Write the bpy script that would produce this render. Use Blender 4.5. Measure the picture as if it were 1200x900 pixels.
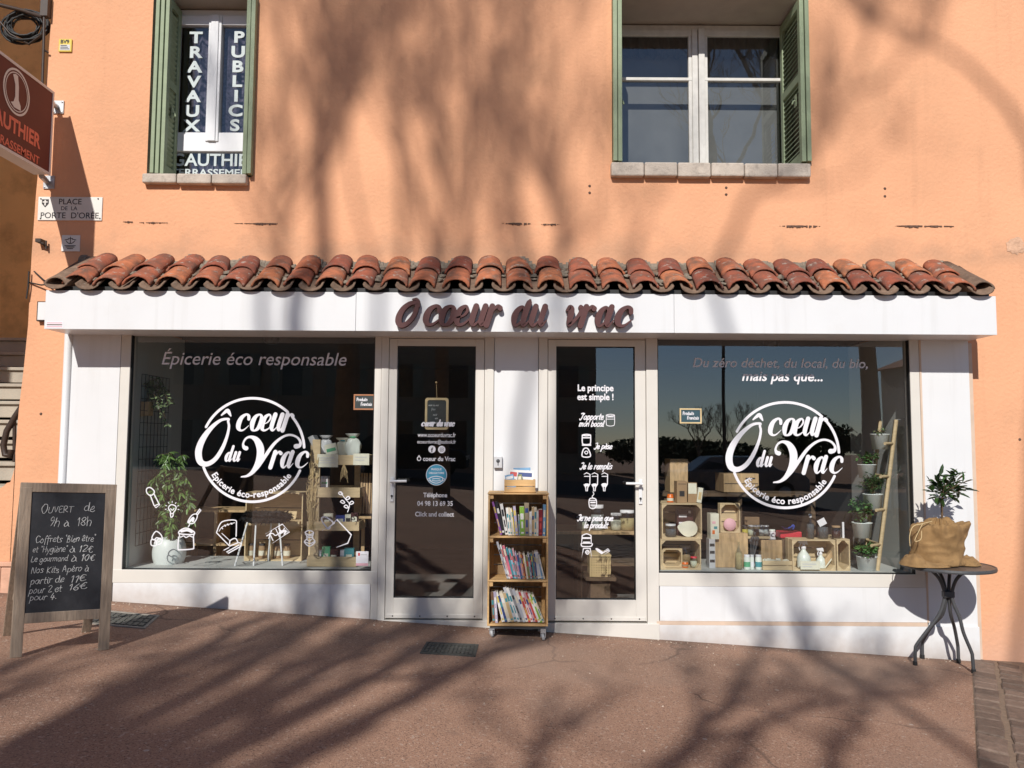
import bpy, math, random
from mathutils import Vector as V, Matrix, noise
R = math.radians
sc = bpy.context.scene
COL = sc.collection
for o in list(bpy.data.objects): bpy.data.objects.remove(o)

# ------------------------------------------------------------------ camera
F = 924.0; PITCH = math.atan(66/F); ROLL = R(0.36)
CAM = V((0, -6.3, 1.473))
_r0 = V((1,0,0)); FWD = V((0, math.cos(PITCH), math.sin(PITCH))); _u0 = V((0, -math.sin(PITCH), math.cos(PITCH)))
RT = _r0*math.cos(ROLL) + _u0*math.sin(ROLL)
UP = _u0*math.cos(ROLL) - _r0*math.sin(ROLL)
cd = bpy.data.cameras.new('camera'); cam = bpy.data.objects.new('camera', cd); COL.objects.link(cam)
cd.sensor_width = 36; cd.lens = 36*F/1200; cd.clip_start = .05; cd.clip_end = 2000
M = Matrix((( RT.x, UP.x, -FWD.x, CAM.x), (RT.y, UP.y, -FWD.y, CAM.y), (RT.z, UP.z, -FWD.z, CAM.z), (0,0,0,1)))
cam.matrix_world = M
sc.camera = cam
# ------------------------------------------------------------------ light
SUN_D = V((.22, 1, -.745)).normalized()
w = bpy.data.worlds.new('World'); sc.world = w; w.use_nodes = True
nt = w.node_tree; bg = nt.nodes['Background']
sky = nt.nodes.new('ShaderNodeTexSky'); sky.sky_type = 'NISHITA'; sky.sun_disc = False
sky.sun_elevation = math.asin(-SUN_D.z); sky.sun_rotation = math.atan2(-SUN_D.x, -SUN_D.y)
sky.altitude = 20; sky.air_density = .75; sky.dust_density = .05; sky.ozone_density = 2.0
bg.inputs['Strength'].default_value = .10
# thin clouds are part of the sky
tcx = nt.nodes.new('ShaderNodeTexCoord'); mp = nt.nodes.new('ShaderNodeMapping'); mp.inputs['Scale'].default_value = (2.2, 2.2, 8)
nz = nt.nodes.new('ShaderNodeTexNoise'); nz.inputs['Scale'].default_value = 1.6; nz.inputs['Detail'].default_value = 6
rm = nt.nodes.new('ShaderNodeMapRange'); rm.inputs[1].default_value = .5; rm.inputs[2].default_value = .78; rm.inputs[4].default_value = .30
mx = nt.nodes.new('ShaderNodeMix'); mx.data_type = 'RGBA'; mx.inputs['B'].default_value = (7.5, 8, 8.8, 1)
nt.links.new(tcx.outputs['Generated'], mp.inputs[0]); nt.links.new(mp.outputs[0], nz.inputs['Vector']); nt.links.new(nz.outputs['Fac'], rm.inputs[0])
nt.links.new(rm.outputs[0], mx.inputs['Factor']); nt.links.new(sky.outputs[0], mx.inputs['A']); nt.links.new(mx.outputs['Result'], bg.inputs['Color'])
sl = bpy.data.lights.new('sun', 'SUN'); so = bpy.data.objects.new('sun', sl); COL.objects.link(so)
sl.energy = 4.7; sl.angle = R(.53); sl.color = (1, .96, .905)
so.rotation_euler = SUN_D.to_track_quat('-Z', 'Y').to_euler(); so.location = (-6, -30, 22)
sc.view_settings.view_transform = 'Standard'; sc.view_settings.look = 'None'
sc.view_settings.exposure = 0.0; sc.view_settings.gamma = 1
sc.render.engine = 'CYCLES'
sc.cycles.use_denoising = True; sc.cycles.max_bounces = 8; sc.cycles.transparent_max_bounces = 16; sc.cycles.sample_clamp_indirect = 6

# ------------------------------------------------------------------ pixel -> place (pixels of the 1200x900 photograph)
def ray(px, py): return FWD + RT*((px-600)/F) - UP*((py-450)/F)
def W(px, py, Y=0.0):
    d = ray(px, py); return CAM + d*((Y-CAM.y)/d.y)
def X(px, Y=0.0, py=530): return W(px, py, Y).x
def Z(py, Y=0.0, px=600): return W(px, py, Y).z
SL = -.0618
def gz(x): return SL*x
def G(px, py):
    d = ray(px, py); t = (SL*CAM.x - CAM.z)/(d.z - SL*d.x); return CAM + d*t

# ------------------------------------------------------------------ materials
def mat(name, col, rough=.6, var=.12, scale=8, bump=0, bscale=60, metal=0, dirt=None, dscale=3, spec=.5, island=0, wood=False, detail=5):
    m = bpy.data.materials.new(name); m.use_nodes = True
    n = m.node_tree.nodes; L = m.node_tree.links; b = n['Principled BSDF']
    b.inputs['Roughness'].default_value = rough; b.inputs['Metallic'].default_value = metal
    b.inputs['Specular IOR Level'].default_value = spec
    g = n.new('ShaderNodeNewGeometry')
    mpn = n.new('ShaderNodeMapping'); L.new(g.outputs['Position'], mpn.inputs[0])
    if wood: mpn.inputs['Scale'].default_value = wood
    t = n.new('ShaderNodeTexNoise'); t.inputs['Scale'].default_value = scale; t.inputs['Detail'].default_value = detail; L.new(mpn.outputs[0], t.inputs['Vector'])
    hs = n.new('ShaderNodeHueSaturation'); hs.inputs['Color'].default_value = (*col, 1)
    r = n.new('ShaderNodeMapRange'); r.inputs[1].default_value = .25; r.inputs[2].default_value = .75
    r.inputs[3].default_value = 1-var; r.inputs[4].default_value = 1+var; L.new(t.outputs['Fac'], r.inputs[0])
    vout = r.outputs[0]
    if island:
        r2 = n.new('ShaderNodeMapRange'); r2.inputs[3].default_value = 1-island; r2.inputs[4].default_value = 1+island
        L.new(g.outputs['Random Per Island'], r2.inputs[0])
        mu = n.new('ShaderNodeMath'); mu.operation = 'MULTIPLY'; L.new(vout, mu.inputs[0]); L.new(r2.outputs[0], mu.inputs[1]); vout = mu.outputs[0]
    L.new(vout, hs.inputs['Value'])
    out = hs.outputs[0]
    if dirt:
        t2 = n.new('ShaderNodeTexNoise'); t2.inputs['Scale'].default_value = dscale; t2.inputs['Detail'].default_value = 8; t2.inputs['Roughness'].default_value = .65
        L.new(mpn.outputs[0], t2.inputs['Vector'])
        r3 = n.new('ShaderNodeMapRange'); r3.inputs[1].default_value = dirt[1]; r3.inputs[2].default_value = dirt[2]; r3.inputs[4].default_value = dirt[3]; L.new(t2.outputs['Fac'], r3.inputs[0])
        mm = n.new('ShaderNodeMix'); mm.data_type = 'RGBA'; mm.inputs['B'].default_value = (*dirt[0], 1)
        L.new(r3.outputs[0], mm.inputs['Factor']); L.new(out, mm.inputs['A']); out = mm.outputs['Result']
    L.new(out, b.inputs['Base Color'])
    if bump:
        t4 = n.new('ShaderNodeTexNoise'); t4.inputs['Scale'].default_value = bscale; t4.inputs['Detail'].default_value = 6; L.new(mpn.outputs[0], t4.inputs['Vector'])
        bp = n.new('ShaderNodeBump'); bp.inputs['Strength'].default_value = bump; bp.inputs['Distance'].default_value = .01
        L.new(t4.outputs['Fac'], bp.inputs['Height']); L.new(bp.outputs[0], b.inputs['Normal'])
    return m

def glass_mat(name, tint, refl):
    m = bpy.data.materials.new(name); m.use_nodes = True; n = m.node_tree.nodes; L = m.node_tree.links
    n.remove(n['Principled BSDF']); o = n['Material Output']
    tr = n.new('ShaderNodeBsdfTransparent'); tr.inputs[0].default_value = (*tint, 1)
    gl = n.new('ShaderNodeBsdfGlossy'); gl.inputs['Roughness'].default_value = 0; gl.inputs[0].default_value = (1,1,1,1)
    lw = n.new('ShaderNodeLayerWeight'); lw.inputs[0].default_value = .5
    pw = n.new('ShaderNodeMath'); pw.operation = 'POWER'; pw.inputs[1].default_value = 5
    L.new(lw.outputs['Facing'], pw.inputs[0])
    ma = n.new('ShaderNodeMath'); ma.operation = 'MULTIPLY_ADD'; ma.inputs[1].default_value = 1-refl; ma.inputs[2].default_value = refl
    L.new(pw.outputs[0], ma.inputs[0])
    # the slight waviness of float glass
    g = n.new('ShaderNodeNewGeometry'); t = n.new('ShaderNodeTexNoise'); t.inputs['Scale'].default_value = 1.3; t.inputs['Detail'].default_value = 1
    bp = n.new('ShaderNodeBump'); bp.inputs['Strength'].default_value = .04; bp.inputs['Distance'].default_value = .02
    L.new(g.outputs['Position'], t.inputs['Vector']); L.new(t.outputs['Fac'], bp.inputs['Height']); L.new(bp.outputs[0], gl.inputs['Normal'])
    ms = n.new('ShaderNodeMixShader'); L.new(ma.outputs[0], ms.inputs[0]); L.new(tr.outputs[0], ms.inputs[1]); L.new(gl.outputs[0], ms.inputs[2]); L.new(ms.outputs[0], o.inputs[0])
    return m

def stucco(name, col, streak=True):
    m = mat(name, col, .92, .075, 1.1, .5, 38, dirt=((.50,.29,.17), .50, .78, .42), dscale=1.9, spec=.2)
    n = m.node_tree.nodes; L = m.node_tree.links; b = n['Principled BSDF']
    if streak:   # rain streaks running down the render: narrow in x, long in z
        src = b.inputs['Base Color'].links[0].from_socket
        g = n.new('ShaderNodeNewGeometry'); mp = n.new('ShaderNodeMapping'); mp.inputs['Scale'].default_value = (6, 6, .5)
        t = n.new('ShaderNodeTexNoise'); t.inputs['Scale'].default_value = 1.5; t.inputs['Detail'].default_value = 6; t.inputs['Roughness'].default_value = .6
        L.new(g.outputs['Position'], mp.inputs[0]); L.new(mp.outputs[0], t.inputs['Vector'])
        r = n.new('ShaderNodeMapRange'); r.inputs[1].default_value = .55; r.inputs[2].default_value = .85; r.inputs[4].default_value = .25; L.new(t.outputs['Fac'], r.inputs[0])
        mm = n.new('ShaderNodeMix'); mm.data_type = 'RGBA'; mm.inputs['B'].default_value = (.36,.20,.12,1)
        L.new(r.outputs[0], mm.inputs['Factor']); L.new(src, mm.inputs['A'])
        # grime band a hand wide just above the tiles and a pale splash zone at the foot of the wall
        sx = n.new('ShaderNodeSeparateXYZ'); L.new(g.outputs['Position'], sx.inputs[0])
        t5 = n.new('ShaderNodeTexNoise'); t5.inputs['Scale'].default_value = 5; t5.inputs['Detail'].default_value = 6; L.new(g.outputs['Position'], t5.inputs['Vector'])
        a = n.new('ShaderNodeMath'); a.operation = 'MULTIPLY_ADD'; a.inputs[1].default_value = .5; L.new(t5.outputs['Fac'], a.inputs[0]); L.new(sx.outputs[2], a.inputs[2])
        r6 = n.new('ShaderNodeMapRange'); r6.inputs[1].default_value = 3.22; r6.inputs[2].default_value = 3.42; r6.inputs[3].default_value = .45; r6.inputs[4].default_value = 0; L.new(a.outputs[0], r6.inputs[0])
        r7 = n.new('ShaderNodeMapRange'); r7.inputs[1].default_value = 2.9; r7.inputs[2].default_value = 3.0; L.new(sx.outputs[2], r7.inputs[0])
        mu = n.new('ShaderNodeMath'); mu.operation = 'MULTIPLY'; L.new(r6.outputs[0], mu.inputs[0]); L.new(r7.outputs[0], mu.inputs[1])
        m2 = n.new('ShaderNodeMix'); m2.data_type = 'RGBA'; m2.inputs['B'].default_value = (.42,.26,.17,1)
        L.new(mu.outputs[0], m2.inputs['Factor']); L.new(mm.outputs['Result'], m2.inputs['A'])
        r8 = n.new('ShaderNodeMapRange'); r8.inputs[1].default_value = .05; r8.inputs[2].default_value = .45; r8.inputs[3].default_value = .75; r8.inputs[4].default_value = 0; L.new(a.outputs[0], r8.inputs[0])
        m3 = n.new('ShaderNodeMix'); m3.data_type = 'RGBA'; m3.inputs['B'].default_value = (.66,.38,.26,1)
        L.new(r8.outputs[0], m3.inputs['Factor']); L.new(m2.outputs['Result'], m3.inputs['A'])
        L.new(m3.outputs['Result'], b.inputs['Base Color'])
    return m

MT = dict(
 wall=stucco('orange_render', (.735,.38,.218)), ochre=mat('ochre_render', (.78,.47,.19), .9, .12, 2, .2, 40, dirt=((.2,.1,.04),.5,.8,.6)),
 white=mat('white_cladding', (.72,.725,.73), .32, .025, 2.5, dirt=((.55,.52,.48),.62,.85,.25), dscale=2.2),
 frame=mat('beige_aluminium', (.66,.63,.575), .42, .04, 4, dirt=((.45,.40,.33),.6,.85,.3), dscale=5),
 gasket=mat('black_gasket', (.012,.012,.012), .5, 0),
 glass=glass_mat('shop_glass', (.95,.97,.965), .125), upglass=glass_mat('window_glass', (.76,.79,.79), .11),
 jarglass=glass_mat('jar_glass', (.86,.90,.88), .08),
 decal=mat('white_vinyl', (.76,.75,.78), .5, .02), chalk=mat('chalk', (.50,.50,.49), .95, .25, 90), chalkdim=mat('faint_chalk', (.34,.37,.38), .95, .2, 60),
 black=mat('blackboard', (.022,.023,.027), .65, .25, 14, dirt=((.06,.06,.065),.5,.8,.6), dscale=9),
 ground=None,
 tile=None, mortar=mat('lime_mortar', (.23,.19,.145), .95, .3, 25, .8, 60, dirt=((.10,.08,.06),.5,.7,.8), dscale=18),
 oldtile=mat('weathered_tile', (.17,.11,.075), .95, .3, 20, .5, 80, dirt=((.33,.31,.26),.58,.75,.6), dscale=30, island=.2),
 shutter=mat('green_shutter_paint', (.25,.305,.185), .6, .1, 12, .1, 60, dirt=((.36,.40,.28),.58,.75,.5), dscale=25),
 sill=mat('old_stone_sill', (.50,.43,.36), .9, .2, 10, .5, 70, dirt=((.16,.13,.11),.52,.72,.7), dscale=9),
 reveal=mat('grey_reveal', (.40,.35,.30), .9, .1, 6, .2, 50), oldwin=mat('worn_window_paint', (.62,.60,.56), .6, .1, 15, dirt=((.3,.26,.22),.6,.8,.5), dscale=20),
 pvc=mat('white_pvc', (.75,.75,.76), .35, .03, 5), curtain=mat('lace_curtain', (.15,.125,.17), .9, .85, 38, detail=3), dimvinyl=mat('dim_window_vinyl', (.50,.56,.56), .5, .05), paleblind=mat('pale_blind', (.20,.195,.19), .9, .08, 6), greynet=mat('grey_net', (.10,.10,.11), .9, .2, 10),
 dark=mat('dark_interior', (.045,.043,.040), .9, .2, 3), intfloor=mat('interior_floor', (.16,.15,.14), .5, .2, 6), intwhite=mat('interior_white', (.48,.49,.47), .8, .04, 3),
 brownletter=mat('brown_letter_face', (.088,.029,.027), .7, .12, 30, dirt=((.07,.035,.035),.5,.75,.6), dscale=20),
 signred=mat('sign_red', (.12,.017,.014), .6, .06, 4), signcoral=mat('sign_coral', (.74,.16,.10), .45, .04), signwhite=mat('sign_white', (.72,.70,.67), .5, .05, 6, dirt=((.4,.36,.3),.6,.8,.4)),
 metal=mat('galvanised', (.48,.49,.50), .45, .12, 30, metal=.7), darkmetal=mat('dark_grey_metal', (.06,.062,.066), .5, .12, 20), iron=mat('brown_iron', (.045,.028,.02), .5, .2, 30),
 cable=mat('black_cable', (.02,.02,.02), .6, .1), plaque=mat('street_plaque_enamel', (.72,.69,.64), .55, .06, 12, dirt=((.4,.36,.3),.58,.8,.5), dscale=10), ink=mat('black_ink', (.035,.03,.03), .7, .1), yellow=mat('yellow_label', (.66,.50,.08), .6, .08),
 oak=mat('weathered_wood', (.27,.205,.15), .75, .28, 14, .3, 40, wood=(6,6,.6), dirt=((.36,.30,.24),.5,.75,.5), dscale=9),
 pine=mat('pine_plank', (.62,.385,.165), .65, .16, 7, .1, 40, wood=(1,5,9), island=.1), crate=mat('pale_crate_wood', (.56,.43,.255), .7, .16, 6, .1, 40, wood=(1.5,5,9), island=.12),
 plywood=mat('plywood_display', (.50,.34,.18), .7, .30, 9, wood=(5,5,1)),
 rubber=mat('grey_caster', (.42,.42,.42), .5, .05), pages=mat('book_pages', (.70,.66,.56), .9, .12, 200, wood=(1,.1,.1)),
 sack=mat('jute_hessian', (.36,.215,.09), .95, .22, 22, .9, 420, dirt=((.32,.18,.07),.5,.75,.5), dscale=7),
 twine=mat('twine', (.56,.42,.22), .9, .1), tabletop=mat('dark_table_top', (.09,.065,.05), .45, .3, 9, .15, 60, dirt=((.2,.15,.11),.5,.75,.5), dscale=12),
 leaf=mat('bay_leaf', (.035,.085,.022), .38, .3, 30, island=.45), leafb=mat('ficus_leaf', (.085,.155,.035), .4, .25, 30, island=.5), leafc=mat('herb_leaf', (.07,.16,.045), .5, .25, 30, island=.45),
 ivy=mat('ivy_leaf', (.14,.19,.09), .45, .3, 40, island=.6), bark=mat('plane_bark', (.19,.155,.115), .9, .3, 9, .6, 30), stem=mat('twig', (.11,.07,.04), .9, .2, 30),
 pot=mat('white_pot', (.70,.74,.72), .45, .04), soil=mat('soil', (.04,.03,.02), 1, .2), bluepot=mat('blue_grey_pot', (.22,.30,.32), .5, .1), wire=mat('black_wire', (.025,.025,.025), .5, 0),
 fluff=mat('black_fluff', (.02,.02,.022), 1, .4, 80, 1, 200), cream=mat('cream_card', (.68,.66,.54), .8, .06, 20), brownbox=mat('brown_carton', (.34,.22,.12), .8, .1, 10),
 darkpack=mat('dark_red_package', (.06,.018,.018), .45, .1), orange=mat('orange_jam', (.75,.16,.02), .3, .05), red=mat('red_wrap', (.55,.03,.05), .5, .1), blue=mat('blue_wrap', (.04,.07,.33), .5, .1),
 pink=mat('pink_paper', (.75,.42,.47), .7, .06), green=mat('green_label', (.10,.38,.20), .5, .1), teal=mat('teal_label', (.06,.27,.30), .5, .1), sticker=mat('blue_sticker', (.05,.30,.46), .5, .05),
 spray=mat('clear_white_plastic', (.70,.74,.68), .35, .04), slate=mat('slate', (.035,.045,.045), .7, .2, 20), slatewood=mat('slate_wood', (.60,.46,.25), .7, .15, 12), teal2=mat('teal_slate', (.03,.075,.095), .7, .2, 20), rust=mat('reddish_slate_wood', (.40,.17,.08), .7, .15, 12),
 cobble=None, stone=mat('stair_stone', (.43,.38,.31), .9, .15, 8, .3, 50, dirt=((.2,.17,.14),.5,.75,.6), dscale=4), grate=mat('cast_iron_grate', (.075,.075,.065), .7, .3, 30, .3, 80), grateconc=mat('grate_concrete', (.30,.27,.23), .95, .2, 20),
 scar=mat('render_scar', (.12,.07,.05), 1, .4, 40, .6, 60), patch=mat('render_patch', (.62,.38,.25), 1, .2, 20, .8, 50), baseplaster=mat('pale_plaster', (.62,.36,.25), .95, .15, 12, .4, 40),
 oppwall=mat('opposite_wall', (.27,.23,.18), .9, .1, 3), oppdark=mat('opposite_window', (.03,.035,.04), .2, .1), oppshut=mat('opposite_shutter', (.22,.24,.20), .7, .1), cartan=mat('car_paint', (.22,.24,.27), .25, .03), tyre=mat('tyre', (.02,.02,.02), .8, .1), asphalt=mat('asphalt', (.06,.06,.062), .95, .2, 40), evergreen=mat('far_foliage', (.05,.075,.03), .9, .3, 8, island=.4), rooft=mat('opposite_roof', (.30,.14,.09), .9, .2, 8),
 gritstone=mat('grit_stone', (.42,.34,.27), .9, .3, 200, island=.5), seal=mat('beige_sealant', (.62,.47,.36), .7, .1), box=mat('grey_plastic', (.55,.55,.56), .45, .05), redcloth=mat('red_print', (.6,.06,.06), .6, .1), goldl=mat('lamp_black', (.015,.015,.015), .4, 0))

def make_ground():
    m = mat('red_brown_asphalt', (.395,.235,.16), .92, .13, 2.2, .9, 170, dirt=((.17,.105,.08),.48,.75,.7), dscale=1.1, spec=.25)
    n = m.node_tree.nodes; L = m.node_tree.links; b = n['Principled BSDF']; src = b.inputs['Base Color'].links[0].from_socket
    g = n.new('ShaderNodeNewGeometry')
    for s, lo, hi, c, a in ((75, .56, .66, (.54,.36,.26,1), .5), (120, .54, .64, (.11,.065,.05,1), .6), (48, .63, .67, (.62,.50,.41,1), .45), (60, .61, .66, (.12,.078,.06,1), .4)):
        v = n.new('ShaderNodeTexNoise'); v.inputs['Scale'].default_value = s; v.inputs['Detail'].default_value = 2; L.new(g.outputs['Position'], v.inputs['Vector'])
        r = n.new('ShaderNodeMapRange'); r.inputs[1].default_value = lo; r.inputs[2].default_value = hi; r.inputs[4].default_value = a; L.new(v.outputs['Fac'], r.inputs[0])
        mm = n.new('ShaderNodeMix'); mm.data_type = 'RGBA'; mm.inputs['B'].default_value = c; L.new(r.outputs[0], mm.inputs['Factor']); L.new(src, mm.inputs['A']); src = mm.outputs['Result']
    def mixin(fac, c, s):
        mm = n.new('ShaderNodeMix'); mm.data_type = 'RGBA'; mm.inputs['B'].default_value = c; L.new(fac, mm.inputs['Factor']); L.new(s, mm.inputs['A']); return mm.outputs['Result']
    def rng_(v, lo, hi, a, b_):
        r = n.new('ShaderNodeMapRange'); r.inputs[1].default_value = lo; r.inputs[2].default_value = hi; r.inputs[3].default_value = a; r.inputs[4].default_value = b_; L.new(v, r.inputs[0]); return r.outputs[0]
    wn = n.new('ShaderNodeTexNoise'); wn.inputs['Scale'].default_value = 1.7; wn.inputs['Detail'].default_value = 5; L.new(g.outputs['Position'], wn.inputs['Vector'])
    wa = n.new('ShaderNodeMix'); wa.data_type = 'VECTOR'; wa.inputs['Factor'].default_value = .32; L.new(g.outputs['Position'], wa.inputs['A']); L.new(wn.outputs['Color'], wa.inputs['B'])
    vo = n.new('ShaderNodeTexVoronoi'); vo.feature = 'DISTANCE_TO_EDGE'; vo.inputs['Scale'].default_value = .62; L.new(wa.outputs['Result'], vo.inputs['Vector'])
    ck = rng_(vo.outputs['Distance'], .0, .007, .75, 0); gate = n.new('ShaderNodeTexNoise'); gate.inputs['Scale'].default_value = .9; L.new(g.outputs['Position'], gate.inputs['Vector'])
    mu = n.new('ShaderNodeMath'); mu.operation = 'MULTIPLY'; L.new(ck, mu.inputs[0]); L.new(rng_(gate.outputs['Fac'], .48, .56, 0, 1), mu.inputs[1]); src = mixin(mu.outputs[0], (.10,.062,.048,1), src)
    big = n.new('ShaderNodeTexNoise'); big.inputs['Scale'].default_value = .55; big.inputs['Detail'].default_value = 3; L.new(g.outputs['Position'], big.inputs['Vector']); src = mixin(rng_(big.outputs['Fac'], .52, .66, 0, .5), (.42,.29,.215,1), src)
    oil = n.new('ShaderNodeTexNoise'); oil.inputs['Scale'].default_value = 2.6; oil.inputs['Detail'].default_value = 7; oil.inputs['Roughness'].default_value = .7; L.new(g.outputs['Position'], oil.inputs['Vector']); src = mixin(rng_(oil.outputs['Fac'], .60, .72, 0, .5), (.16,.11,.09,1), src)
    vd = n.new('ShaderNodeTexVoronoi'); vd.inputs['Scale'].default_value = 3.2; L.new(g.outputs['Position'], vd.inputs['Vector']); src = mixin(rng_(vd.outputs['Distance'], .035, .05, .55, 0), (.60,.54,.47,1), src)
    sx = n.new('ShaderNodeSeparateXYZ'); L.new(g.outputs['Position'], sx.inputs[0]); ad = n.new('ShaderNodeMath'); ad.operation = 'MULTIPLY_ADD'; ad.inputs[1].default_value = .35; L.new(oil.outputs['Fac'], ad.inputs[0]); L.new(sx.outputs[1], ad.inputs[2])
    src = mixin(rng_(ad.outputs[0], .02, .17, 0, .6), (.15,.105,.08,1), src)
    L.new(src, b.inputs['Base Color']); return m
MT['ground'] = make_ground()
def weather_white():   # splashed grime near the pavement and faint runs on the white panels
    m = MT['white']; n = m.node_tree.nodes; L = m.node_tree.links; b = n['Principled BSDF']; src = b.inputs['Base Color'].links[0].from_socket
    g = n.new('ShaderNodeNewGeometry'); sx = n.new('ShaderNodeSeparateXYZ'); L.new(g.outputs['Position'], sx.inputs[0])
    h = n.new('ShaderNodeMath'); h.operation = 'MULTIPLY_ADD'; h.inputs[1].default_value = .0618; L.new(sx.outputs[0], h.inputs[0]); L.new(sx.outputs[2], h.inputs[2])
    t = n.new('ShaderNodeTexNoise'); t.inputs['Scale'].default_value = 14; t.inputs['Detail'].default_value = 7; L.new(g.outputs['Position'], t.inputs['Vector'])
    a = n.new('ShaderNodeMath'); a.operation = 'MULTIPLY_ADD'; a.inputs[1].default_value = -.16; L.new(t.outputs['Fac'], a.inputs[0]); L.new(h.outputs[0], a.inputs[2])
    r = n.new('ShaderNodeMapRange'); r.inputs[1].default_value = -.09; r.inputs[2].default_value = .10; r.inputs[3].default_value = .55; r.inputs[4].default_value = 0; L.new(a.outputs[0], r.inputs[0])
    mp = n.new('ShaderNodeMapping'); mp.inputs['Scale'].default_value = (9, 9, .5); L.new(g.outputs['Position'], mp.inputs[0]); t2 = n.new('ShaderNodeTexNoise'); t2.inputs['Scale'].default_value = 1.5; t2.inputs['Detail'].default_value = 6; L.new(mp.outputs[0], t2.inputs['Vector'])
    r2 = n.new('ShaderNodeMapRange'); r2.inputs[1].default_value = .56; r2.inputs[2].default_value = .8; r2.inputs[4].default_value = .28; L.new(t2.outputs['Fac'], r2.inputs[0])
    for f_, c in ((r.outputs[0], (.40,.31,.25,1)), (r2.outputs[0], (.48,.46,.43,1))):
        mm = n.new('ShaderNodeMix'); mm.data_type = 'RGBA'; mm.inputs['B'].default_value = c; L.new(f_, mm.inputs['Factor']); L.new(src, mm.inputs['A']); src = mm.outputs['Result']
    L.new(src, b.inputs['Base Color'])
weather_white()
def make_tile():
    m = mat('terracotta_tile', (.34,.105,.052), .92, .28, 14, .5, 90, dirt=((.12,.075,.055),.44,.66,.85), dscale=9, island=.36)
    n = m.node_tree.nodes; L = m.node_tree.links; b = n['Principled BSDF']; src = b.inputs['Base Color'].links[0].from_socket
    g = n.new('ShaderNodeNewGeometry'); v = n.new('ShaderNodeTexNoise'); v.inputs['Scale'].default_value = 16; v.inputs['Detail'].default_value = 8; v.inputs['Roughness'].default_value = .7; L.new(g.outputs['Position'], v.inputs['Vector'])
    r = n.new('ShaderNodeMapRange'); r.inputs[1].default_value = .57; r.inputs[2].default_value = .66; r.inputs[4].default_value = .8; L.new(v.outputs['Fac'], r.inputs[0])
    mm = n.new('ShaderNodeMix'); mm.data_type = 'RGBA'; mm.inputs['B'].default_value = (.36,.33,.28,1); L.new(r.outputs[0], mm.inputs['Factor']); L.new(src, mm.inputs['A'])
    hs = n.new('ShaderNodeHueSaturation'); L.new(mm.outputs['Result'], hs.inputs['Color'])
    r2 = n.new('ShaderNodeMapRange'); r2.inputs[3].default_value = .49; r2.inputs[4].default_value = .508; L.new(g.outputs['Random Per Island'], r2.inputs[0]); L.new(r2.outputs[0], hs.inputs['Hue'])
    L.new(hs.outputs[0], b.inputs['Base Color']); return m
MT['tile'] = make_tile()
MT['cobble'] = mat('dark_porphyry_cobble', (.15,.105,.08), .75, .25, 25, .6, 70, island=.35, dirt=((.24,.18,.14),.55,.75,.5), dscale=12)
MT['joint'] = mat('sandy_joint', (.21,.15,.105), .95, .2, 40, .5, 90)

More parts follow.
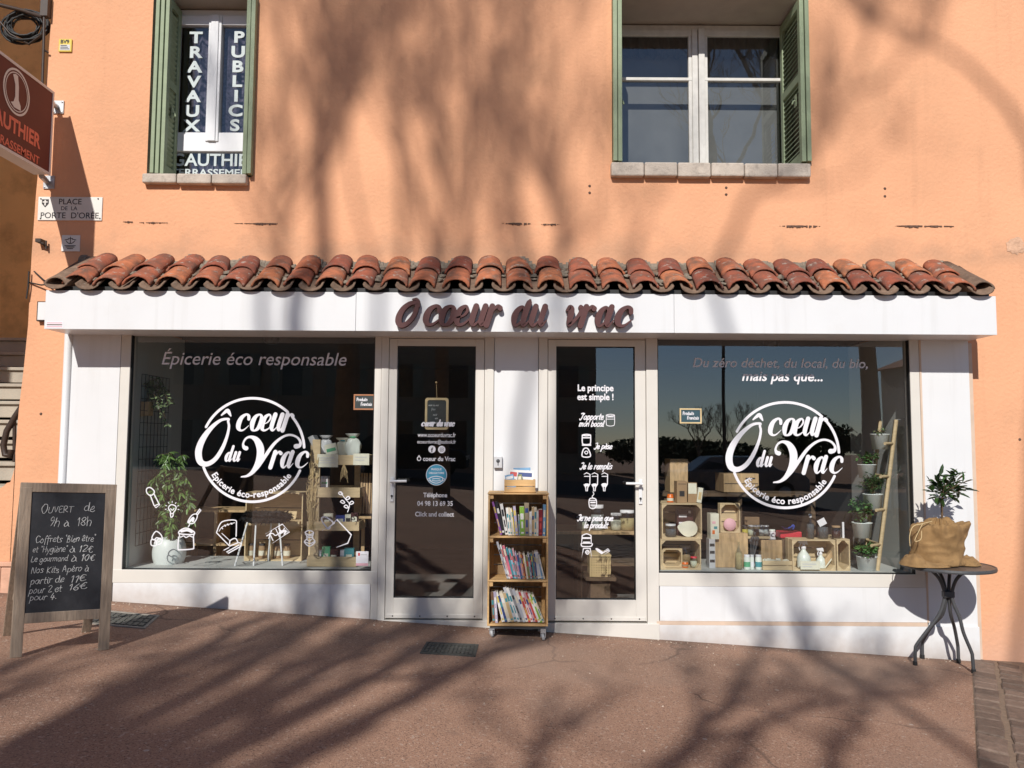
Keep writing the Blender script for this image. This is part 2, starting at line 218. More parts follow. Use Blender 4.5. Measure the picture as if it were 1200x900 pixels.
# ------------------------------------------------------------------ mesh builder
class MB:
    def __init__(s): s.v = []; s.f = []; s.m = []; s.s = []
    def add(s, vs, fs, mi=0, sm=False):
        n = len(s.v); s.v += [tuple(p) for p in vs]
        for f in fs: s.f.append(tuple(i+n for i in f)); s.m.append(mi); s.s.append(sm)
        return s
    def box(s, x0, x1, y0, y1, z0, z1, mi=0):
        return s.add([(x0,y0,z0),(x1,y0,z0),(x1,y1,z0),(x0,y1,z0),(x0,y0,z1),(x1,y0,z1),(x1,y1,z1),(x0,y1,z1)],
              [(0,3,2,1),(4,5,6,7),(0,1,5,4),(1,2,6,5),(2,3,7,6),(3,0,4,7)], mi)
    def obox(s, c, size, mx=None, mi=0):
        a, b, d = size[0]/2, size[1]/2, size[2]/2; c = V(c); mx = mx or Matrix.Identity(3)
        return s.add([c + mx @ V(p) for p in [(-a,-b,-d),(a,-b,-d),(a,b,-d),(-a,b,-d),(-a,-b,d),(a,-b,d),(a,b,d),(-a,b,d)]],
              [(0,3,2,1),(4,5,6,7),(0,1,5,4),(1,2,6,5),(2,3,7,6),(3,0,4,7)], mi)
    def hexa(s, p, mi=0):   # bottom ring 4, top ring 4
        return s.add(p, [(0,3,2,1),(4,5,6,7),(0,1,5,4),(1,2,6,5),(2,3,7,6),(3,0,4,7)], mi)
    def tube(s, pts, r, n=8, mi=0, cap=True):
        pts = [V(p) for p in pts]; k = len(pts); vs = []; ref = None
        for i, p in enumerate(pts):
            t = (pts[min(i+1,k-1)] - pts[max(i-1,0)])
            if t.length < 1e-9: t = V((0,0,1))
            t.normalize()
            if ref is None: ref = t.orthogonal().normalized()
            ref = (ref - t*ref.dot(t)); ref = ref.normalized() if ref.length > 1e-6 else t.orthogonal().normalized()
            b = t.cross(ref); rr = r[i] if hasattr(r, '__len__') else r
            for j in range(n):
                a = 2*math.pi*j/n; vs.append(p + ref*(rr*math.cos(a)) + b*(rr*math.sin(a)))
        fs = [(i*n+j, i*n+(j+1)%n, (i+1)*n+(j+1)%n, (i+1)*n+j) for i in range(k-1) for j in range(n)]
        s.add(vs, fs, mi, True)
        if cap: s.add(vs[:n], [tuple(range(n))[::-1]], mi); s.add(vs[-n:], [tuple(range(n))], mi)
        return s
    def lathe(s, prof, c, n=24, mi=0, mx=None, sm=True):
        c = V(c); vs = []
        for r, z in prof:
            for j in range(n):
                a = 2*math.pi*j/n; p = V((r*math.cos(a), r*math.sin(a), z)); vs.append(c + (mx @ p if mx else p))
        k = len(prof)
        s.add(vs, [(i*n+j, i*n+(j+1)%n, (i+1)*n+(j+1)%n, (i+1)*n+j) for i in range(k-1) for j in range(n)], mi, sm)
        return s
    def leaf(s, p, d, up, L, wd, mi=0, fold=.25):
        d = V(d).normalized(); sd = d.cross(V(up)); sd = sd.normalized() if sd.length > 1e-5 else d.orthogonal().normalized(); nn = sd.cross(d)
        p = V(p); q = lambda u, v, h: p + d*(u*L) + sd*(v*wd) + nn*(h*L)
        s.add([q(0,0,0), q(.35,.5,fold*.3), q(.75,.36,fold*.15), q(1,0,-fold*.3), q(.75,-.36,fold*.15), q(.35,-.5,fold*.3), q(.45,0,-.02)],
              [(0,1,6),(1,2,6),(2,3,6),(3,4,6),(4,5,6),(5,0,6)], mi, True); return s
    def build(s, name, mats, parent=None, bevel=0, kind=None):
        me = bpy.data.meshes.new(name); me.from_pydata(s.v, [], s.f)
        for m in (mats if isinstance(mats, (list, tuple)) else [mats]): me.materials.append(MT[m] if isinstance(m, str) else m)
        me.polygons.foreach_set('material_index', s.m); me.polygons.foreach_set('use_smooth', s.s); me.update()
        o = bpy.data.objects.new(name, me); COL.objects.link(o)
        if parent: attach(o, parent)
        if bevel:
            b = o.modifiers.new('bevel', 'BEVEL'); b.width = bevel; b.segments = 2; b.limit_method = 'ANGLE'; b.angle_limit = R(40)
        if kind: o['kind'] = kind
        return o
def loc_chain(p):
    t = V((0,0,0))
    while p: t = t + p.location; p = p.parent
    return t
ROOTLOC = {}
def attach(o, parent):
    o.parent = parent
    o.matrix_parent_inverse = Matrix.Translation(-ROOTLOC.get(parent.name, V((0,0,0))))
def tag(o, label, cat, group=None, kind=None):
    o['label'] = label; o['category'] = cat
    if group: o['group'] = group
    if kind: o['kind'] = kind
    return o
def thing(name, label, cat, loc=(0,0,0), group=None):
    o = bpy.data.objects.new(name, None); COL.objects.link(o); o.empty_display_size = .1
    o.location = loc; ROOTLOC[o.name] = V(loc); return tag(o, label, cat, group)
def copy_tree(root, delta, label, group=None):
    r = root.copy(); COL.objects.link(r); r.location = root.location + V(delta); r['label'] = label
    for ch in root.children:
        c = ch.copy(); COL.objects.link(c); c.parent = r; c.matrix_parent_inverse = ch.matrix_parent_inverse
        for g in ch.children:
            d = g.copy(); COL.objects.link(d); d.parent = c; d.matrix_parent_inverse = g.matrix_parent_inverse
    return r

# ------------------------------------------------------------------ lettering
_tc = bpy.data.curves.new('letters', 'FONT'); _to = bpy.data.objects.new('letters', _tc); COL.objects.link(_to)
def text2d(s, size=1, bold=0.0, shear=0, align='LEFT', sp=1.0):
    _tc.body = s; _tc.size = size; _tc.offset = bold*size; _tc.shear = shear; _tc.align_x = align; _tc.space_character = sp; _tc.resolution_u = 4
    dg = bpy.context.evaluated_depsgraph_get(); dg.update()
    me = bpy.data.meshes.new_from_object(_to.evaluated_get(dg))
    vs = [(v.co.x, v.co.y) for v in me.vertices]; fs = [tuple(p.vertices) for p in me.polygons]
    bpy.data.meshes.remove(me); return vs, fs
def cat_rom(pts, n=5, closed=False):
    k = len(pts); out = []
    if k < 3 and not closed: return [tuple(p) for p in pts]
    rng = range(k) if closed else range(k-1)
    for i in rng:
        g = (lambda j: pts[j % k]) if closed else (lambda j: pts[min(max(j,0),k-1)])
        p0, p1, p2, p3 = g(i-1), g(i), g(i+1), g(i+2)
        for q in range(n):
            t = q/n; out.append(tuple(.5*((2*b)+(-a+c)*t+(2*a-5*b+4*c-d)*t*t+(-a+3*b-3*c+d)*t**3) for a,b,c,d in zip(p0,p1,p2,p3)))
    out.append(tuple(pts[0] if closed else pts[-1])); return out
def ribbon(pts, n=5, closed=False, smooth=True):
    """pts (x,y,w) -> flat stroke; returns verts (x,y,h) with h a rising order 0..1 and faces"""
    P = cat_rom(pts, n, closed) if smooth else [tuple(p) for p in pts]
    k = len(P); vs = []; fs = []
    for i, (x, y, ww) in enumerate(P):
        a, b = P[max(i-1,0)], P[min(i+1,k-1)]
        if closed: a = P[i-1 if i > 0 else k-2]; b = P[i+1 if i < k-1 else 1]
        dx, dy = b[0]-a[0], b[1]-a[1]; l = math.hypot(dx, dy) or 1; nx, ny = -dy/l*ww/2, dx/l*ww/2
        h = i/k; vs += [(x+nx, y+ny, h), (x-nx, y-ny, h)]
    fs = [(2*i, 2*i+1, 2*i+3, 2*i+2) for i in range(k-1)]
    if not closed:
        for e, (i, sgn) in enumerate(((0, -1), (k-1, 1))):
            x, y, ww = P[i]; a, b = P[max(i-1,0)], P[min(i+1,k-1)]; th = math.atan2(b[1]-a[1], b[0]-a[0]); base = len(vs); h = i/k
            vs.append((x, y, h)); m = 6
            for q in range(m+1):
                an = th + sgn*(-math.pi/2 + math.pi*q/m) if sgn > 0 else th + math.pi/2 + math.pi*q/m
                vs.append((x+math.cos(an)*ww/2, y+math.sin(an)*ww/2, h))
            fs += [(base, base+1+q, base+2+q) for q in range(m)]
    return vs, fs
# script letters with thick and thin strokes: x-height 1, slanted when placed
SCRIPT = {
 'c': (.80, [([(.66,.70,.20),(.60,.88,.20),(.42,.97,.15),(.2,.8,.24),(.12,.5,.30),(.17,.2,.27),(.36,.05,.15),(.56,.10,.10),(.78,.34,.05)],0)]),
 'o': (.66, [([(.4,.96,.13),(.2,.83,.23),(.12,.5,.30),(.2,.14,.22),(.36,.04,.13),(.55,.16,.22),(.63,.5,.27),(.57,.85,.2)],1)]),
 'e': (.80, [([(.12,.40,.06),(.42,.50,.09),(.56,.76,.13),(.42,.96,.13),(.2,.82,.23),(.12,.5,.30),(.18,.18,.25),(.36,.05,.15),(.58,.13,.10),(.80,.36,.05)],0)]),
 'u': (.94, [([(.16,.97,.27),(.13,.5,.27),(.15,.2,.25),(.28,.05,.15),(.45,.18,.07),(.58,.45,.05)],0),([(.64,.97,.27),(.61,.5,.27),(.62,.2,.25),(.72,.05,.13),(.9,.3,.05)],0)]),
 'r': (.66, [([(.15,.97,.27),(.13,.5,.27),(.11,.04,.27)],0),([(.15,.50,.05),(.27,.82,.10),(.42,.97,.17),(.56,.88,.25)],0)]),
 'D': (.96, [([(.52,.80,.12),(.38,.95,.13),(.2,.80,.23),(.12,.48,.30),(.18,.16,.23),(.32,.04,.13),(.5,.22,.09),(.60,.5,.06)],0),([(.66,1.27,.12),(.65,1.15,.26),(.61,.8,.27),(.60,.2,.25),(.71,.05,.13),(.9,.3,.05)],0)]),
 'd': (.96, [([(.52,.80,.12),(.38,.95,.13),(.2,.80,.23),(.12,.48,.30),(.18,.16,.23),(.32,.04,.13),(.5,.22,.09),(.60,.5,.06)],0),([(.64,1.62,.24),(.61,.8,.27),(.60,.2,.25),(.71,.05,.13),(.9,.3,.05)],0)]),
 'a': (.96, [([(.52,.80,.12),(.38,.95,.13),(.2,.80,.23),(.12,.48,.30),(.18,.16,.23),(.32,.04,.13),(.5,.22,.09),(.60,.5,.06)],0),([(.64,.97,.26),(.61,.6,.27),(.60,.2,.25),(.71,.05,.13),(.9,.3,.05)],0)]),
 'v': (.86, [([(-.02,.80,.12),(.08,.95,.2),(.21,.82,.27),(.24,.4,.27),(.28,.08,.18),(.48,.25,.14),(.68,.6,.16),(.74,.85,.20),(.66,.95,.22)],0)]),
}
def script(word, x, y, xh, slant=.28, sx=1.0, fat=0.0):
    out = []
    for ch in word:
        adv, st = SCRIPT[ch]
        for pts, cl in st:
            q = [(x + (px*sx + py*slant)*xh, y + py*xh, (pw+fat)*xh) for px, py, pw in pts]
            out.append(ribbon(q, 6, bool(cl)))
        x += adv*sx*xh
    return out
# single-line handwriting: x-height 1
H = {
'a':(.95,[[(.7,.85),(.4,1),(.1,.6),(.15,.1),(.45,0),(.68,.4),(.72,1),(.72,.2),(.9,0)]]),'b':(.85,[[(.15,1.7),(.12,0),(.4,0),(.7,.3),(.65,.8),(.35,.95),(.13,.6)]]),
'c':(.8,[[(.65,.85),(.4,1),(.1,.6),(.15,.15),(.45,0),(.7,.2)]]),'d':(.95,[[(.7,.85),(.4,1),(.1,.6),(.15,.1),(.45,0),(.7,.4),(.75,1.7),(.72,.2),(.9,0)]]),
'e':(.8,[[(.12,.45),(.6,.6),(.6,.9),(.35,1),(.1,.6),(.15,.12),(.45,0),(.72,.2)]]),'f':(.6,[[(.65,1.55),(.45,1.7),(.3,1.3),(.26,-.6)],[(.05,.9),(.55,.95)]]),
'g':(.9,[[(.7,.85),(.4,1),(.1,.6),(.15,.1),(.45,0),(.7,.5),(.72,1),(.7,-.4),(.4,-.75),(.1,-.5)]]),'h':(.9,[[(.15,1.7),(.12,0)],[(.13,.6),(.4,1),(.68,.8),(.68,0)]]),
'i':(.4,[[(.18,1),(.16,.1),(.35,0)],[(.2,1.4),(.22,1.46)]]),'j':(.45,[[(.25,1),(.22,-.5),(-.05,-.7)],[(.27,1.4),(.29,1.46)]]),'k':(.8,[[(.15,1.7),(.12,0)],[(.62,1),(.15,.45),(.68,0)]]),
'l':(.45,[[(.18,1.7),(.15,.15),(.4,0)]]),'m':(1.25,[[(.12,1),(.1,0)],[(.12,.7),(.35,1),(.55,.8),(.53,0)],[(.55,.7),(.8,1),(1.0,.8),(1.0,0)]]),'n':(.88,[[(.12,1),(.1,0)],[(.12,.6),(.4,1),(.66,.8),(.66,0)]]),
'o':(.85,[[(.4,1),(.1,.6),(.15,.12),(.42,0),(.7,.35),(.65,.85),(.4,1)]]),'p':(.88,[[(.15,1),(.1,-.75)],[(.13,.7),(.42,1),(.72,.7),(.6,.15),(.3,0),(.13,.25)]]),
'q':(.88,[[(.7,.85),(.4,1),(.1,.6),(.15,.1),(.45,0),(.7,.5),(.72,1),(.7,-.75)]]),'r':(.65,[[(.14,1),(.12,0)],[(.13,.6),(.35,.95),(.58,.95)]]),'s':(.72,[[(.58,.85),(.3,1),(.12,.75),(.5,.4),(.5,.1),(.1,.05)]]),
't':(.6,[[(.28,1.5),(.25,.15),(.5,0)],[(.05,1),(.52,1.03)]]),'u':(.9,[[(.12,1),(.12,.25),(.35,0),(.62,.4),(.68,1),(.68,.2),(.85,0)]]),'v':(.75,[[(.08,1),(.34,0),(.66,1)]]),'w':(1.1,[[(.08,1),(.3,0),(.52,.8),(.75,0),(1,1)]]),
'x':(.75,[[(.08,1),(.64,0)],[(.64,1),(.08,0)]]),'y':(.8,[[(.1,1),(.34,.15)],[(.68,1),(.34,0),(.05,-.7)]]),'z':(.75,[[(.1,1),(.62,1),(.1,0),(.66,0)]]),
'0':(.85,[[(.4,1.6),(.1,.9),(.2,.1),(.45,0),(.68,.7),(.6,1.4),(.4,1.6)]]),'1':(.55,[[(.08,1.2),(.34,1.6),(.3,0)]]),'2':(.85,[[(.1,1.3),(.4,1.6),(.65,1.2),(.1,0),(.75,.05)]]),'4':(.85,[[(.5,1.6),(.08,.5),(.75,.55)],[(.55,.95),(.5,-.1)]]),
'6':(.8,[[(.6,1.55),(.2,1),(.1,.4),(.3,0),(.65,.25),(.55,.75),(.15,.55)]]),'8':(.8,[[(.4,.85),(.12,1.25),(.4,1.6),(.62,1.25),(.4,.85),(.1,.4),(.35,0),(.68,.35),(.4,.85)]]),'9':(.8,[[(.62,1.3),(.35,1.6),(.1,1.2),(.35,.8),(.62,1.1),(.6,.5),(.3,-.1)]]),
'O':(1.1,[[(.5,1.7),(.1,1),(.2,.1),(.55,0),(.95,.7),(.8,1.5),(.45,1.7),(.3,1.5)]]),'U':(.9,[[(.1,1.1),(.15,.15),(.45,0),(.7,.3),(.72,1.1)]]),'V':(.8,[[(.05,1.1),(.36,0),(.68,1.1)]]),'E':(.75,[[(.6,1.1),(.12,1.05),(.1,0),(.62,0)],[(.12,.55),(.5,.58)]]),
'R':(.85,[[(.12,0),(.14,1.1),(.5,1.05),(.55,.7),(.14,.5),(.7,0)]]),'T':(.8,[[(.05,1.1),(.72,1.1)],[(.38,1.1),(.36,0)]]),'C':(1,[[(.85,1.4),(.5,1.7),(.1,1),(.25,.1),(.6,0),(.9,.3)]]),'B':(.95,[[(.12,0),(.16,1.65),(.6,1.5),(.55,1),(.16,.85),(.7,.6),(.65,.1),(.12,0)]]),
'H':(1,[[(.15,1.65),(.12,0)],[(.75,1.65),(.72,0)],[(.13,.85),(.73,.85)]]),'L':(.85,[[(.2,1.65),(.12,.05),(.75,.1)]]),'N':(1,[[(.12,0),(.15,1.6),(.75,0),(.8,1.65)]]),'K':(.95,[[(.15,1.65),(.12,0)],[(.75,1.6),(.15,.75),(.8,0)]]),'A':(1,[[(.05,0),(.45,1.65),(.85,0)],[(.2,.6),(.7,.62)]]),
'J':(.8,[[(.15,1.6),(.7,1.7),(.55,.3),(.25,-.15),(.02,.15)]]),'P':(.9,[[(.12,0),(.16,1.65),(.65,1.5),(.6,.9),(.16,.8)]]),'F':(.8,[[(.12,0),(.14,1.65),(.75,1.65)],[(.13,.9),(.55,.9)]]),'D':(1,[[(.12,0),(.14,1.65),(.7,1.3),(.75,.5),(.12,0)]]),
'€':(.95,[[(.8,1.4),(.5,1.6),(.2,1),(.3,.15),(.6,0),(.82,.2)],[(.02,.95),(.6,1.0)],[(.02,.65),(.55,.7)]]),'"':(.5,[[(.12,1.7),(.1,1.4)],[(.32,1.7),(.3,1.4)]]),"'":(.3,[[(.14,1.7),(.1,1.4)]]),'.':(.35,[[(.12,.02),(.18,.06)]]),' ':(.55,[]),'!':(.35,[[(.15,1.6),(.13,.45)],[(.13,.05),(.15,.1)]]),'-':(.6,[[(.1,.5),(.5,.5)]]),
}
ACC = {'é':('e','/'),'è':('e','\\'),'ê':('e','^'),'à':('a','\\'),'ç':('c','/')}
AST = {'/':[(.25,1.2),(.5,1.5)],'\\':[(.2,1.5),(.45,1.2)],'^':[(.12,1.2),(.35,1.5),(.58,1.2)]}
def hand_width(s, xh): return sum(H[ACC.get(c,(c,))[0]][0] for c in s)*xh
def hand(s, x, y, xh, wd, slant=.12, jit=.04, rng=None, up=0):
    rng = rng or random.Random(len(s)); out = []
    for ch in s:
        b = ACC.get(ch); adv, st = H[b[0] if b else ch]; st = list(st)
        if b: st.append(AST[b[1]])
        dy = rng.uniform(-jit, jit)*2
        for pl in st:
            q = [(x + (px + (py+dy)*slant + rng.uniform(-jit,jit))*xh, y + (py + dy + rng.uniform(-jit,jit))*xh, wd*rng.uniform(.75,1.2)) for px, py in pl]
            out.append(ribbon(q, 4 if len(q) > 2 else 1))
        x += adv*xh; y += up*adv*xh
    return out
def put(mb, geo, fn, mi=0, step=.00012):
    """lay 2-D geometry on a surface; fn(x, y, lift) -> 3-D point; every stroke lies a hair above the one before it"""
    for k, (vs, fs) in enumerate(geo):
        mb.add([fn(v[0], v[1], (k % 9)*step*2 + (v[2]*step if len(v) > 2 else 0)) for v in vs], fs, mi)
def solid(mb, vs, fs, fn, d0, d1, mi=0):
    """extrude a flat stroke between depths d0 (front) and d1 (back)"""
    n = len(vs); mb.add([fn(v[0], v[1], d0) for v in vs] + [fn(v[0], v[1], d1) for v in vs], [], mi)
    base = len(mb.v) - 2*n; cnt = {}
    for f in fs:
        for i in range(len(f)): e = (f[i], f[(i+1) % len(f)]); cnt[e] = cnt.get(e, 0)+1
    for f in fs:
        mb.f.append(tuple(base+i for i in f)); mb.m.append(mi); mb.s.append(False)
    pos = {}
    key = lambda i: (round(vs[i][0],6), round(vs[i][1],6))
    ec = {}
    for a, b in cnt: ec[frozenset((key(a),key(b)))] = ec.get(frozenset((key(a),key(b))),0)+1
    for a, b in cnt:
        if ec[frozenset((key(a),key(b)))] == 1:
            mb.f.append((base+b, base+a, base+n+a, base+n+b)); mb.m.append(mi); mb.s.append(False)
# ================================================================== GROUND
YW = .06; YG = .05; YF = -.35
XL, XR = -60, 60
g = MB()
def gpt(x, y): return (x, y, gz(max(min(x, 9), -9)))
xs = [-80,-30,-9,-6,-3,0,3,6,9,30,80]; ys = [-120,-40,-15,-6,-3,0,.10]
for i in range(len(xs)-1):
    for j in range(len(ys)-1):
        g.add([gpt(xs[i],ys[j]), gpt(xs[i+1],ys[j]), gpt(xs[i+1],ys[j+1]), gpt(xs[i],ys[j+1])], [(0,1,2,3)])
g.build('pavement', 'ground', kind='structure')
g = MB(); g.box(-80, 80, .10, 60, -1.2, -.6); g.build('ground', 'stone', kind='structure')
# street behind the camera, seen only in the reflections
g = MB(); g.add([(-70,-26,.62),(70,-26,.62),(70,-17,.62),(-70,-17,.62)], [(0,1,2,3)])
for v_i in range(len(g.v)): x, y, z = g.v[v_i]; g.v[v_i] = (x, y, gz(max(min(x,9),-9))+.004)
g.v = [(-70,-26,gz(-9)+.004),(-9,-26,gz(-9)+.004),(9,-26,gz(9)+.004),(70,-26,gz(9)+.004),(70,-17,gz(9)+.004),(9,-17,gz(9)+.004),(-9,-17,gz(-9)+.004),(-70,-17,gz(-9)+.004)]
g.f = [(0,1,6,7),(1,2,5,6),(2,3,4,5)]; g.m = [0]*3; g.s = [False]*3
g.build('street', 'asphalt', kind='structure')
# strip of cobbles on the right: boundary runs from the shopfront corner towards the viewer
A = G(1139, 781); B = G(1145, 900); Rr = random.Random(5)
dv = (B-A); dv.z = 0; dl = dv.length; dv.normalize(); nv = V((-dv.y, dv.x, 0));
if nv.x < 0: nv = -nv
A0 = A - dv*(A.y-.04)/dv.y
g = MB(); q = [A0, A0+dv*8, A0+dv*8+nv*4, A0+nv*4]
q[3] = V((9, .04, 0)); q[2] = q[1] + V((7,0,0))
g.add([(p.x, p.y, gz(p.x)+.003) for p in q], [(0,1,2,3)]); cb = g.build('paved_ground', 'joint', kind='structure')
g = MB(); cw, ch_ = .140, .135
for r in range(-2, 24):
    o_ = r*(cw+.032) + .006; k = -6; s = -1.5 + Rr.uniform(0, .1)
    while s < 6.0:
        L_ = ch_*Rr.uniform(.85, 1.2); c = A0 + nv*(o_+cw/2) + dv*(s + L_/2)
        s += L_ + .016
        if r < 0 or c.y > -.0 or c.x > 8.5 or c.y < -6: continue
        e = [(-cw/2, -L_/2), (cw/2, -L_/2), (cw/2, L_/2), (-cw/2, L_/2)]; tilt = Rr.uniform(-.05,.05); h = Rr.uniform(.008,.016)
        P = []
        for u, v_ in e:
            u += Rr.uniform(-.009,.009)*(0 if r == 0 and u < 0 else 1); v_ += Rr.uniform(-.006,.006); p = c + nv*u + dv*v_; P.append((u, v_, p))
        bot = [(p.x, min(p.y,.03), gz(p.x)-.02) for u, v_, p in P]; mid = [(p.x, min(p.y,.03), gz(p.x)+h*.6+u*tilt) for u, v_, p in P]
        cc = c; top = [(cc.x+(p.x-cc.x)*.88, min(cc.y+(p.y-cc.y)*.86,.03), gz(p.x)+h+u*tilt) for u, v_, p in P]
        n0 = len(g.v); g.v += bot+mid+top
        fs = [(8,9,10,11)] + [(a, (a+1)%4, 4+(a+1)%4, 4+a) for a in range(4)] + [(4+a, 4+(a+1)%4, 8+(a+1)%4, 8+a) for a in range(4)]
        for f in fs: g.f.append(tuple(i+n0 for i in f)); g.m.append(0); g.s.append(False)
g.build('cobbled_path', 'cobble', kind='structure')
# two drain covers let into the asphalt
def grate(pxs, label, conc, slots):
    P = [G(*p) for p in pxs]; c = sum(P, V())/4
    t = thing('drain_cover', label, 'drain cover', (c.x, c.y, gz(c.x)))
    def at(u, v_, h): p = (P[0]*(1-u)+P[1]*u)*(1-v_) + (P[3]*(1-u)+P[2]*u)*v_; return (p.x, p.y, gz(p.x)+h)
    def rect(mb, u0, u1, v0, v1, h, mi=0):
        mb.hexa([at(u0,v0,-.02), at(u1,v0,-.02), at(u1,v1,-.02), at(u0,v1,-.02), at(u0,v0,h), at(u1,v0,h), at(u1,v1,h), at(u0,v1,h)], mi)
    f = MB(); b = .07
    for a in ((0,1,0,b),(0,1,1-b,1),(0,b*.6,b,1-b),(1-b*.6,1,b,1-b)): rect(f, *a, .007)
    f.build('rim', conc, t)
    f = MB(); rect(f, b*.6, 1-b*.6, b, 1-b, .003)
    n = slots
    for i in range(n):
        for j in range(3):
            u0 = .06+.88*i/n; v0 = .1+.8*j/3; rect(f, u0+.006, u0+.88/n-.012, v0+.02, v0+.8/3-.03, .009)
    f.build('grating', 'grate', t)
grate([(98,731),(170,737),(187,722),(125,716)], 'square iron drain grating with pale concrete rim behind the chalkboard', 'grateconc', 9)
grate([(492,766),(557,770),(561,756),(500,753)], 'dark flat metal manhole cover in the asphalt before the door with the slate', 'grate', 12)

# ================================================================== ORANGE BUILDING
bld = thing('orange_building', 'orange rendered old building above the white shopfront', 'building', (0, YW, 0))
def PW(px, py, Y=YW): return W(px, py, Y)
zt = 7.4; zo = Z(-4, YW)                      # top of the wall, top of the window openings
w1 = (X(176,YW,100), X(298,YW,100)); w2 = (X(717,YW,100), X(949,YW,100))
zs1 = Z(205,YW-.05,228); zs2 = Z(191,YW-.05,834)
zsf = 2.72                                     # the shopfront opening reaches up to here
xsl, xsr = X(79), X(1139)
edge = [PW(*p) for p in ((18,530),(22,480),(28,430),(33,380),(37,300),(42,230),(52,120),(62,0))]
edge = [V((p.x, YW, p.z)) for p in edge] ; e_top = V((edge[-1].x+.17, YW, zt))
wl = MB()
def q3(x0, x1, z0, z1): wl.add([(x0,YW,z0),(x1,YW,z0),(x1,YW,z1),(x0,YW,z1)], [(0,1,2,3)])
# left strip with its battered corner
E_ = edge + [e_top]; xin = xsl
for a, b in zip(E_[:-1], E_[1:]): wl.add([(a.x,YW,a.z),(xin,YW,a.z),(xin,YW,b.z),(b.x,YW,b.z)], [(0,1,2,3)])
for a, b in zip(E_[:-1], E_[1:]): wl.add([(a.x,YW,a.z),(b.x,YW,b.z),(b.x,YW+8,b.z),(a.x,YW+8,a.z)], [(0,1,2,3)])
q3(edge[0].x, xin, -.5, edge[0].z)
# low wall to the left of the corner, its top edge broken
br = random.Random(3); px_ = [18,15,12,8,4,0,-12,-40]; py_ = [545,556,565,566,570,572,574,574]
top = [PW(a, b) for a, b in zip(px_, py_)]
for a, b in zip([edge[0]]+top[:-1], top):
    wl.add([(b.x,YW,-.5),(a.x,YW,-.5),(a.x,YW,a.z),(b.x,YW,b.z)], [(0,1,2,3)])
    wl.add([(b.x,YW,b.z),(a.x,YW,a.z),(a.x,YW+.25,a.z),(b.x,YW+.25,b.z)], [(0,1,2,3)], 1)
# upper wall round the two window openings
q3(xsl, w1[0], zsf, zt); q3(w1[0], w1[1], zsf, zs1); q3(w1[0], w1[1], zo, zt); q3(w1[1], w2[0], zsf, zt)
q3(w2[0], w2[1], zsf, zs2); q3(w2[0], w2[1], zo, zt); q3(w2[1], xsr, zsf, zt)
q3(xsr, 13, -1.2, zt)
wl.add([(E_[-1].x,YW,zt),(13,YW,zt),(13,YW+8,zt),(E_[-1].x,YW+8,zt)], [(0,1,2,3)])
wl.add([(13,YW,-1.2),(13,YW+8,-1.2),(13,YW+8,zt),(13,YW,zt)], [(0,1,2,3)]); wl.add([(-4.6,YW+8,-1.2),(13,YW+8,-1.2),(13,YW+8,zt),(-4.6,YW+8,zt)], [(0,1,2,3)])
wl.build('wall', ['wall','baseplaster'], bld)
# pale stone plinth at the foot of the left wall, in blocks
f = MB(); zp = Z(664, YW-.03, 40); xa = -6.4
for i, x1 in enumerate((-5.6,-5.05,-4.62,-4.27,-4.03, xsl-.01)):
    f.box(xa, x1-.006, YW-.035-(i%2)*.004, YW-.001, -.2, zp-.004*(i%3)); xa = x1
f.box(-6.4, xsl-.01, YW-.045, YW-.002, zp, zp+.035)
f.build('plinth', 'baseplaster', bld, .006)
# reveals, sills
def reveal(wx, zs, d):
    r = MB(); x0, x1 = wx
    r.add([(x0,YW,zo),(x1,YW,zo),(x1,YW+d,zo),(x0,YW+d,zo)], [(3,2,1,0)]); r.add([(x0,YW,zs),(x0,YW+d,zs),(x0,YW+d,zo),(x0,YW,zo)], [(0,1,2,3)])
    r.add([(x1,YW,zs),(x1,YW+d,zs),(x1,YW+d,zo),(x1,YW,zo)], [(3,2,1,0)]); r.add([(x0,YW,zs),(x1,YW,zs),(x1,YW+d,zs),(x0,YW+d,zs)], [(0,1,2,3)])
    return r.build('window_reveal', 'reveal', bld)
reveal(w1, zs1, .28); reveal(w2, zs2, .46)
rs = random.Random(8)
def sill(px0, px1, py0, py1, pxm):
    s = MB(); x0, x1 = X(px0,YW-.06,200), X(px1,YW-.06,200); z1 = Z(py0,YW-.06,pxm); z0 = Z(py1,YW-.06,pxm); n = max(3, int((x1-x0)/.27)); w_ = (x1-x0)/n
    for i in range(n):
        s.box(x0+i*w_+.003, x0+(i+1)*w_-.003, YW-.06-rs.uniform(0,.006), YW+.2, z0+rs.uniform(0,.006), z1-rs.uniform(0,.005))
    s.build('window_sill', 'sill', bld, .012)
sill(166, 289, 203, 215, 228); sill(716, 951, 190, 207, 834)
# window on the right: worn white painted casements
YWN = YW+.40
def win_frame(mb, x0, x1, z0, z1, Y, t, d=.05, mi=0):
    mb.box(x0,x1,Y,Y+d,z1-t,z1,mi); mb.box(x0,x1,Y,Y+d,z0,z0+t,mi); mb.box(x0,x0+t,Y,Y+d,z0+t,z1-t,mi); mb.box(x1-t,x1,Y,Y+d,z0+t,z1-t,mi)
f = MB(); xa, xb = w2[0]+.01, w2[1]-.01; zb_ = zs2-.02; zt_ = zo-.01
win_frame(f, xa, xb, zb_, zt_, YWN+.02, .045, .06)
xm = X(818.5, YWN, 100); xm0, xm1 = X(811.5,YWN,100), X(826,YWN,100)
f.box(xm0, xm-.003, YWN, YWN+.055, zb_+.04, zt_-.045); f.box(xm+.003, xm1, YWN-.012, YWN+.055, zb_+.04, zt_-.045)
zmu = Z(92, YWN, 818)
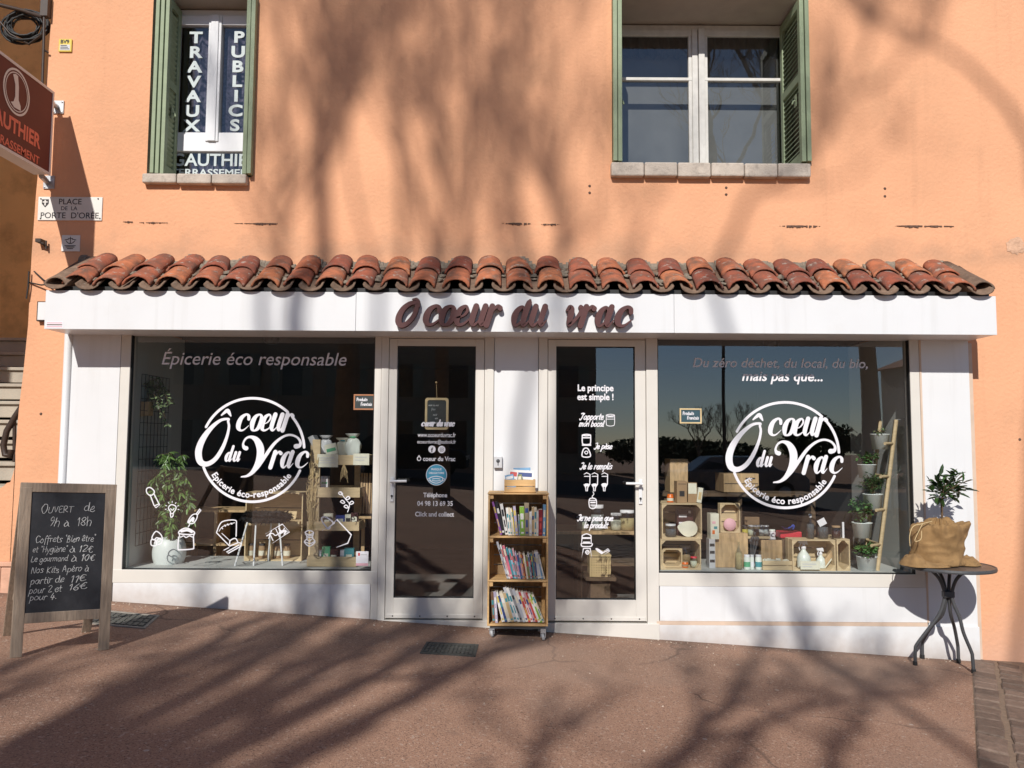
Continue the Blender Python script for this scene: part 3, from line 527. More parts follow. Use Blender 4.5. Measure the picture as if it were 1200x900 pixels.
for a, b in ((xa+.05, xm0), (xm1, xb-.05)):
    f.box(a, b, YWN+.01, YWN+.05, zmu-.014, zmu+.014); f.box(a, b, YWN+.012, YWN+.05, zt_-.10, zt_-.046); f.box(a, b, YWN+.012, YWN+.05, zb_+.042, zb_+.09)
    f.box(a, a+.03, YWN+.013, YWN+.05, zb_+.09, zt_-.1); f.box(b-.03, b, YWN+.013, YWN+.05, zb_+.09, zt_-.1)
wn2 = f.build('casement_window', 'oldwin', bld, .004)
for a, b in ((xa+.05, xm0), (xm1, xb-.05)):
    p = MB(); p.add([(a,YWN+.035,zb_),(b,YWN+.035,zb_),(b,YWN+.035,zt_-.05),(a,YWN+.035,zt_-.05)], [(0,1,2,3)]); p.build('pane', 'upglass', wn2)
p = MB(); zc = Z(60, YWN+.12, 800)
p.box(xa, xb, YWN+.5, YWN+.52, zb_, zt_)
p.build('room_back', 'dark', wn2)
p = MB(); n = 26
for a, b in ((xa+.06, xm-.02), (xm+.02, xb-.06)):
    for i in range(n):
        u0, u1 = a+(b-a)*i/n, a+(b-a)*(i+1)/n; d0, d1 = .01*math.sin(i*1.9), .01*math.sin((i+1)*1.9)
        p.add([(u0,YWN+.20+d0,zc-.04*math.sin(i*.8)**2),(u1,YWN+.20+d1,zc-.04*math.sin((i+1)*.8)**2),(u1,YWN+.20+d1,zt_),(u0,YWN+.20+d0,zt_)], [(0,1,2,3)], 0, True)
p.build('valance', 'greynet', wn2)
p = MB(); p.box(xa+.05, xb-.05, YWN+.24, YWN+.245, zb_, zc+.06); p.build('net_curtain', 'paleblind', wn2)
# window on the left: white plastic casements with lettering on the panes
YP = YW+.20; f = MB(); xa, xb = w1[0]+.01, w1[1]-.01; zb1 = zs1-.03; zt1 = zo-.01
win_frame(f, xa, xb, zb1, zt1, YP+.02, .06, .06)
mL, mR = X(243,YP,100), X(258,YP,100); gl0 = X(208,YP,100); gr1 = xb-.06
zr1, zr0 = Z(155,YP,230), Z(177,YP,230); zgt = Z(29,YP,230)
f.box(mL, mR, YP-.012, YP+.06, zr1-.08, zt1-.06); f.box(mL+.022, mR-.022, YP-.022, YP-.0125, zr1-.08, zt1-.06)
f.box(xa+.06, xb-.06, YP, YP+.06, zr0, zr1-.0); f.box(xa+.06, mL, YP, YP+.055, zgt, zt1-.062); f.box(mR, xb-.06, YP, YP+.055, zgt, zt1-.062)
f.box(xa+.06, gl0, YP, YP+.055, zr1, zgt); f.box(gr1, xb-.06, YP, YP+.055, zr1, zgt)
wn1 = f.build('casement_window', 'pvc', bld, .004)
p = MB(); p.add([(xa+.06,YP+.03,zb1),(xb-.06,YP+.03,zb1),(xb-.06,YP+.03,zt1-.06),(xa+.06,YP+.03,zt1-.06)], [(0,1,2,3)]); p.build('pane', 'upglass', wn1)
p = MB(); n = 40
for i in range(n):
    u0, u1 = xa+(xb-xa)*i/n, xa+(xb-xa)*(i+1)/n; d0, d1 = .02*math.sin(i*1.7), .02*math.sin((i+1)*1.7)
    if u0 < X(218,YP+.1,100): continue
    p.add([(u0,YP+.10+d0,zb1),(u1,YP+.10+d1,zb1),(u1,YP+.10+d1,zt1-.14),(u0,YP+.10+d0,zt1-.14)], [(0,1,2,3)], 0, True)
p.build('lace_curtain', 'curtain', wn1)
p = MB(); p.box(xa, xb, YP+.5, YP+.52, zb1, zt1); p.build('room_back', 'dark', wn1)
lt = MB(); fnL = lambda x, y, l: (x, YP+.022-l, y)
def vword(word, pxc, py0, dpy):
    for i, c in enumerate(word):
        vs, fs = text2d(c, .138, .036, align='CENTER'); cx = X(pxc-.25*i,YP,100); zz = Z(py0+dpy*i, YP, pxc)
        put(lt, [([(x*1.28, y) for x, y in vs], fs)], lambda x, y, l: fnL(x+cx, y+zz, l))
vword('TRAVAUX', 226.5, 48.5, 17.3); vword('PUBLICS', 277, 48, 17.3)
for s, size, px, py, sx in (('GAUTHIER', .150, 200, 193, 1.02), ('TERRASSEMENT', .085, 199.5, 205, 1.22)):
    vs, fs = text2d(s, size, .020); x0, z0 = X(px,YP,190), Z(py,YP,230)
    put(lt, [([(x*sx, y) for x, y in vs], fs)], lambda x, y, l: fnL(x+x0, y+z0, l))
lt.v = [p for p in lt.v]; lt.build('lettering', 'dimvinyl', wn1)
# shutters folded back into the reveals
def shutter(x, sgn, n, zs, y0, y1, t=.034):
    for k in range(n):
        m_ = MB(); xx = x + sgn*k*(t+.007); a, b = sorted((xx, xx+sgn*t)); yy0 = y0+.01*k; z0, z1 = zs+.012, zo-.03-.004*k
        rail = .055
        for ya, yb, za, zb in ((yy0,yy0+rail,z0,z1),(y1-rail,y1,z0,z1),(yy0+rail,y1-rail,z0,z0+.09),(yy0+rail,y1-rail,z1-.07,z1),(yy0+rail,y1-rail,(z0+z1)/2,(z0+z1)/2+.07)):
            m_.box(a,b,ya,yb,za,zb)
        nz_ = int((z1-z0-.2)/.042)
        for i in range(nz_):
            zc_ = z0+.11+.042*i; m_.hexa([(a+.006,yy0+rail,zc_),(b-.006,yy0+rail,zc_+.026),(b-.006,y1-rail,zc_+.026),(a+.006,y1-rail,zc_),(a+.006,yy0+rail,zc_+.007),(b-.006,yy0+rail,zc_+.033),(b-.006,y1-rail,zc_+.033),(a+.006,y1-rail,zc_+.007)])
        o = m_.build('shutter', 'shutter', bld, .003)
        if k == n-1:
            h = MB(); zc_ = z0+.62*(.9); xi = (b if sgn > 0 else a); h.tube([(xi,yy0+.12,zc_),(xi+sgn*.02,yy0+.12,zc_),(xi+sgn*.03,yy0+.12,zc_-.03)], .008, 6); h.box(min(xi,xi+sgn*.006),max(xi,xi+sgn*.006),yy0+.1,yy0+.14,zc_-.05,zc_+.05); h.build('latch', 'shutter', o)
shutter(X(179.5,.0,100), 1, 3, zs1, -.005, YP+.0, .030); shutter(X(297,.0,100), -1, 2, zs1, -.005, YP+.0)
shutter(X(718.5,.0,100), 1, 2, zs2, -.005, YWN+.01); shutter(X(948.5,.0,100), -1, 2, zs2, -.02, YWN+.01)
# scars where a cornice was cut off, and small marks in the render
r5 = random.Random(11)
for px, py, L_ in ((180,261,34),(300,262,52),(605,262,34),(645,263,22),(938,265,50),(1083,265,70),(150,260,12)):
    sc_ = MB(); P = PW(px, py); n = 30; wv = L_/145/2; hh = .5
    for i in range(n):
        u = -wv + 2*wv*i/n; hh = min(1, max(.15, hh + r5.uniform(-.35,.35))); h = .011*hh*(1-abs(2*i/n-1)**4)
        if r5.random() < .12: continue
        sc_.box(P.x+u, P.x+u+2*wv/n, YW-.004-.003*r5.random(), YW-.001, P.z-h*r5.uniform(.6,1.6), P.z+h*.5)
    sc_.build('render_scar', 'scar', bld)
for px, py in ((691,218),(691,226),(851,220),(851,228),(1037,221),(1037,230),(48,485),(1195,515),(1075,700)):
    P = PW(px, py); sc_ = MB(); sc_.lathe([(.0,0),(.010,0),(.013,.006)], (P.x, YW-.004, P.z), 8, 0, Matrix.Rotation(R(-90),3,'X')); sc_.build('bolt_hole', 'scar', bld)

f = MB(); P = PW(1190,288); k = 22; vs = [(P.x,YW-.012,P.z)]
for i in range(k): rr = .075*r5.uniform(.8,1.15); vs.append((P.x+rr*math.cos(i*6.283/k), YW-.003, P.z+rr*math.sin(i*6.283/k)))
f.add(vs, [(0,1+(i+1)%k,1+i) for i in range(k)], 0, True); f.build('render_patch', 'patch', bld)

# ================================================================== ALLEY ON THE LEFT
st = MB(); nst = 9; zst = Z(398, YW+2.6, 15); rise = .19
for i in range(nst):
    z1 = zst - i*rise; y0 = YW+2.45-i*.27
    st.box(-8.2, -4.05, y0, YW+3.0, z1-rise+.03, z1-.035); st.box(-8.2, -4.05, y0-.03, YW+3.0, z1-.033, z1)
tag(st.build('stone_stairs', 'stone', None, .006), 'pale stone steps climbing the alley beside the orange building', 'stairs')
f = MB(); f.box(-9, -3.9, YW+3.0, YW+3.3, -1, 9)
ob = thing('ochre_house', 'brown ochre wall of the shaded house above the alley steps', 'house', (-6, YW+3, 0)); f.build('wall', 'ochre', ob)
f = MB(); f.box(-12, -6.32, -2.8, -.7, -1, 11); tag(f.build('alley_shade_block', 'ochre'), 'tall unseen ochre block added beside the alley to shade it', 'house')  # unseen slab, added to shade the alley wall, kept thin to admit skylight
hr = MB(); Yh = .62
pts = [W(*p, Yh) for p in ((40,455),(30,470),(18,488),(8,505),(4,522),(6,533),(12,535),(13,527))]
hr.tube(pts, .026, 8); hr.tube([W(17,490,Yh+.02), W(17,560,Yh+.02)], .016, 8); hr.tube([W(30,470,Yh+.02), W(30,560,Yh+.02)], .016, 8)
tag(hr.build('handrail', 'iron'), 'dark brown iron handrail with curled end by the alley steps', 'handrail')

# ================================================================== SHOPFRONT
sf = thing('shopfront', 'white clad shopfront with beige aluminium frames under the tile row', 'shopfront', (0, 0, 0))
zf0 = Z(389, YF); zf1 = Z(343.5, YF); xf0, xf1 = X(52.5,YF,363), X(1168,YF,370)
f = MB(); j1, j2 = X(417,YF,365), X(790,YF,365)
for a, b in ((xf0, j1), (j1, j2), (j2, xf1)): f.box(a+.0012, b-.0012, YF, YF+.012, zf0, zf1)
f.box(xf0+.002, xf1-.002, YF+.013, YW, zf0+.002, zf1-.002); f.build('fascia', 'white', sf, .0025)
f = MB(); f.box(xf0+.06, xf1-.04, YF+.02, YW-.002, zf1+.002, zf1+.035); f.build('shade_gap_strip', 'gasket', sf)  # black strip standing in for the shaded gap under the tiles
ztop = zf0 + .06
def zpanel(x, z): return z
def panel(px0, px1, Y0, Y1, z0, z1, name='cladding_panel'):
    m_ = MB(); x0, x1 = X(px0), X(px1); zb = (gz(x0)-.05, gz(x1)-.05) if z0 is None else (z0, z0)
    m_.hexa([(x0,Y0,zb[0]),(x1,Y0,zb[1]),(x1,Y1,zb[1]),(x0,Y1,zb[0]),(x0,Y0,z1),(x1,Y0,z1),(x1,Y1,z1),(x0,Y1,z1)]); return m_.build(name, 'white', sf, .002)
zg = Z(669, YG); zfb = Z(684, 0)
panel(79, 136.5, .0, .10, None, ztop); panel(578.5, 630.5, .006, .10, None, ztop)
zpl = Z(732, -.03)
panel(1082.5, 1139, .0, .10, zpl+.075*0, ztop)
panel(139, 437, -.004, .10, None, zfb-.012, 'base_panel')
panel(772, 1084, -.004, .10, zpl+.03, zfb-.012, 'base_panel')
panel(767, 1139.5, -.014, .10, None, zpl, 'plinth')
for bb in ((X(768), X(1080), -.012, .05, zpl+.001, zpl+.029),(X(1080.2), X(1082.4), -.006, .05, zpl+.03, ztop),(X(1139.2), X(1143.5), .005, YW-.001, gz(3.7)-.02, ztop-.08)):
    f = MB(); f.box(*bb); f.build('sealant_strip', 'seal', sf)
# beige frames
f = MB(); fr = lambda a, b, z0, z1, y0=0.0, y1=.085: f.box(X(a), X(b), y0, y1, z0, z1)
zb0 = -.25
for a, b in ((137.2,148.5),(1069,1080)): fr(a, b, zfb, ztop, -.004)
fr(437.5, 445.3, gz(X(441))-.02, ztop, -.0045)
fr(445.5, 454, gz(X(450))-.02, ztop, -.008); fr(567.2, 578, gz(X(572))-.02, ztop, -.008); fr(631, 641.5, gz(X(636))-.02, ztop, -.008); fr(757.6, 771, gz(X(763))-.02, ztop, -.010)
fr(137.2, 445.2, zfb-.011, zg, -.006); fr(771.2, 1080, zfb-.011, zg, -.006)
zdt = Z(397, 0)
fr(454.1, 567.1, zdt, ztop, -.007); fr(641.6, 757.5, zdt, ztop, -.007)
for a, b in ((148.6, 437.4), (771.2, 1068.9)): fr(a, b, Z(391,0), ztop, -.003)
fr(445.4, 578, -.2, Z(726.5,0,510), -.022, .09); fr(630.9, 771, -.25, Z(730,0,700), -.022, .09)
f.build('frame', 'frame', sf, .003)
f = MB(); f.box(X(578.2), X(630.8), -.002, .004, ztop-.01, ztop); f.build('head_trim', 'frame', sf)

def shop_window(px0, px1):
    o = MB(); x0, x1 = X(px0), X(px1); zt_ = Z(391.2, YG); t = .006
    for a in ((x0,x1,zt_-t,zt_),(x0,x1,zg,zg+t),(x0,x0+t,zg,zt_),(x1-t,x1,zg,zt_)): o.box(a[0],a[1],.004,.045,a[2],a[3])
    wn = o.build('display_window', 'gasket', sf)
    p = MB(); p.add([(x0,YG,zg-.005),(x1,YG,zg-.005),(x1,YG,zt_+.01),(x0,YG,zt_+.01)], [(0,1,2,3)]); p.build('pane', 'glass', wn)
    return wn
winL = shop_window(148.6, 437.4); winR = shop_window(771.2, 1068.9)
YD = YG-.003
fD = lambda x, y, l: (x, YD-l, y)
def px2(px, py, Y=YD): p = W(px, py, Y); return p.x, p.z
def pxstroke(pts, w_px, fx, n=5, closed=False, smooth=True):
    """stroke through photo pixels, width in pixels"""
    k = (6.3+YD)/F; q = []
    for p in pts:
        a, b = px2(*fx(p[0], p[1])); q.append((a, b, (p[2] if len(p) > 2 else w_px)*k))
    return ribbon(q, n, closed, smooth)
def logo(fx, s, word3):
    """the round shop emblem; fx maps the 900-unit drawing to photo pixels, s = pixels per unit"""
    G_ = []; S = lambda pts, w_=20, cl=False, n=6: G_.append(pxstroke([(p[0],p[1],(p[2] if len(p)>2 else w_)*s) for p in pts], 1, fx, n, cl))
    def arc(a0, a1, n=40): S([(455+364*math.cos(R(a)), 464-364*math.sin(R(a)), 18) for a in [a0+(a1-a0)*i/n for i in range(n+1)]], 20, False, 1)
    arc(153.5, 47); arc(39, 3); arc(-23.5, -160.5)
    S([(286,246,16),(230,256,20),(162,312,30),(104,392,42),(76,474,48),(88,545,44),(134,563,34),(192,530,30),(242,455,26),(276,370,20),(290,300,17),(284,262,16)], 20, True)
    S([(238,219,10),(262,198,20),(281,186,26),(292,204,22),(303,224,10)], 20, False, 3)
    S([(412,452,30),(398,446,26),(390,420,14),(408,385,14),(440,372,18),(478,388,36),(504,430,50),(512,480,52),(498,548,44),(462,612,30),(420,645,18),(378,652,9)])
    S([(376,654,7),(430,640,16),(490,588,22),(550,500,24),(604,425,21),(660,377,17),(715,358,15),(765,372,15),(792,405,17),(786,432,26),(762,438,34)])
    k = s*(6.3+YD)/F
    for wd, x, y, xh, sx, fat in (('c',330,332,122,.93,-.025),('o',425,332,122,.93,-.025),('e',497,332,122,.86,-.025),('u',566,332,122,.85,-.025),('r',655,332,122,.76,-.025),('d',255,545,66,.84,.02),('u',312,545,66,.84,.02),('r',568,592,118,.86,-.025),('a',640,592,118,.86,-.025),('c',745,592,118,.95,-.025)):
        a, b = px2(*fx(x, y)); G_.extend(script(wd, a, b, xh*k, .26, sx, fat))
    vs, fs = text2d(word3, 60*k, .028, sp=1.05); wdt = max(v[0] for v in vs); c = px2(*fx(455,464)); Rb = 331*k
    a0, a1 = R(211.5), R(327.5); sc_x = (a1-a0)*Rb/wdt
    G_.append(([(c[0]+(Rb-y)*math.cos(a0+x*sc_x/Rb), c[1]+(Rb-y)*math.sin(a0+x*sc_x/Rb)) for x, y in vs], fs))
    return G_
for wn, fx, s, t3 in ((winL, lambda u, v_: (220+u/6, 450+v_/6), 1/6, 'Epicerie éco-responsable'), (winR, lambda u, v_: (840+u/5.624*.975+1.2, 450+v_/5.624*.955+4.5), .965/5.624, 'Épicerie éco responsable')):
    m_ = MB(); put(m_, logo(fx, s, t3), fD); m_.build('emblem', 'decal', wn)
def line_text(s, pxa, pxb, py, bold=.012, shear=0, Y=YD, py2=None, ys=1.0):
    vs, fs = text2d(s, 1, bold, shear); x0 = min(v[0] for v in vs); x1 = max(v[0] for v in vs)
    a = W(pxa, py, Y); b = W(pxb, py2 or py + .0063*(pxb-pxa), Y); k = (b.x-a.x)/(x1-x0)
    return [(a.x+(x-x0)*k, a.z + y*k*ys) for x, y in vs], fs
m_ = MB(); put(m_, [line_text('Épicerie éco responsable', 189.5, 406, 427, .004, .22)], fD); m_.build('lettering', 'decal', winL)
m_ = MB(); put(m_, [line_text('Du zéro déchet, du local, du bio,', 812, 1017, 430, .012, .22), line_text('mais pas que...', 869.5, 964, 446, .018, .22)], fD); m_.build('lettering', 'decal', winR)
# drawings in white vinyl along the foot of the left window
a7 = lambda u, v_: (150+u/7.5, 560+v_/7.5); a6 = lambda u, v_: (240+u/6, 600+v_/6); a45 = lambda u, v_: (350+u/4.5, 480+v_/4.5)
ICS = [[]]; IC = ICS[0]
def ic(pts, w_, fx, cl=False, sm=True): ICS[-1].append(pxstroke(pts, w_*.78, fx, 4, cl, sm))
ic([(165,95),(195,85),(230,115),(225,140),(195,155),(165,130)], 1.7, a7, True); ic([(195,150),(228,240),(245,262),(278,238),(228,140)], 1.7, a7, False, False); ic([(232,245),(275,228)], 1.5, a7)
ICS.append([]); ic([(375,300),(355,265),(380,235),(420,250),(418,280),(400,305),(395,335),(378,345),(372,310)], 1.6, a7, True); ic([(375,270),(390,285),(405,268)], 1.3, a7); ic([(380,315),(398,312)], 1.6, a7)
for a in range(7): ic([(388+52*math.cos(R(-10+33*a)), 268-52*math.sin(R(-10+33*a))),(388+62*math.cos(R(-10+33*a)), 268-62*math.sin(R(-10+33*a)))], 1.1, a7)
ICS.append([]); ic([(530,430),(545,400),(525,388),(560,330),(600,318),(608,345),(580,395),(545,402)], 1.6, a7, False); ic([(598,318),(632,272),(642,282),(608,328)], 1.7, a7, False, False); ic([(540,385),(575,350),(570,380)], 3.2, a7)
ICS.append([]); ic([(450,470),(490,445),(530,445),(580,475),(578,495),(520,498),(452,490)], 1.9, a7, True); ic([(470,470),(520,460),(560,475)], 3.4, a7); ic([(450,495),(460,520),(490,510),(510,525),(540,510),(570,520),(582,495)], 1.5, a7); ic([(445,520),(440,620),(460,632),(565,625),(578,608),(575,515)], 1.8, a7, False)
ICS.append([]); ic([(210,525),(245,470),(290,500),(300,545),(255,525),(230,545)], 1.7, a7, True); ic([(235,545),(205,545),(205,590),(245,595),(250,560)], 1.7, a7, True); ic([(250,560),(275,530),(300,550),(285,580),(252,582)], 1.7, a7, True); ic([(232,575),(240,555)],1.4,a7); ic([(262,565),(280,555)],1.4,a7)
ICS.append([]); ic([(82,145),(110,80),(150,60),(215,58),(222,90),(220,170)], 1.6, a6); ic([(82,145),(170,235)], 1.6, a6); ic([(120,150),(180,205)], 1.0, a6); ic([(100,135),(130,100),(210,75)], 1.0, a6)
for p in ((120,110),(140,92),(160,84),(185,78)): ic([p,(p[0]+6,p[1]+8)], 1.5, a6)
ic([(175,225),(180,200),(215,185),(232,210)], 1.7, a6); ic([(175,240),(235,215),(258,220),(255,240),(165,290),(152,282),(240,232)], 1.7, a6, False, False); ic([(135,268),(170,250)],1.3,a6)
ICS.append([]); ic([(425,155),(545,85),(595,140),(475,220)], 1.6, a6, True, False); ic([(455,150),(480,200)], 1.2, a6); ic([(500,120),(525,175)], 1.2, a6); ic([(435,168),(475,150),(500,165),(545,130),(580,140)], 1.4, a6); ic([(520,115),(545,140),(560,115)], 1.6, a6); ic([(470,130),(450,185)], 1.4, a6); ic([(530,150),(570,130),(560,155)],2.5,a6)
ICS.append([]); ic([(705,145),(735,130),(765,145),(735,160)], 1.7, a6, True); ic([(708,150),(720,185),(700,210),(735,240),(775,210),(755,180),(765,150)], 1.7, a6); ic([(718,170),(755,165)],1.4,a6); ic([(715,180),(760,178)],1.4,a6); ic([(705,210),(740,222),(770,208)],1.6,a6); ic([(720,195),(735,205),(750,192)],1.4,a6)
ICS.append([]); ic([(865,118),(828,70),(822,42),(850,35),(895,65),(905,80)], 2.0, a6); ic([(825,130),(865,112),(905,82),(928,52),(1030,160),(1005,220),(925,248)], 1.8, a6, True, False); ic([(870,118),(880,108)],2.6,a6); ic([(900,82),(908,78)],2.6,a6)
ICS.append([]); ic([(258,540),(268,500),(245,470),(222,438)], 1.1, a45)
for p in ((232,445,-1),(248,470,1),(243,490,-1),(268,495,1),(262,515,-1)): ic([(p[0],p[1]),(p[0]+p[2]*12,p[1]-12),(p[0]+p[2]*22,p[1]-4),(p[0]+p[2]*10,p[1]+4)], 1.5, a45, True)
for g_ in ICS:
    m_ = MB(); put(m_, g_, fD); m_.build('drawn_icon', 'decal', winL)
m_ = MB(); a, b = W(417.5,646,YD), W(431.5,663,YD); m_.box(a.x,b.x,YD-.002,YD,b.z,a.z,0); m_.box(a.x,b.x,YD-.0026,YD-.0021,b.z,b.z+.02,1); m_.box(a.x+.015,a.x+.03,YD-.0026,YD-.0021,a.z-.035,a.z-.012,2); m_.box(a.x+.035,b.x-.012,YD-.0026,YD-.0021,a.z-.03,a.z-.022,3)
m_.build('sticker', ['decal','pink','redcloth','box'], winL)

# ---- doors
def door(l0, l1, g0, g1, gt, gb, lb, hpx, hside):
    d = MB(); x0, x1, xg0, xg1 = X(l0)+.003, X(l1)-.003, X(g0), X(g1); zt_, zb_ = zdt-.004, Z(lb, 0, (l0+l1)/2); za, zc_ = Z(gt,0,(l0+l1)/2), Z(gb,0,(l0+l1)/2); Y0, Y1 = .0, .06
    d.box(x0,xg0,Y0,Y1,zb_,zt_); d.box(xg1,x1,Y0,Y1,zb_,zt_); d.box(xg0,xg1,Y0,Y1,za,zt_); d.box(xg0,xg1,Y0,Y1,zb_,zc_)
    d.box(x0+.01,x1-.01,Y0-.006,Y0-.0005,zb_+.004,zb_+.035)
    dr = d.build('door', 'frame', sf, .004)
    k = MB(); t = .006
    for a in ((xg0,xg1,za-t,za),(xg0,xg1,zc_,zc_+t),(xg0,xg0+t,zc_,za),(xg1-t,xg1,zc_,za)): k.box(a[0],a[1],.012,.05,a[2],a[3])
    k.build('gasket', 'gasket', dr)
    p = MB(); p.add([(xg0,.03,zc_),(xg1,.03,zc_),(xg1,.03,za),(xg0,.03,za)], [(0,1,2,3)]); p.build('pane', 'glass', dr)
    h = MB(); P = W(hpx, 564 if hside > 0 else 567, -.01); h.box(P.x-.014,P.x+.014,-.012,-.0005,P.z-.16,P.z+.035); h.tube([(P.x,-.012,P.z),(P.x,-.055,P.z)], .010, 8); h.tube([(P.x-hside*.01,-.055,P.z),(P.x+hside*.03,-.058,P.z+.003),(P.x+hside*.12,-.052,P.z+.004)], .011, 8)
    h.build('handle', 'white', dr, .003)
    kk = MB(); kk.lathe([(.0,.0),(.009,.0),(.009,.006)], (P.x,-.0125,P.z-.115), 10, 0, Matrix.Rotation(R(90),3,'X')); kk.box(P.x-.003,P.x+.003,-.0195,-.0185,P.z-.135,P.z-.112); kk.build('keyhole', 'ink', dr)
    s = MB()
    for i in range(4): xx = x0+.06+(x1-x0-.12)*i/3; s.lathe([(.0,.0),(.006,.0)], (xx,-.0075,zb_+.02), 8, 0, Matrix.Rotation(R(90),3,'X'))
    s.build('screw', 'ink', dr)
    return dr
dL = door(454, 567.2, 463.8, 556.5, 405.5, 701, 725, 459.5, 1); dR = door(641.6, 757.5, 651.6, 744.6, 406, 703, 728, 750.5, -1)
YDD = .027; fDD = lambda x, y, l: (x, YDD-l, y)
T = lambda s, a, b, py, bold=.018, ys=1.12: line_text(s, a, b, py, bold, 0, YDD, None, ys)
m_ = MB(); put(m_, [T('www.ocoeurduvrac.fr',489.5,534,512,.012,1.45), T('ocoeurduvrac@outlook.fr',489,534,519.6,.004,1.45), T('Ô coeur du Vrac',488.5,533.5,540,.02), T('Téléphone',496,524,582.5,.024), T('04 98 13 69 35',489,530.5,592.5,.022), T('Click and collect',486.5,532,605,.026)], fDD)
k = (6.3+YDD)/F; p0 = W(493.5,499.5,YDD); sg = script('c',p0.x,p0.z,4.6*k,.26,1,.1)+script('oeur',p0.x+4.2*k,p0.z,4.6*k,.26,.8,.1)+script('du',p0.x+18*k,p0.z,4.6*k,.26,.8,.1)+script('vrac',p0.x+26.5*k,p0.z,4.6*k,.26,.8,.1); put(m_, sg, fDD)
def disc(mb, px, py, rp, Y, lift, mi=0, n=28):
    c = W(px, py, Y); r = rp*(6.3+Y)/F; mb.add([(c.x, Y-lift, c.z)]+[(c.x+r*math.cos(i*6.2832/n), Y-lift, c.z+r*math.sin(i*6.2832/n)) for i in range(n)], [(0,1+i,1+(i+1)%n) for i in range(n)], mi)
disc(m_, 506.2, 526.5, 4.3, YDD, .0004); disc(m_, 517.6, 526.8, 4.3, YDD, .0004); m_.build('lettering', 'decal', dL)
m_ = MB(); vs, fs = text2d('f', .05, .03); c = W(506.4,529.8,YDD); put(m_, [([(x+c.x-.008, y+c.z) for x, y in vs], fs)], lambda x,y,l:(x,YDD-.0012,y))
c = W(517.6,526.8,YDD); sq = [(c.x-.013,c.z-.013,.004),(c.x+.013,c.z-.013,.004),(c.x+.013,c.z+.013,.004),(c.x-.013,c.z+.013,.004)]
m_.add(*[(lambda g_: [(v[0],YDD-.0012-v[2]*.0001,v[1]) for v in g_[0]])(ribbon(sq+[sq[0]],1,False,False)), ribbon(sq+[sq[0]],1,False,False)[1]])
g_ = ribbon([(c.x+.006*math.cos(a*.7854),c.z+.006*math.sin(a*.7854),.003) for a in range(9)],1,False,False); m_.add([(v[0],YDD-.0013-v[2]*.0001,v[1]) for v in g_[0]], g_[1]); m_.build('media_symbol', 'ink', dL)
m_ = MB(); disc(m_, 511.5, 556.5, 12.2, YDD, .0004, 0, 36); disc(m_, 511.5, 556.5, 11.6, YDD, .0008, 1, 36)
t1 = T('MASQUE', 505.5, 517.5, 551, .02); t2 = T('OBLIGATOIRE', 502.5, 520.5, 555.3, .02); lift = lambda x,y,l:(x,YDD-.0014-l,y)
put(m_, [t1], lift, 0); put(m_, [t2], lift, 0)
mk = [pxstroke([(504,560),(508,558.5),(511.5,558),(515,558.5),(519,560),(517.5,564),(511.5,566),(505.5,564)], .9, lambda u,v_:(u,v_), 4, True), pxstroke([(507,561.2),(511.5,560.6),(516,561.2)], .8, lambda u,v_:(u,v_)), pxstroke([(506.5,563),(511.5,563.5),(516.5,563)], .8, lambda u,v_:(u,v_)), pxstroke([(504,560),(501.5,561.5),(505,564)], .6, lambda u,v_:(u,v_)), pxstroke([(519,560),(521.5,561.5),(518,564)], .6, lambda u,v_:(u,v_))]
put(m_, mk, lift, 0); m_.build('round_sticker', ['decal','sticker'], dL)
m_ = MB(); put(m_, [T('Le principe',677,719,458,.03), T('est simple !',676.5,719,468.5,.03)], fDD)
def hpx(s, pxa, pxb, py, wpx=.75, slant=.30):
    a, b = W(pxa,py,YDD), W(pxb,py+.3,YDD); xh = (b.x-a.x)/hand_width(s,1); return hand(s, a.x, a.z, xh, wpx*(6.3+YDD)/F, slant, .015)
for a in (("J'apporte",679,707,491.5),('mon bocal',678.5,707.5,499.5),('Je pèse',696,717,526),('Je le remplis',679.5,717,549.5),('Je ne paie que',676.5,718,610,),('le produit',684,712,618.5)): put(m_, hpx(*a, 1.15), fDD)
I2 = []; a8 = lambda u, v_: (670+u/6.43, 450+v_/6.43); b8 = lambda u, v_: (670+u/8.18, 580+v_/8.18)
def i2(pts, w_, fx, cl=False, sm=True): I2.append(pxstroke(pts, w_*.85, fx, 4, cl, sm))
def jar(x, y, w_, h, fx, wd=1.1, fill=False):
    i2([(x,y),(x+w_*.5,y-h*.08),(x+w_,y),(x+w_*.5,y+h*.08)], wd, fx, True); i2([(x,y),(x,y+h*.8),(x+w_*.2,y+h),(x+w_*.8,y+h),(x+w_,y+h*.8),(x+w_,y)], wd, fx, False)
    if fill: i2([(x+w_*.2,y+h*.75),(x+w_*.8,y+h*.75)], 3.5, fx)
jar(258,235,62,80,a8,.9); i2([(260,265),(320,265)],.8,a8); i2([(268,248),(312,248)],1.3,a8)
jar(78,385,62,70,a8,1.5); i2([(80,405),(140,405)],1.6,a8); i2([(80,460),(140,460)],2,a8); i2([(78,545),(85,495),(105,482),(125,495),(138,545)],1.6,a8,True); i2([(95,515),(108,505),(120,515),(108,528)],1.2,a8,True)
for x, hh in ((90,1),(148,1),(222,2)):
    i2([(x,680),(x+20,668),(x+46,680),(x+44,755),(x+28,780),(x+26,805),(x+16,805),(x+14,780),(x,755)],1.3,a8,True,False); i2([(x+4,695),(x+42,695)],1,a8); i2([(x+14,760),(x+30,760)],3+hh,a8)
i2([(158,812),(165,830),(152,845),(160,862)],1,a8); i2([(165,45),(195,28),(232,45),(230,110),(198,130),(168,110)],1.3,b8,True); i2([(170,50),(230,50)],1.2,b8); i2([(180,70),(220,70)],2,b8); i2([(180,95),(220,95)],1.2,b8)
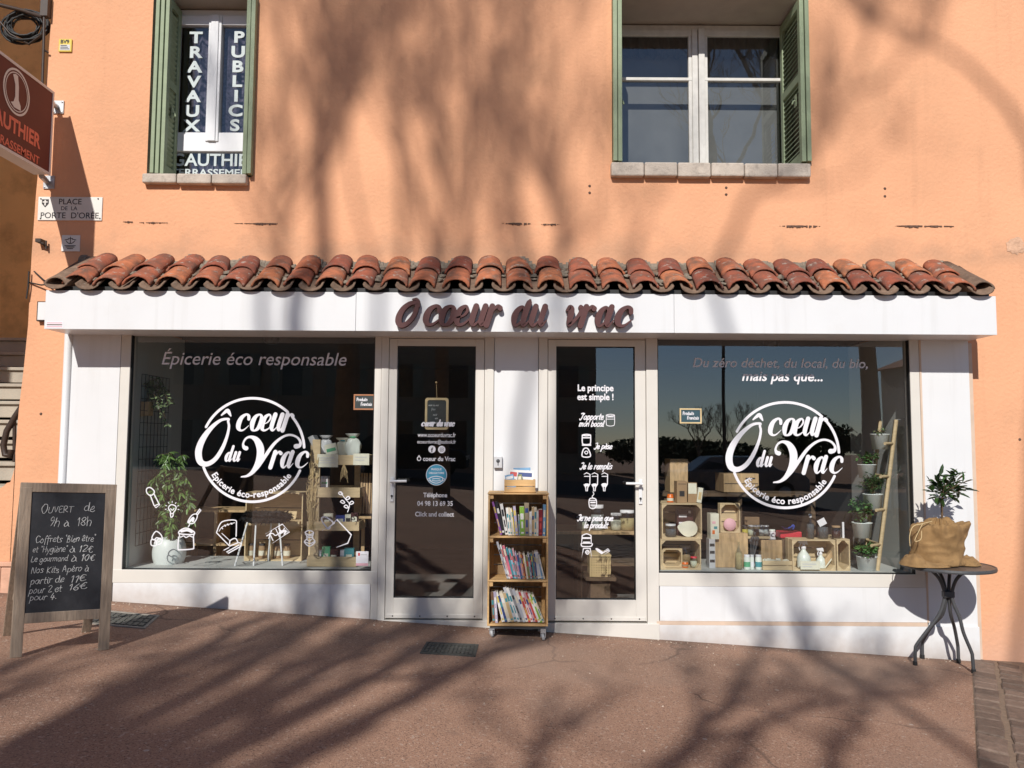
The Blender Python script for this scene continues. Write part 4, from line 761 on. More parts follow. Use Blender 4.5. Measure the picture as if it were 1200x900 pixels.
i2([(98,385),(140,370),(182,385)],1.4,b8); i2([(98,390),(92,460),(185,460),(182,390)],1.5,b8,False,False); i2([(100,410),(180,410)],2.2,b8); i2([(110,450),(170,450)],1.6,b8); i2([(88,465),(100,490),(180,490),(195,465)],1.6,b8); i2([(95,595),(110,510),(175,510),(190,595)],1.8,b8,True,False); i2([(130,545),(148,528),(165,545),(148,565)],1.6,b8,True); i2([(143,550),(152,540)],1.2,b8)
i2([(235,515),(255,525),(290,550)],2.8,b8); i2([(290,545),(345,512),(362,532),(308,568)],1.1,b8,True,False); i2([(300,548),(350,525)],1.3,b8); i2([(240,530),(285,560)],1.4,b8)
put(m_, I2, fDD); m_.build('lettering', 'decal', dR)

# ---- raised brown letters on the fascia
ss = thing('shop_sign_letters', 'raised brown script letters spelling the shop name on the fascia', 'shop sign', (0, YF, (zf0+zf1)/2))
YL0, YL1 = YF-.052, YF-.004; kz = (6.3+YL0)/F
def sign_letter(geo, i):
    m_ = MB()
    for k_, (vs, fs) in enumerate(geo): solid(m_, vs, fs, lambda x, y, d: (x, d, y), YL0-.0012*k_-.0005*(i%2), YL1+.0006*k_)
    m_.build('letter', 'brownletter', ss)
def P2(px, py): p = W(px, py, YL0); return p.x, p.z
bx, bz = P2(494.5, 382.5); xh = 25.5*kz; i = 0
# O with its circumflex
O_ = ribbon([(*P2(a,b), c*kz) for a, b, c in ((487.5,354.8,4.5),(481,355.3,5),(473,361,6),(467.8,370,7.2),(467,377.5,7.5),(470.5,381,6.2),(477,378.5,5.2),(483.5,371.5,5.2),(487.5,363,5),(488.5,357.5,4.5))], 6, True)
cf = ribbon([(*P2(a,b), c*kz) for a, b, c in ((483.5,350.8,1.6),(488,350.5,3.4),(490.3,353,3.2),(491.3,359.5,1.0))], 3)
sign_letter([O_, cf], 0)
for wd, pxs in (('coeur', (493.5, 511.5, 530, 548, 567)), ('Du', (597, 618)), ('vrac', (660, 677.5, 695.5, 718.5))):
    for ch, px in zip(wd, pxs):
        i += 1; x_, z_ = P2(px, 381.3 + .0063*(px-494)); sign_letter(script(ch, x_, z_, xh*.95, .27, dict(c=1.05,o=1.06,e=.95,u=.95,r=.98,D=1.0,v=.92,a=1.0)[ch], .015), i)
# small maker's label at the corner of the fascia
m_ = MB(); a, b = W(54,376.5,YF), W(74,384.5,YF); m_.box(a.x,b.x,YF-.0012,YF-.0004,b.z,a.z,0)
for j, (mi, zz) in enumerate(((1,.7),(2,.42),(1,.15))): m_.box(a.x+.008,b.x-.008,YF-.0018,YF-.0013,b.z+(a.z-b.z)*zz,b.z+(a.z-b.z)*(zz+.14),mi)
m_.build('maker_label', ['decal','pink','scar'], sf)

# ---- row of old barrel tiles
tr = thing('tile_canopy', 'row of weathered terracotta barrel tiles capping the white fascia', 'tile roof', (0, -.2, zf1))
rt = random.Random(21); y0t, y1t = YF-.022, YW-.01; z0t = Z(328.5,YF-.022)-.078; z1t = z0t+.262
sl_ = (z1t-z0t)/(y1t-y0t)
def barrel(mb, x, ya, yb, ra, rb, lift, up=True, jx=0, rot=0, mi=0, th=.016, tw=0):
    n = 9; m = 4; vs = []
    for layer in (0, 1):
        for i in range(m+1):
            t = i/m; y = ya+(yb-ya)*t; z = z0t+sl_*(y-y0t)+lift; r = (ra+(rb-ra)*t) - (th if layer else 0)
            for j in range(n+1):
                a = math.pi*j/n; cx = x + jx*t + rot*(t-.5)
                vs.append((cx + r*math.cos(a), y + tw*math.cos(a), z + (r*math.sin(a)*.70 if up else -r*math.sin(a)*.55)))
    q = n+1; o = (m+1)*q; fs = []
    for i in range(m):
        for j in range(n): fs.append((i*q+j, i*q+j+1, (i+1)*q+j+1, (i+1)*q+j)); fs.append((o+i*q+j, o+(i+1)*q+j, o+(i+1)*q+j+1, o+i*q+j+1))
    for j in range(n): fs.append((j, o+j, o+j+1, j+1)); fs.append((m*q+j, m*q+j+1, o+m*q+j+1, o+m*q+j))
    for i in range(m): fs.append((i*q, (i+1)*q, o+(i+1)*q, o+i*q)); fs.append((i*q+n, o+i*q+n, o+(i+1)*q+n, (i+1)*q+n))
    mb.add(vs, fs, mi, True)
nt_ = 29; xt0, xt1 = X(88,YF,330), X(1128,YF,330); step = (xt1-xt0)/(nt_-1)
ct, cn = MB(), MB()
for i in range(nt_+1):
    x = xt0 + step*(i-.5); barrel(cn, x+rt.uniform(-.008,.008), y0t-.02+rt.uniform(-.012,.012), y1t, .092, .078, .046, False, 0, rt.uniform(-.01,.01))
for i in range(nt_):
    x = xt0 + step*i
    big = rt.uniform(-.01,.012)
    barrel(ct, x+rt.uniform(-.010,.010), y0t+.0+rt.uniform(-.015,.02), y0t+.30, .106+rt.uniform(-.005,.006), .090, .020+big*.5, True, rt.uniform(-.014,.014), rt.uniform(-.02,.02))
    barrel(ct, x+rt.uniform(-.012,.012), y0t+.19+rt.uniform(-.02,.025), y1t+.03, .106+rt.uniform(-.004,.008), .088, .036+big*.7, True, rt.uniform(-.014,.014), rt.uniform(-.03,.03))
barrel(cn, xt0-step*.55, y0t-.01, y1t, .085, .07, .03, True, .06); barrel(cn, xt1+step*.62, y0t-.0, y1t, .085, .07, .035, True, -.05)
ct.build('cover_tiles', 'tile', tr); cn.build('channel_tiles', 'oldtile', tr)
mo = MB(); n = 260; xa_, xb_ = xt0-step*.8, xt1+step*.8
for i in range(n):   # lime mortar bedding along the wall and clumps between the tiles
    u0, u1 = xa_+(xb_-xa_)*i/n, xa_+(xb_-xa_)*(i+1)/n; z = z1t + .030 + .05*noise.noise(V((u0*7,0,0))) + .035*abs(math.cos(math.pi*(u0-xt0)/step))
    mo.hexa([(u0,YW-.05,z1t-.03),(u1,YW-.05,z1t-.03),(u1,YW+.005,z1t-.03),(u0,YW+.005,z1t-.03),(u0,YW-.035,z-.02),(u1,YW-.035,z-.02),(u1,YW+.005,z+.02),(u0,YW+.005,z+.02)])
for i in range(nt_+1):
    x = xt0+step*(i-.5)
    for k_ in range(3):
        y = rt.uniform(y0t+.06, y1t-.05); z = z0t+sl_*(y-y0t)+.02; r_ = rt.uniform(.015,.034)
        vs = [(x+rt.uniform(-.02,.02)+r_*math.cos(a)*math.cos(b), y+1.6*r_*math.sin(a)*math.cos(b), z+.8*r_*math.sin(b)*rt.uniform(.6,1.2)) for b in (-.6,.3,1.1) for a in [j*1.0472 for j in range(6)]]
        mo.add(vs, [(q_*6+j, q_*6+(j+1)%6, (q_+1)*6+(j+1)%6, (q_+1)*6+j) for q_ in range(2) for j in range(6)]+[(12,13,14,15,16,17)], 0, True)
mo.build('mortar', 'mortar', tr)
f = MB(); f.hexa([(xa_+.05,y0t+.10,z0t-.045),(xb_-.05,y0t+.06,z0t-.045),(xb_-.05,YW,z1t-.05),(xa_+.05,YW,z1t-.05),(xa_+.05,y0t+.06,z0t-.02),(xb_-.05,y0t+.06,z0t-.02),(xb_-.05,YW,z1t-.02),(xa_+.05,YW,z1t-.02)]); f.build('roof_board', 'gasket', tr)

# ---- interior of the shop
zd = zg - .004
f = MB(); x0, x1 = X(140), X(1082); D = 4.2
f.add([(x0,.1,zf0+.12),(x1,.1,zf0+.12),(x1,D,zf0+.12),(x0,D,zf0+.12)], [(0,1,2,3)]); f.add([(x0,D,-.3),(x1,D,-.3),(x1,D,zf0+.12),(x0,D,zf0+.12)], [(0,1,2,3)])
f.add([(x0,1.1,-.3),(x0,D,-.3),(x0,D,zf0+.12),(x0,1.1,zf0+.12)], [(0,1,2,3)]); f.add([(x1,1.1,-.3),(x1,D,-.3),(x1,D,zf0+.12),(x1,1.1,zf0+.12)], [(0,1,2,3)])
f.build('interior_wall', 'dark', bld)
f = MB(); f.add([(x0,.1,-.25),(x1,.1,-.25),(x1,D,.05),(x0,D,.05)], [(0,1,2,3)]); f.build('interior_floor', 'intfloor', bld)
f = MB(); xl, xr = X(148.6)-.03, X(1079)
f.box(xl-.06, xl, .09, 1.1, -.2, zf0+.1); f.box(xr, xr+.06, .09, 1.3, -.2, zf0+.1); f.build('side_partition', 'intwhite', bld)
for a, b in ((148.6, 437.4), (771.2, 1068.9)):
    f = MB(); f.box(X(a)-.01, X(b)+.01, .09, .78, zd-.04, zd); f.box(X(a)-.01, X(b)+.01, .74, .78, -.25, zd-.041); f.build('display_platform', 'intwhite', bld)
# ================================================================== THINGS ON THE FACADE
ls = thing('lightbox_sign', 'red projecting lightbox sign with white frame and digger arm emblem', 'lightbox sign', (-3.66, YW, 3.9))
xsg = W(63.5,112,-.11).x; y0, y1 = -1.22, -.11; zs1_, zs0_ = Z(108, -.11, 64), Z(206, -.11, 56)
def on_sign(px, py):   # where the sight line through a pixel meets the sign's face plane
    d = ray(px, py); t = (xsg-CAM.x)/d.x; return CAM + d*t
y0 = min(y0, on_sign(45.5,196).y-(on_sign(45.5,196).y-on_sign(0,172).y)*1.36-.06)
f = MB(); f.box(xsg-.13, xsg-.006, y0+.005, y1-.005, zs0_+.005, zs1_-.005); f.build('casing', 'signwhite', ls, .006)
f = MB(); b = .022
for a in ((y0,y1,zs1_-b,zs1_),(y0,y1,zs0_,zs0_+b),(y0,y0+b,zs0_+b,zs1_-b),(y1-b,y1,zs0_+b,zs1_-b)): f.box(xsg-.012, xsg+.004, *a)
f.build('frame', 'signwhite', ls, .002)
f = MB(); f.box(xsg-.005, xsg-.0005, y0+b, y1-b, zs0_+b, zs1_-b); pf = f.build('face', 'signred', ls)
def on_sign(px, py):   # where the sight line through a pixel meets the sign's face plane
    d = ray(px, py); t = (xsg-CAM.x)/d.x; return CAM + d*t
fS = lambda x, y, l: (xsg+.0012+l, x, y)
m_ = MB()
for s, ya, yb, py, bold in (('GAUTHIER', on_sign(47,176).y-(on_sign(47,176).y-on_sign(3,155).y)*1.42, on_sign(47,176).y, 174, .035), ('TERRASSEMENT', on_sign(45.5,196).y-(on_sign(45.5,196).y-on_sign(0,172).y)*1.34, on_sign(45.5,196).y, 193.5, .02)):
    vs, fs = text2d(s, 1, bold); w_ = max(v[0] for v in vs); k = (yb-ya)/w_; z_ = on_sign(46, py).z; put(m_, [([(ya+x*k, z_+y*(.155 if bold > .03 else .088)) for x, y in vs], fs)], fS)
m_.build('lettering', 'signcoral', pf)
m_ = MB(); ce = on_sign(19.5, 108); ey, ez = .150, .165
for k_ in (1, .86): put(m_, [ribbon([(ce.y+ey*k_*math.cos(a*.2094), ce.z+ez*k_*math.sin(a*.2094), .008 if k_ < 1 else .016) for a in range(30)], 2, True)], fS)
arm = [(-.05,.115),(-.02,.13),(.005,.125),(.02,.05),(.025,-.05),(.05,-.085),(.055,-.12),(-.02,-.125),(-.06,-.10),(-.03,-.085),(-.015,-.04),(-.02,.05)]
put(m_, [([(ce.y+a*1.05, ce.z+b_) for a, b_ in arm], [tuple(range(len(arm)))])], fS)
m_.build('emblem', 'signwhite', pf)
f = MB()
for py in (126, 214):
    c = W(69 if py < 200 else 58, py, YW); f.box(c.x-.045, c.x+.045, YW-.012, YW-.001, c.z-.055, c.z+.055)
    for a in (-.033,.033):
        for b_ in (-.042,.042): f.lathe([(0,.006),(.007,.006),(.007,0)], (c.x+a, YW-.012, c.z+b_), 8, 0, Matrix.Rotation(R(90),3,'X'))
    f.tube([(c.x-.01,YW-.012,c.z),(xsg-.065,-.12,c.z-.005)], .022, 8)
f.build('bracket', 'metal', ls, .002)
# street name plaque
def plate(px0, px1, py0, py1, t=.010):
    a, b_ = W(px0, py0, YW-t), W(px1, py1, YW-t); m_ = MB(); m_.box(a.x, b_.x, YW-t, YW-.001, b_.z, a.z); return m_, a, b_
pl = thing('street_name_plaque', 'white enamel street name plaque half in the shadow of the red sign', 'street sign', W(82,258,YW))
m_, a, b_ = plate(45, 119, 230.5, 258.5); m_.build('plate', 'plaque', pl, .003); YPq = YW-.0115; fP = lambda x, y, l: (x, YPq-l, y)
m_ = MB()
for s, p0, p1, py, bo in (('PLACE',69,95.5,239.3,.006),('DE  LA',71.5,90.5,246.2,.004),("PORTE  D'ORÉE",47.5,115.5,255.5,.004)): put(m_, [line_text(s, p0, p1, py, bo, 0, YPq)], fP)
c = W(53, 238, YPq); shd = [(-.028,.032),(.028,.032),(.028,-.005),(0,-.036),(-.028,-.005)]
put(m_, [([(c.x+x, c.z+y) for x, y in shd], [(0,4,3,2,1)])], fP)
for px, py in ((48,233),(115,233),(47.5,256),(117,256)): c = W(px,py,YPq); m_.lathe([(0,.002),(.006,.002),(.006,-.002)], (c.x,YPq,c.z), 8, 0, Matrix.Rotation(R(90),3,'X'))
m_.build('lettering', 'ink', pl)
m_ = MB(); c = W(53, 238, YPq-.0005); m_.box(c.x-.006,c.x+.006,YPq-.0022,YPq-.0012,c.z-.02,c.z+.026); m_.box(c.x-.02,c.x+.02,YPq-.0026,YPq-.0023,c.z+.004,c.z+.014); m_.build('shield_cross', 'plaque', pl)
ap = thing('small_white_plaque', 'small square white plaque with a black anchor drawing below the street plaque', 'plaque', W(83,294,YW))
m_, a, b_ = plate(72.5, 93, 275.5, 294.5); m_.build('plate', 'signwhite', ap, .002)
m_ = MB(); c = W(82.5, 282, YPq); S_ = lambda p, w_: put(m_, [ribbon([(c.x+x, c.z+y, w_) for x, y in p], 4)], fP)
S_([(0,.03),(0,-.022)], .006); S_([(-.035,-.002),(-.02,-.018),(0,-.024),(.02,-.018),(.035,-.002)], .006); S_([(-.018,.018),(.018,.018)], .005); S_([(-.045,.006),(-.015,.012)], .006); S_([(.045,.006),(.015,.012)], .006)
for k_, zz in enumerate((-.042,-.053,-.066)): m_.box(c.x-.045+.01*k_, c.x+.045-.01*k_, YPq-.001, YPq-.0004, c.z+zz-.003, c.z+zz+.003)
m_.build('anchor_drawing', 'ink', ap)
yp = thing('meter_plate', 'little yellow and grey utility plate high on the orange wall by its corner', 'plate', W(76,60,YW))
m_, a, b_ = plate(69, 83.5, 45.5, 60.5, .014); m_.build('plate', 'yellow', yp, .003)
m_ = MB(); m_.box(a.x+.012,b_.x-.012,YW-.0155,YW-.0142,b_.z+.012,(a.z+b_.z)/2+.004); m_.build('grey_field', 'box', yp)
m_ = MB(); vs, fs = line_text('BV9', 71, 81, 50.7, .03, 0, YW-.0155); put(m_, [(vs, fs)], lambda x,y,l:(x,YW-.0155-l,y))
for k_ in range(3): m_.box(a.x+.018,b_.x-.018-.01*k_,YW-.0165,YW-.0157,b_.z+.02+.014*k_,b_.z+.026+.014*k_)
m_.build('lettering', 'ink', yp)
f = MB(); c = W(52,286,YW); f.box(c.x-.035,c.x+.01,YW-.07,YW-.001,c.z+.0,c.z+.03); f.tube([(c.x-.02,YW-.06,c.z+.01),(c.x+.02,YW-.05,c.z-.01),(c.x+.03,YW-.01,c.z-.03)], .013, 6); f.tube([(c.x+.03,YW-.03,c.z+.02),(c.x+.035,YW-.03,c.z-.05)], .008, 6)
tag(f.build('hinge_pin', 'iron', None, .002), 'small rusty iron shutter pin under the street plaque', 'iron pin')
jb = thing('junction_box', 'flat white box with dark edge beside the fascia end, above the downpipe', 'junction box', W(48,366,YW))
m_, a, b_ = plate(44.5, 58, 354, 375, .05); m_.build('lid', 'white', jb, .003); f = MB(); f.box(a.x-.012,b_.x,YW-.04,YW-.0012,b_.z-.008,a.z+.008); f.build('box_body', 'iron', jb)
f = MB(); f.tube([(X(74.5),-.0,zf0+.06),(X(74.5),-.0,gz(-3.6)+.03),(X(74.5),-.02,gz(-3.6)+.005)], .032, 12)
tag(f.build('downpipe', 'white'), 'white painted downpipe between the orange wall and the cladding', 'downpipe')
f = MB(); yy = .02
for a, b_ in (((40,318),(62,334)),((34,331),(62,333))): f.tube([W(a[0],a[1],yy+.03), W((a[0]+b_[0])/2,(a[1]+b_[1])/2+2,yy), W(*b_,-.1)], .006, 6)
f.tube([W(34,318,.03), W(33,336,.03), W(31,350,.03)], .006, 6)
tag(f.build('loose_cable', 'cable'), 'thin black cables hanging from the building corner at tile level', 'cable')
# coil of black cable on a bracket
cc = thing('cable_coil', 'coil of black cable hanging from an iron bracket at the building corner', 'cable coil', W(50,40,.0))
m_ = MB(); rc = random.Random(2); ctr = W(27, 27, .16)
for k_ in range(15):
    r_ = rc.uniform(.10,.165); ox, oz = rc.uniform(-.03,.03), rc.uniform(-.03,.02); an = rc.uniform(0,6); pts = []
    for i in range(25): a = an+i*.2618; pts.append((ctr.x+ox+r_*1.15*math.cos(a), ctr.y+rc.uniform(-.008,.008)+.02*math.sin(a+k_)+.006*k_, ctr.z+oz+r_*.82*math.sin(a)))
    m_.tube(pts, .0085, 5)
m_.build('coil', 'cable', cc)
m_ = MB(); m_.tube([W(-8,4,.16), W(25,12,.14), W(50,20,.07)], .016, 6); m_.tube([W(52,14,.02), W(51,60,.02), W(49,120,.03)], .011, 6); m_.tube([W(-6,18,.16),W(12,40,.16),W(34,52,.14),W(50,40,.06)], .009, 5); m_.tube([W(51,58,.02),W(57,62,.04)], .008, 5)
c = W(54,8,.03); m_.box(c.x-.03,c.x+.03,.0,YW-.001,c.z-.09,c.z+.1); m_.build('bracket', 'iron', cc)
# key switch on the white panel between the doors
ks = thing('key_switch', 'small grey square key switch box on the white panel between the doors', 'key switch', W(584,541,0)); a, b_ = W(578.8,534.8,-.03), W(588.5,548.5,-.03)
m_ = MB(); m_.box(a.x,b_.x,-.03,.005,b_.z,a.z); m_.build('housing', 'box', ks, .004)
m_ = MB(); c = (a+b_)/2; m_.lathe([(0,.004),(.013,.004),(.015,0)], (c.x,-.0305,c.z+.01), 14, 0, Matrix.Rotation(R(90),3,'X')); m_.box(c.x-.003,c.x+.003,-.035,-.0345,c.z-.025,c.z+.018); m_.build('key_slot', 'darkmetal', ks)

# ================================================================== CHALKBOARD
FL, FRt = G(18.5,771), G(121.5,762); TL, TR = W(31,571,-1.56), W(130.5,573,-1.30); RL, RR_ = G(9,745), G(101,741)
cbd = thing('chalkboard_sign', 'wooden A-frame chalkboard with handwritten opening hours on the pavement', 'chalkboard', (FL+FRt)/2)
ux = (TR-TL).normalized(); nrm = ux.cross((TL-FL).normalized()).normalized()      # points away from the front
if nrm.y < 0: nrm = -nrm
uy = nrm.cross(ux)*-1
if uy.z < 0: uy = -uy
def bar(mb, a, b_, w_, t, n=nrm, mi=0):
    d = (b_-a); s = d.cross(n).normalized()*(w_/2); h = n*t
    mb.hexa([a-s, a+s, a+s+h, a-s+h, b_-s, b_+s, b_+s+h, b_-s+h], mi)
ov = nrm*0
m_ = MB(); bar(m_, FL, TL, .062, .022); m_.build('side_rail', 'oak', cbd, .003); m_ = MB(); bar(m_, FRt, TR, .062, .022); m_.build('side_rail', 'oak', cbd, .003)
dL_, dR_ = (FL-TL), (FRt-TR); i_ = ux*.031
def pt(u, v_): a = TL+dL_*v_; b_ = TR+dR_*v_; return a+(b_-a)*u
m_ = MB(); bar(m_, TL+i_*0-ux*.031+nrm*.001, TR+ux*.031+nrm*.001, .055, .024); m_.build('cross_rail', 'oak', cbd, .003); m_ = MB(); bar(m_, pt(0,.775)+i_, pt(1,.775)-i_, .06, .02); m_.build('cross_rail', 'oak', cbd, .003)
m_ = MB(); p4 = [pt(0,.02)+i_, pt(1,.02)-i_, pt(1,.76)-i_, pt(0,.76)+i_]; o_ = nrm*.006; m_.hexa([p4[3]+o_, p4[2]+o_, p4[2]+o_*2.2, p4[3]+o_*2.2, p4[0]+o_, p4[1]+o_, p4[1]+o_*2.2, p4[0]+o_*2.2]); brd = m_.build('board', 'black', cbd)
nb = nrm
for a, b_ in ((RL, TL+nrm*.03), (RR_, TR+nrm*.03)): m_ = MB(); bar(m_, a, b_, .055, .022, nrm); m_.build('rear_leg', 'oak', cbd, .003)
m_ = MB(); bar(m_, RL*.72+TL*.28, RR_*.72+TR*.28, .05, .018); m_.build('rear_rail', 'oak', cbd, .003)
pc = p4[0]+o_*.6
def Pb(px, py): d = ray(px,py); t = (pc-CAM).dot(nrm)/d.dot(nrm); return CAM+d*t
m_ = MB(); rch = random.Random(4)
for s, x0, x1, y0_, y1_ in (('OUVERT',48,86,601,599.5),('de',98,111,599.5,599),('9h',57,70,616,616),('à',74,81,617,617),('18h',89,108,616,615),('Coffrets',41,73,636.5,635),('"Bien être"',75.5,112,635,634),('et "Hygiène"',37.5,79,647.5,646.5),('à 12€',81,109,647,646.5),('Le gourmand',36,79.5,658.5,657.5),('à 10€',83,111.5,657.5,656.5),('Nos Kits Apéro à',36,104,672,669.5),('partir de',35,75,684.5,682),('11€',82,101,682.5,680.5),('pour 2 et',33.5,72,695.5,692.5),('16€',80,102,692.5,690),('pour 4.',34,66,704,702)):
    a, b_ = Pb(x0, y0_), Pb(x1, y1_); xh = min((b_-a).length/hand_width(s,1), .0235 if s not in ('OUVERT','9h','18h','de') else .032); sx = (b_-a).length/(hand_width(s,1)*xh); dx = (b_-a).normalized(); dyv = dx.cross(nrm)*-1
    if dyv.z < 0: dyv = -dyv
    for vs, fs in hand(s, 0, 0, xh, .0029, .1, .075, rch): m_.add([a + dx*(v[0]*sx) + dyv*v[1] - nrm*(.0008+.0002*v[2]) for v in vs], fs)
m_.build('chalk_writing', 'chalk', brd)

# ================================================================== BOOK TROLLEY
YT0, YT1 = -.33, -.045; tx0, tx1 = X(571.5,YT0,650), X(642.5,YT0,650); ztop_ = Z(579.5,YT0,606); zbot = Z(734,YT0,606)
bt = thing('book_trolley', 'pine shelf trolley of three stacked crates on casters holding used books', 'book trolley', ((tx0+tx1)/2, (YT0+YT1)/2, gz(0)))
hs = (ztop_-zbot)/3; t = .013; shelfz = []
for k_ in range(3):
    z0 = zbot + k_*hs; z1 = z0+hs-.002; m_ = MB()
    for s_ in (0, 1):
        xa_ = tx0 if s_ == 0 else tx1-t
        for j in range(3): m_.box(xa_, xa_+t, YT0+.004+j*.094, YT0+.092+j*.094, z0, z1)
    for j in range(3): m_.box(tx0+t, tx1-t, YT0+.004+j*.094, YT0+.09+j*.094, z0, z0+t)
    m_.build('shelf_crate', 'pine', bt, .002)
    m_ = MB()
    for j in range(4): m_.box(tx0+t, tx1-t, YT1-t, YT1, z0+t+.002+j*(hs-.02)/4, z0+t+(j+1)*(hs-.02)/4-.008)
    m_.build('back_slats', 'plywood', bt)
    m_ = MB()
    for xx in (tx0+t+.001, tx1-t-.027): m_.box(xx, xx+.026, YT0+.012, YT0+.04, z1-.032, z1-.001); m_.box(xx, xx+.026, YT1-.045, YT1-.015, z0+t, z1)
    m_.build('corner_block', 'pine', bt); shelfz.append(z0+t)
m_ = MB(); m_.box(tx0-.004, tx1+.006, YT0-.004, YT0+.14, ztop_, ztop_+.010); m_.box(tx0-.002, tx1+.004, YT0+.145, YT1+.004, ztop_, ztop_+.010); m_.build('top_board', 'pine', bt, .003)
m_ = MB(); m_.box(tx0+.02, tx1-.02, YT0+.02, YT1-.02, zbot-.022, zbot-.001); m_.build('trolley_base', 'darkmetal', bt)
for xx, yy in ((tx0+.035,YT0+.03),(tx1-.035,YT0+.03),(tx0+.035,YT1-.05),(tx1-.035,YT1-.05)):
    m_ = MB(); zg_ = gz(xx); r_ = .027; m_.lathe([(.0,-.011),(r_-.006,-.011),(r_,-.006),(r_,.006),(r_-.006,.011),(0,.011)], (xx,yy,zg_+r_), 18, 0, Matrix.Rotation(R(80),3,'Y')); cs = m_.build('caster', 'rubber', bt)
    m_ = MB(); m_.box(xx-.02,xx+.02,yy-.015,yy+.015,zg_+2*r_+.002,zbot-.022); m_.box(xx-.019,xx-.014,yy-.008,yy+.02,zg_+r_-.004,zg_+2*r_+.004); m_.box(xx+.014,xx+.019,yy-.008,yy+.02,zg_+r_-.004,zg_+2*r_+.004); m_.build('fork', 'metal', cs)
# books: (colour, colour word, thickness, height, lean at the left end)
CB = {}
def bookmat(c, r=.5):
    k = tuple(c)
    if k not in CB: CB[k] = mat('book_cover', c, r, .10, 40)
    return CB[k]
PAL = dict(purple=(.24,.08,.30), black=(.02,.02,.025), white=(.72,.70,.66), cream=(.66,.58,.44), lilac=(.42,.38,.50), grey=(.28,.28,.29), green=(.22,.42,.05), sepia=(.30,.24,.16), tan=(.50,.36,.19), crimson=(.22,.02,.03), blue=(.14,.30,.48), pink=(.62,.16,.22), teal=(.05,.26,.30), navy=(.03,.06,.20), red=(.52,.06,.05), yellow=(.62,.48,.10), orange=(.60,.24,.06), brown=(.17,.09,.05), silver=(.46,.47,.50), rose=(.55,.32,.34), sky=(.28,.44,.55), olive=(.20,.22,.08))
rb = random.Random(14)
def book(x, yb, z, th, h, dp, lean, col, colword, label, stripe):
    m_ = MB(); c = Matrix.Rotation(lean, 3, 'Y'); o = V((x, yb, z)); q = lambda a, b_, d: o + c @ V((a, b_, d))
    def bx(a0,a1,b0,b1,d0,d1,mi): m_.hexa([q(a0,b0,d0),q(a1,b0,d0),q(a1,b1,d0),q(a0,b1,d0),q(a0,b0,d1),q(a1,b0,d1),q(a1,b1,d1),q(a0,b1,d1)], mi)
    ct_ = .0016; bx(0,ct_,0,dp,0,h,0); bx(th-ct_,th,0,dp,0,h,0); bx(ct_,th-ct_,0,.002,0,h,0); bx(ct_,th-ct_,.002,dp-.004,.003,h-.004,1)
    s0 = h*rb.uniform(.55,.7); bx(.15*th,.85*th,-.0006,-.0001,s0,s0+h*rb.uniform(.12,.24),2); bx(.2*th,.8*th,-.0006,-.0001,h*.06,h*.12,2)
    if rb.random() < .6: bx(.3*th,.7*th,-.0006,-.0001,h*.25,h*.48,2)
    o_ = m_.build('book', [bookmat(PAL[col], rb.uniform(.3,.6)), 'pages', bookmat(PAL[stripe])]); return tag(o_, label, 'book', 'books on the trolley shelves')
ordn = ['first','second','third','fourth','fifth','sixth','seventh','eighth','ninth','tenth','eleventh','twelfth','thirteenth','fourteenth','fifteenth','sixteenth','seventeenth','eighteenth','nineteenth','twentieth','twenty-first','twenty-second']
SH = {'top': (shelfz[2], [('purple',.018,.255,-15,.012),('black',.026,.25,-14,.0),('white',.026,.235,-11,.0),('white',.020,.205,-6,0),('cream',.017,.205,-6,0),('white',.016,.200,-7,0),('yellow',.012,.20,-8,0),('lilac',.024,.215,-6,0),('grey',.014,.15,-3,.004),('green',.040,.215,-2,0),('sepia',.040,.245,-1,0),('white',.022,.18,0,0),('tan',.022,.212,0,0),('cream',.022,.21,0,0),('white',.016,.185,0,0),('crimson',.038,.195,0,0),('blue',.024,.235,1,.0)]),
 'middle': (shelfz[1], [('silver',.016,.285,-17,.05),('white',.012,.26,-16,0),('pink',.020,.25,-15,0),('teal',.014,.235,-14,0),('sky',.014,.225,-13,0),('teal',.012,.22,-13,0),('rose',.014,.225,-12,0),('lilac',.010,.20,-11,0),('navy',.014,.18,-11,0),('rose',.014,.19,-10,0),('orange',.010,.185,-10,0),('crimson',.010,.18,-9,0),('cream',.014,.19,-9,0),('olive',.018,.165,-8,0),('silver',.014,.19,-8,0),('black',.012,.18,-8,0),('teal',.012,.185,-8,0),('sepia',.012,.20,-7,0),('navy',.010,.19,-7,0),('white',.030,.20,-8,0),('blue',.014,.185,-9,0),('cream',.012,.185,-14,.004)]),
 'bottom': (shelfz[0], [('brown',.016,.225,-4,.004),('lilac',.014,.23,-4,0),('white',.016,.225,-14,.022),('navy',.014,.20,-16,0),('cream',.018,.225,-17,0),('tan',.016,.22,-17,0),('silver',.018,.265,-19,0),('white',.014,.265,-20,0),('grey',.014,.26,-20,0),('silver',.014,.255,-20,0),('white',.014,.24,-20,0),('red',.012,.235,-20,0),('white',.012,.235,-20,0),('rose',.012,.23,-20,0),('red',.012,.23,-21,0),('white',.012,.225,-21,0),('green',.010,.22,-22,0),('cream',.012,.22,-23,0)])}
seen_lab = {}
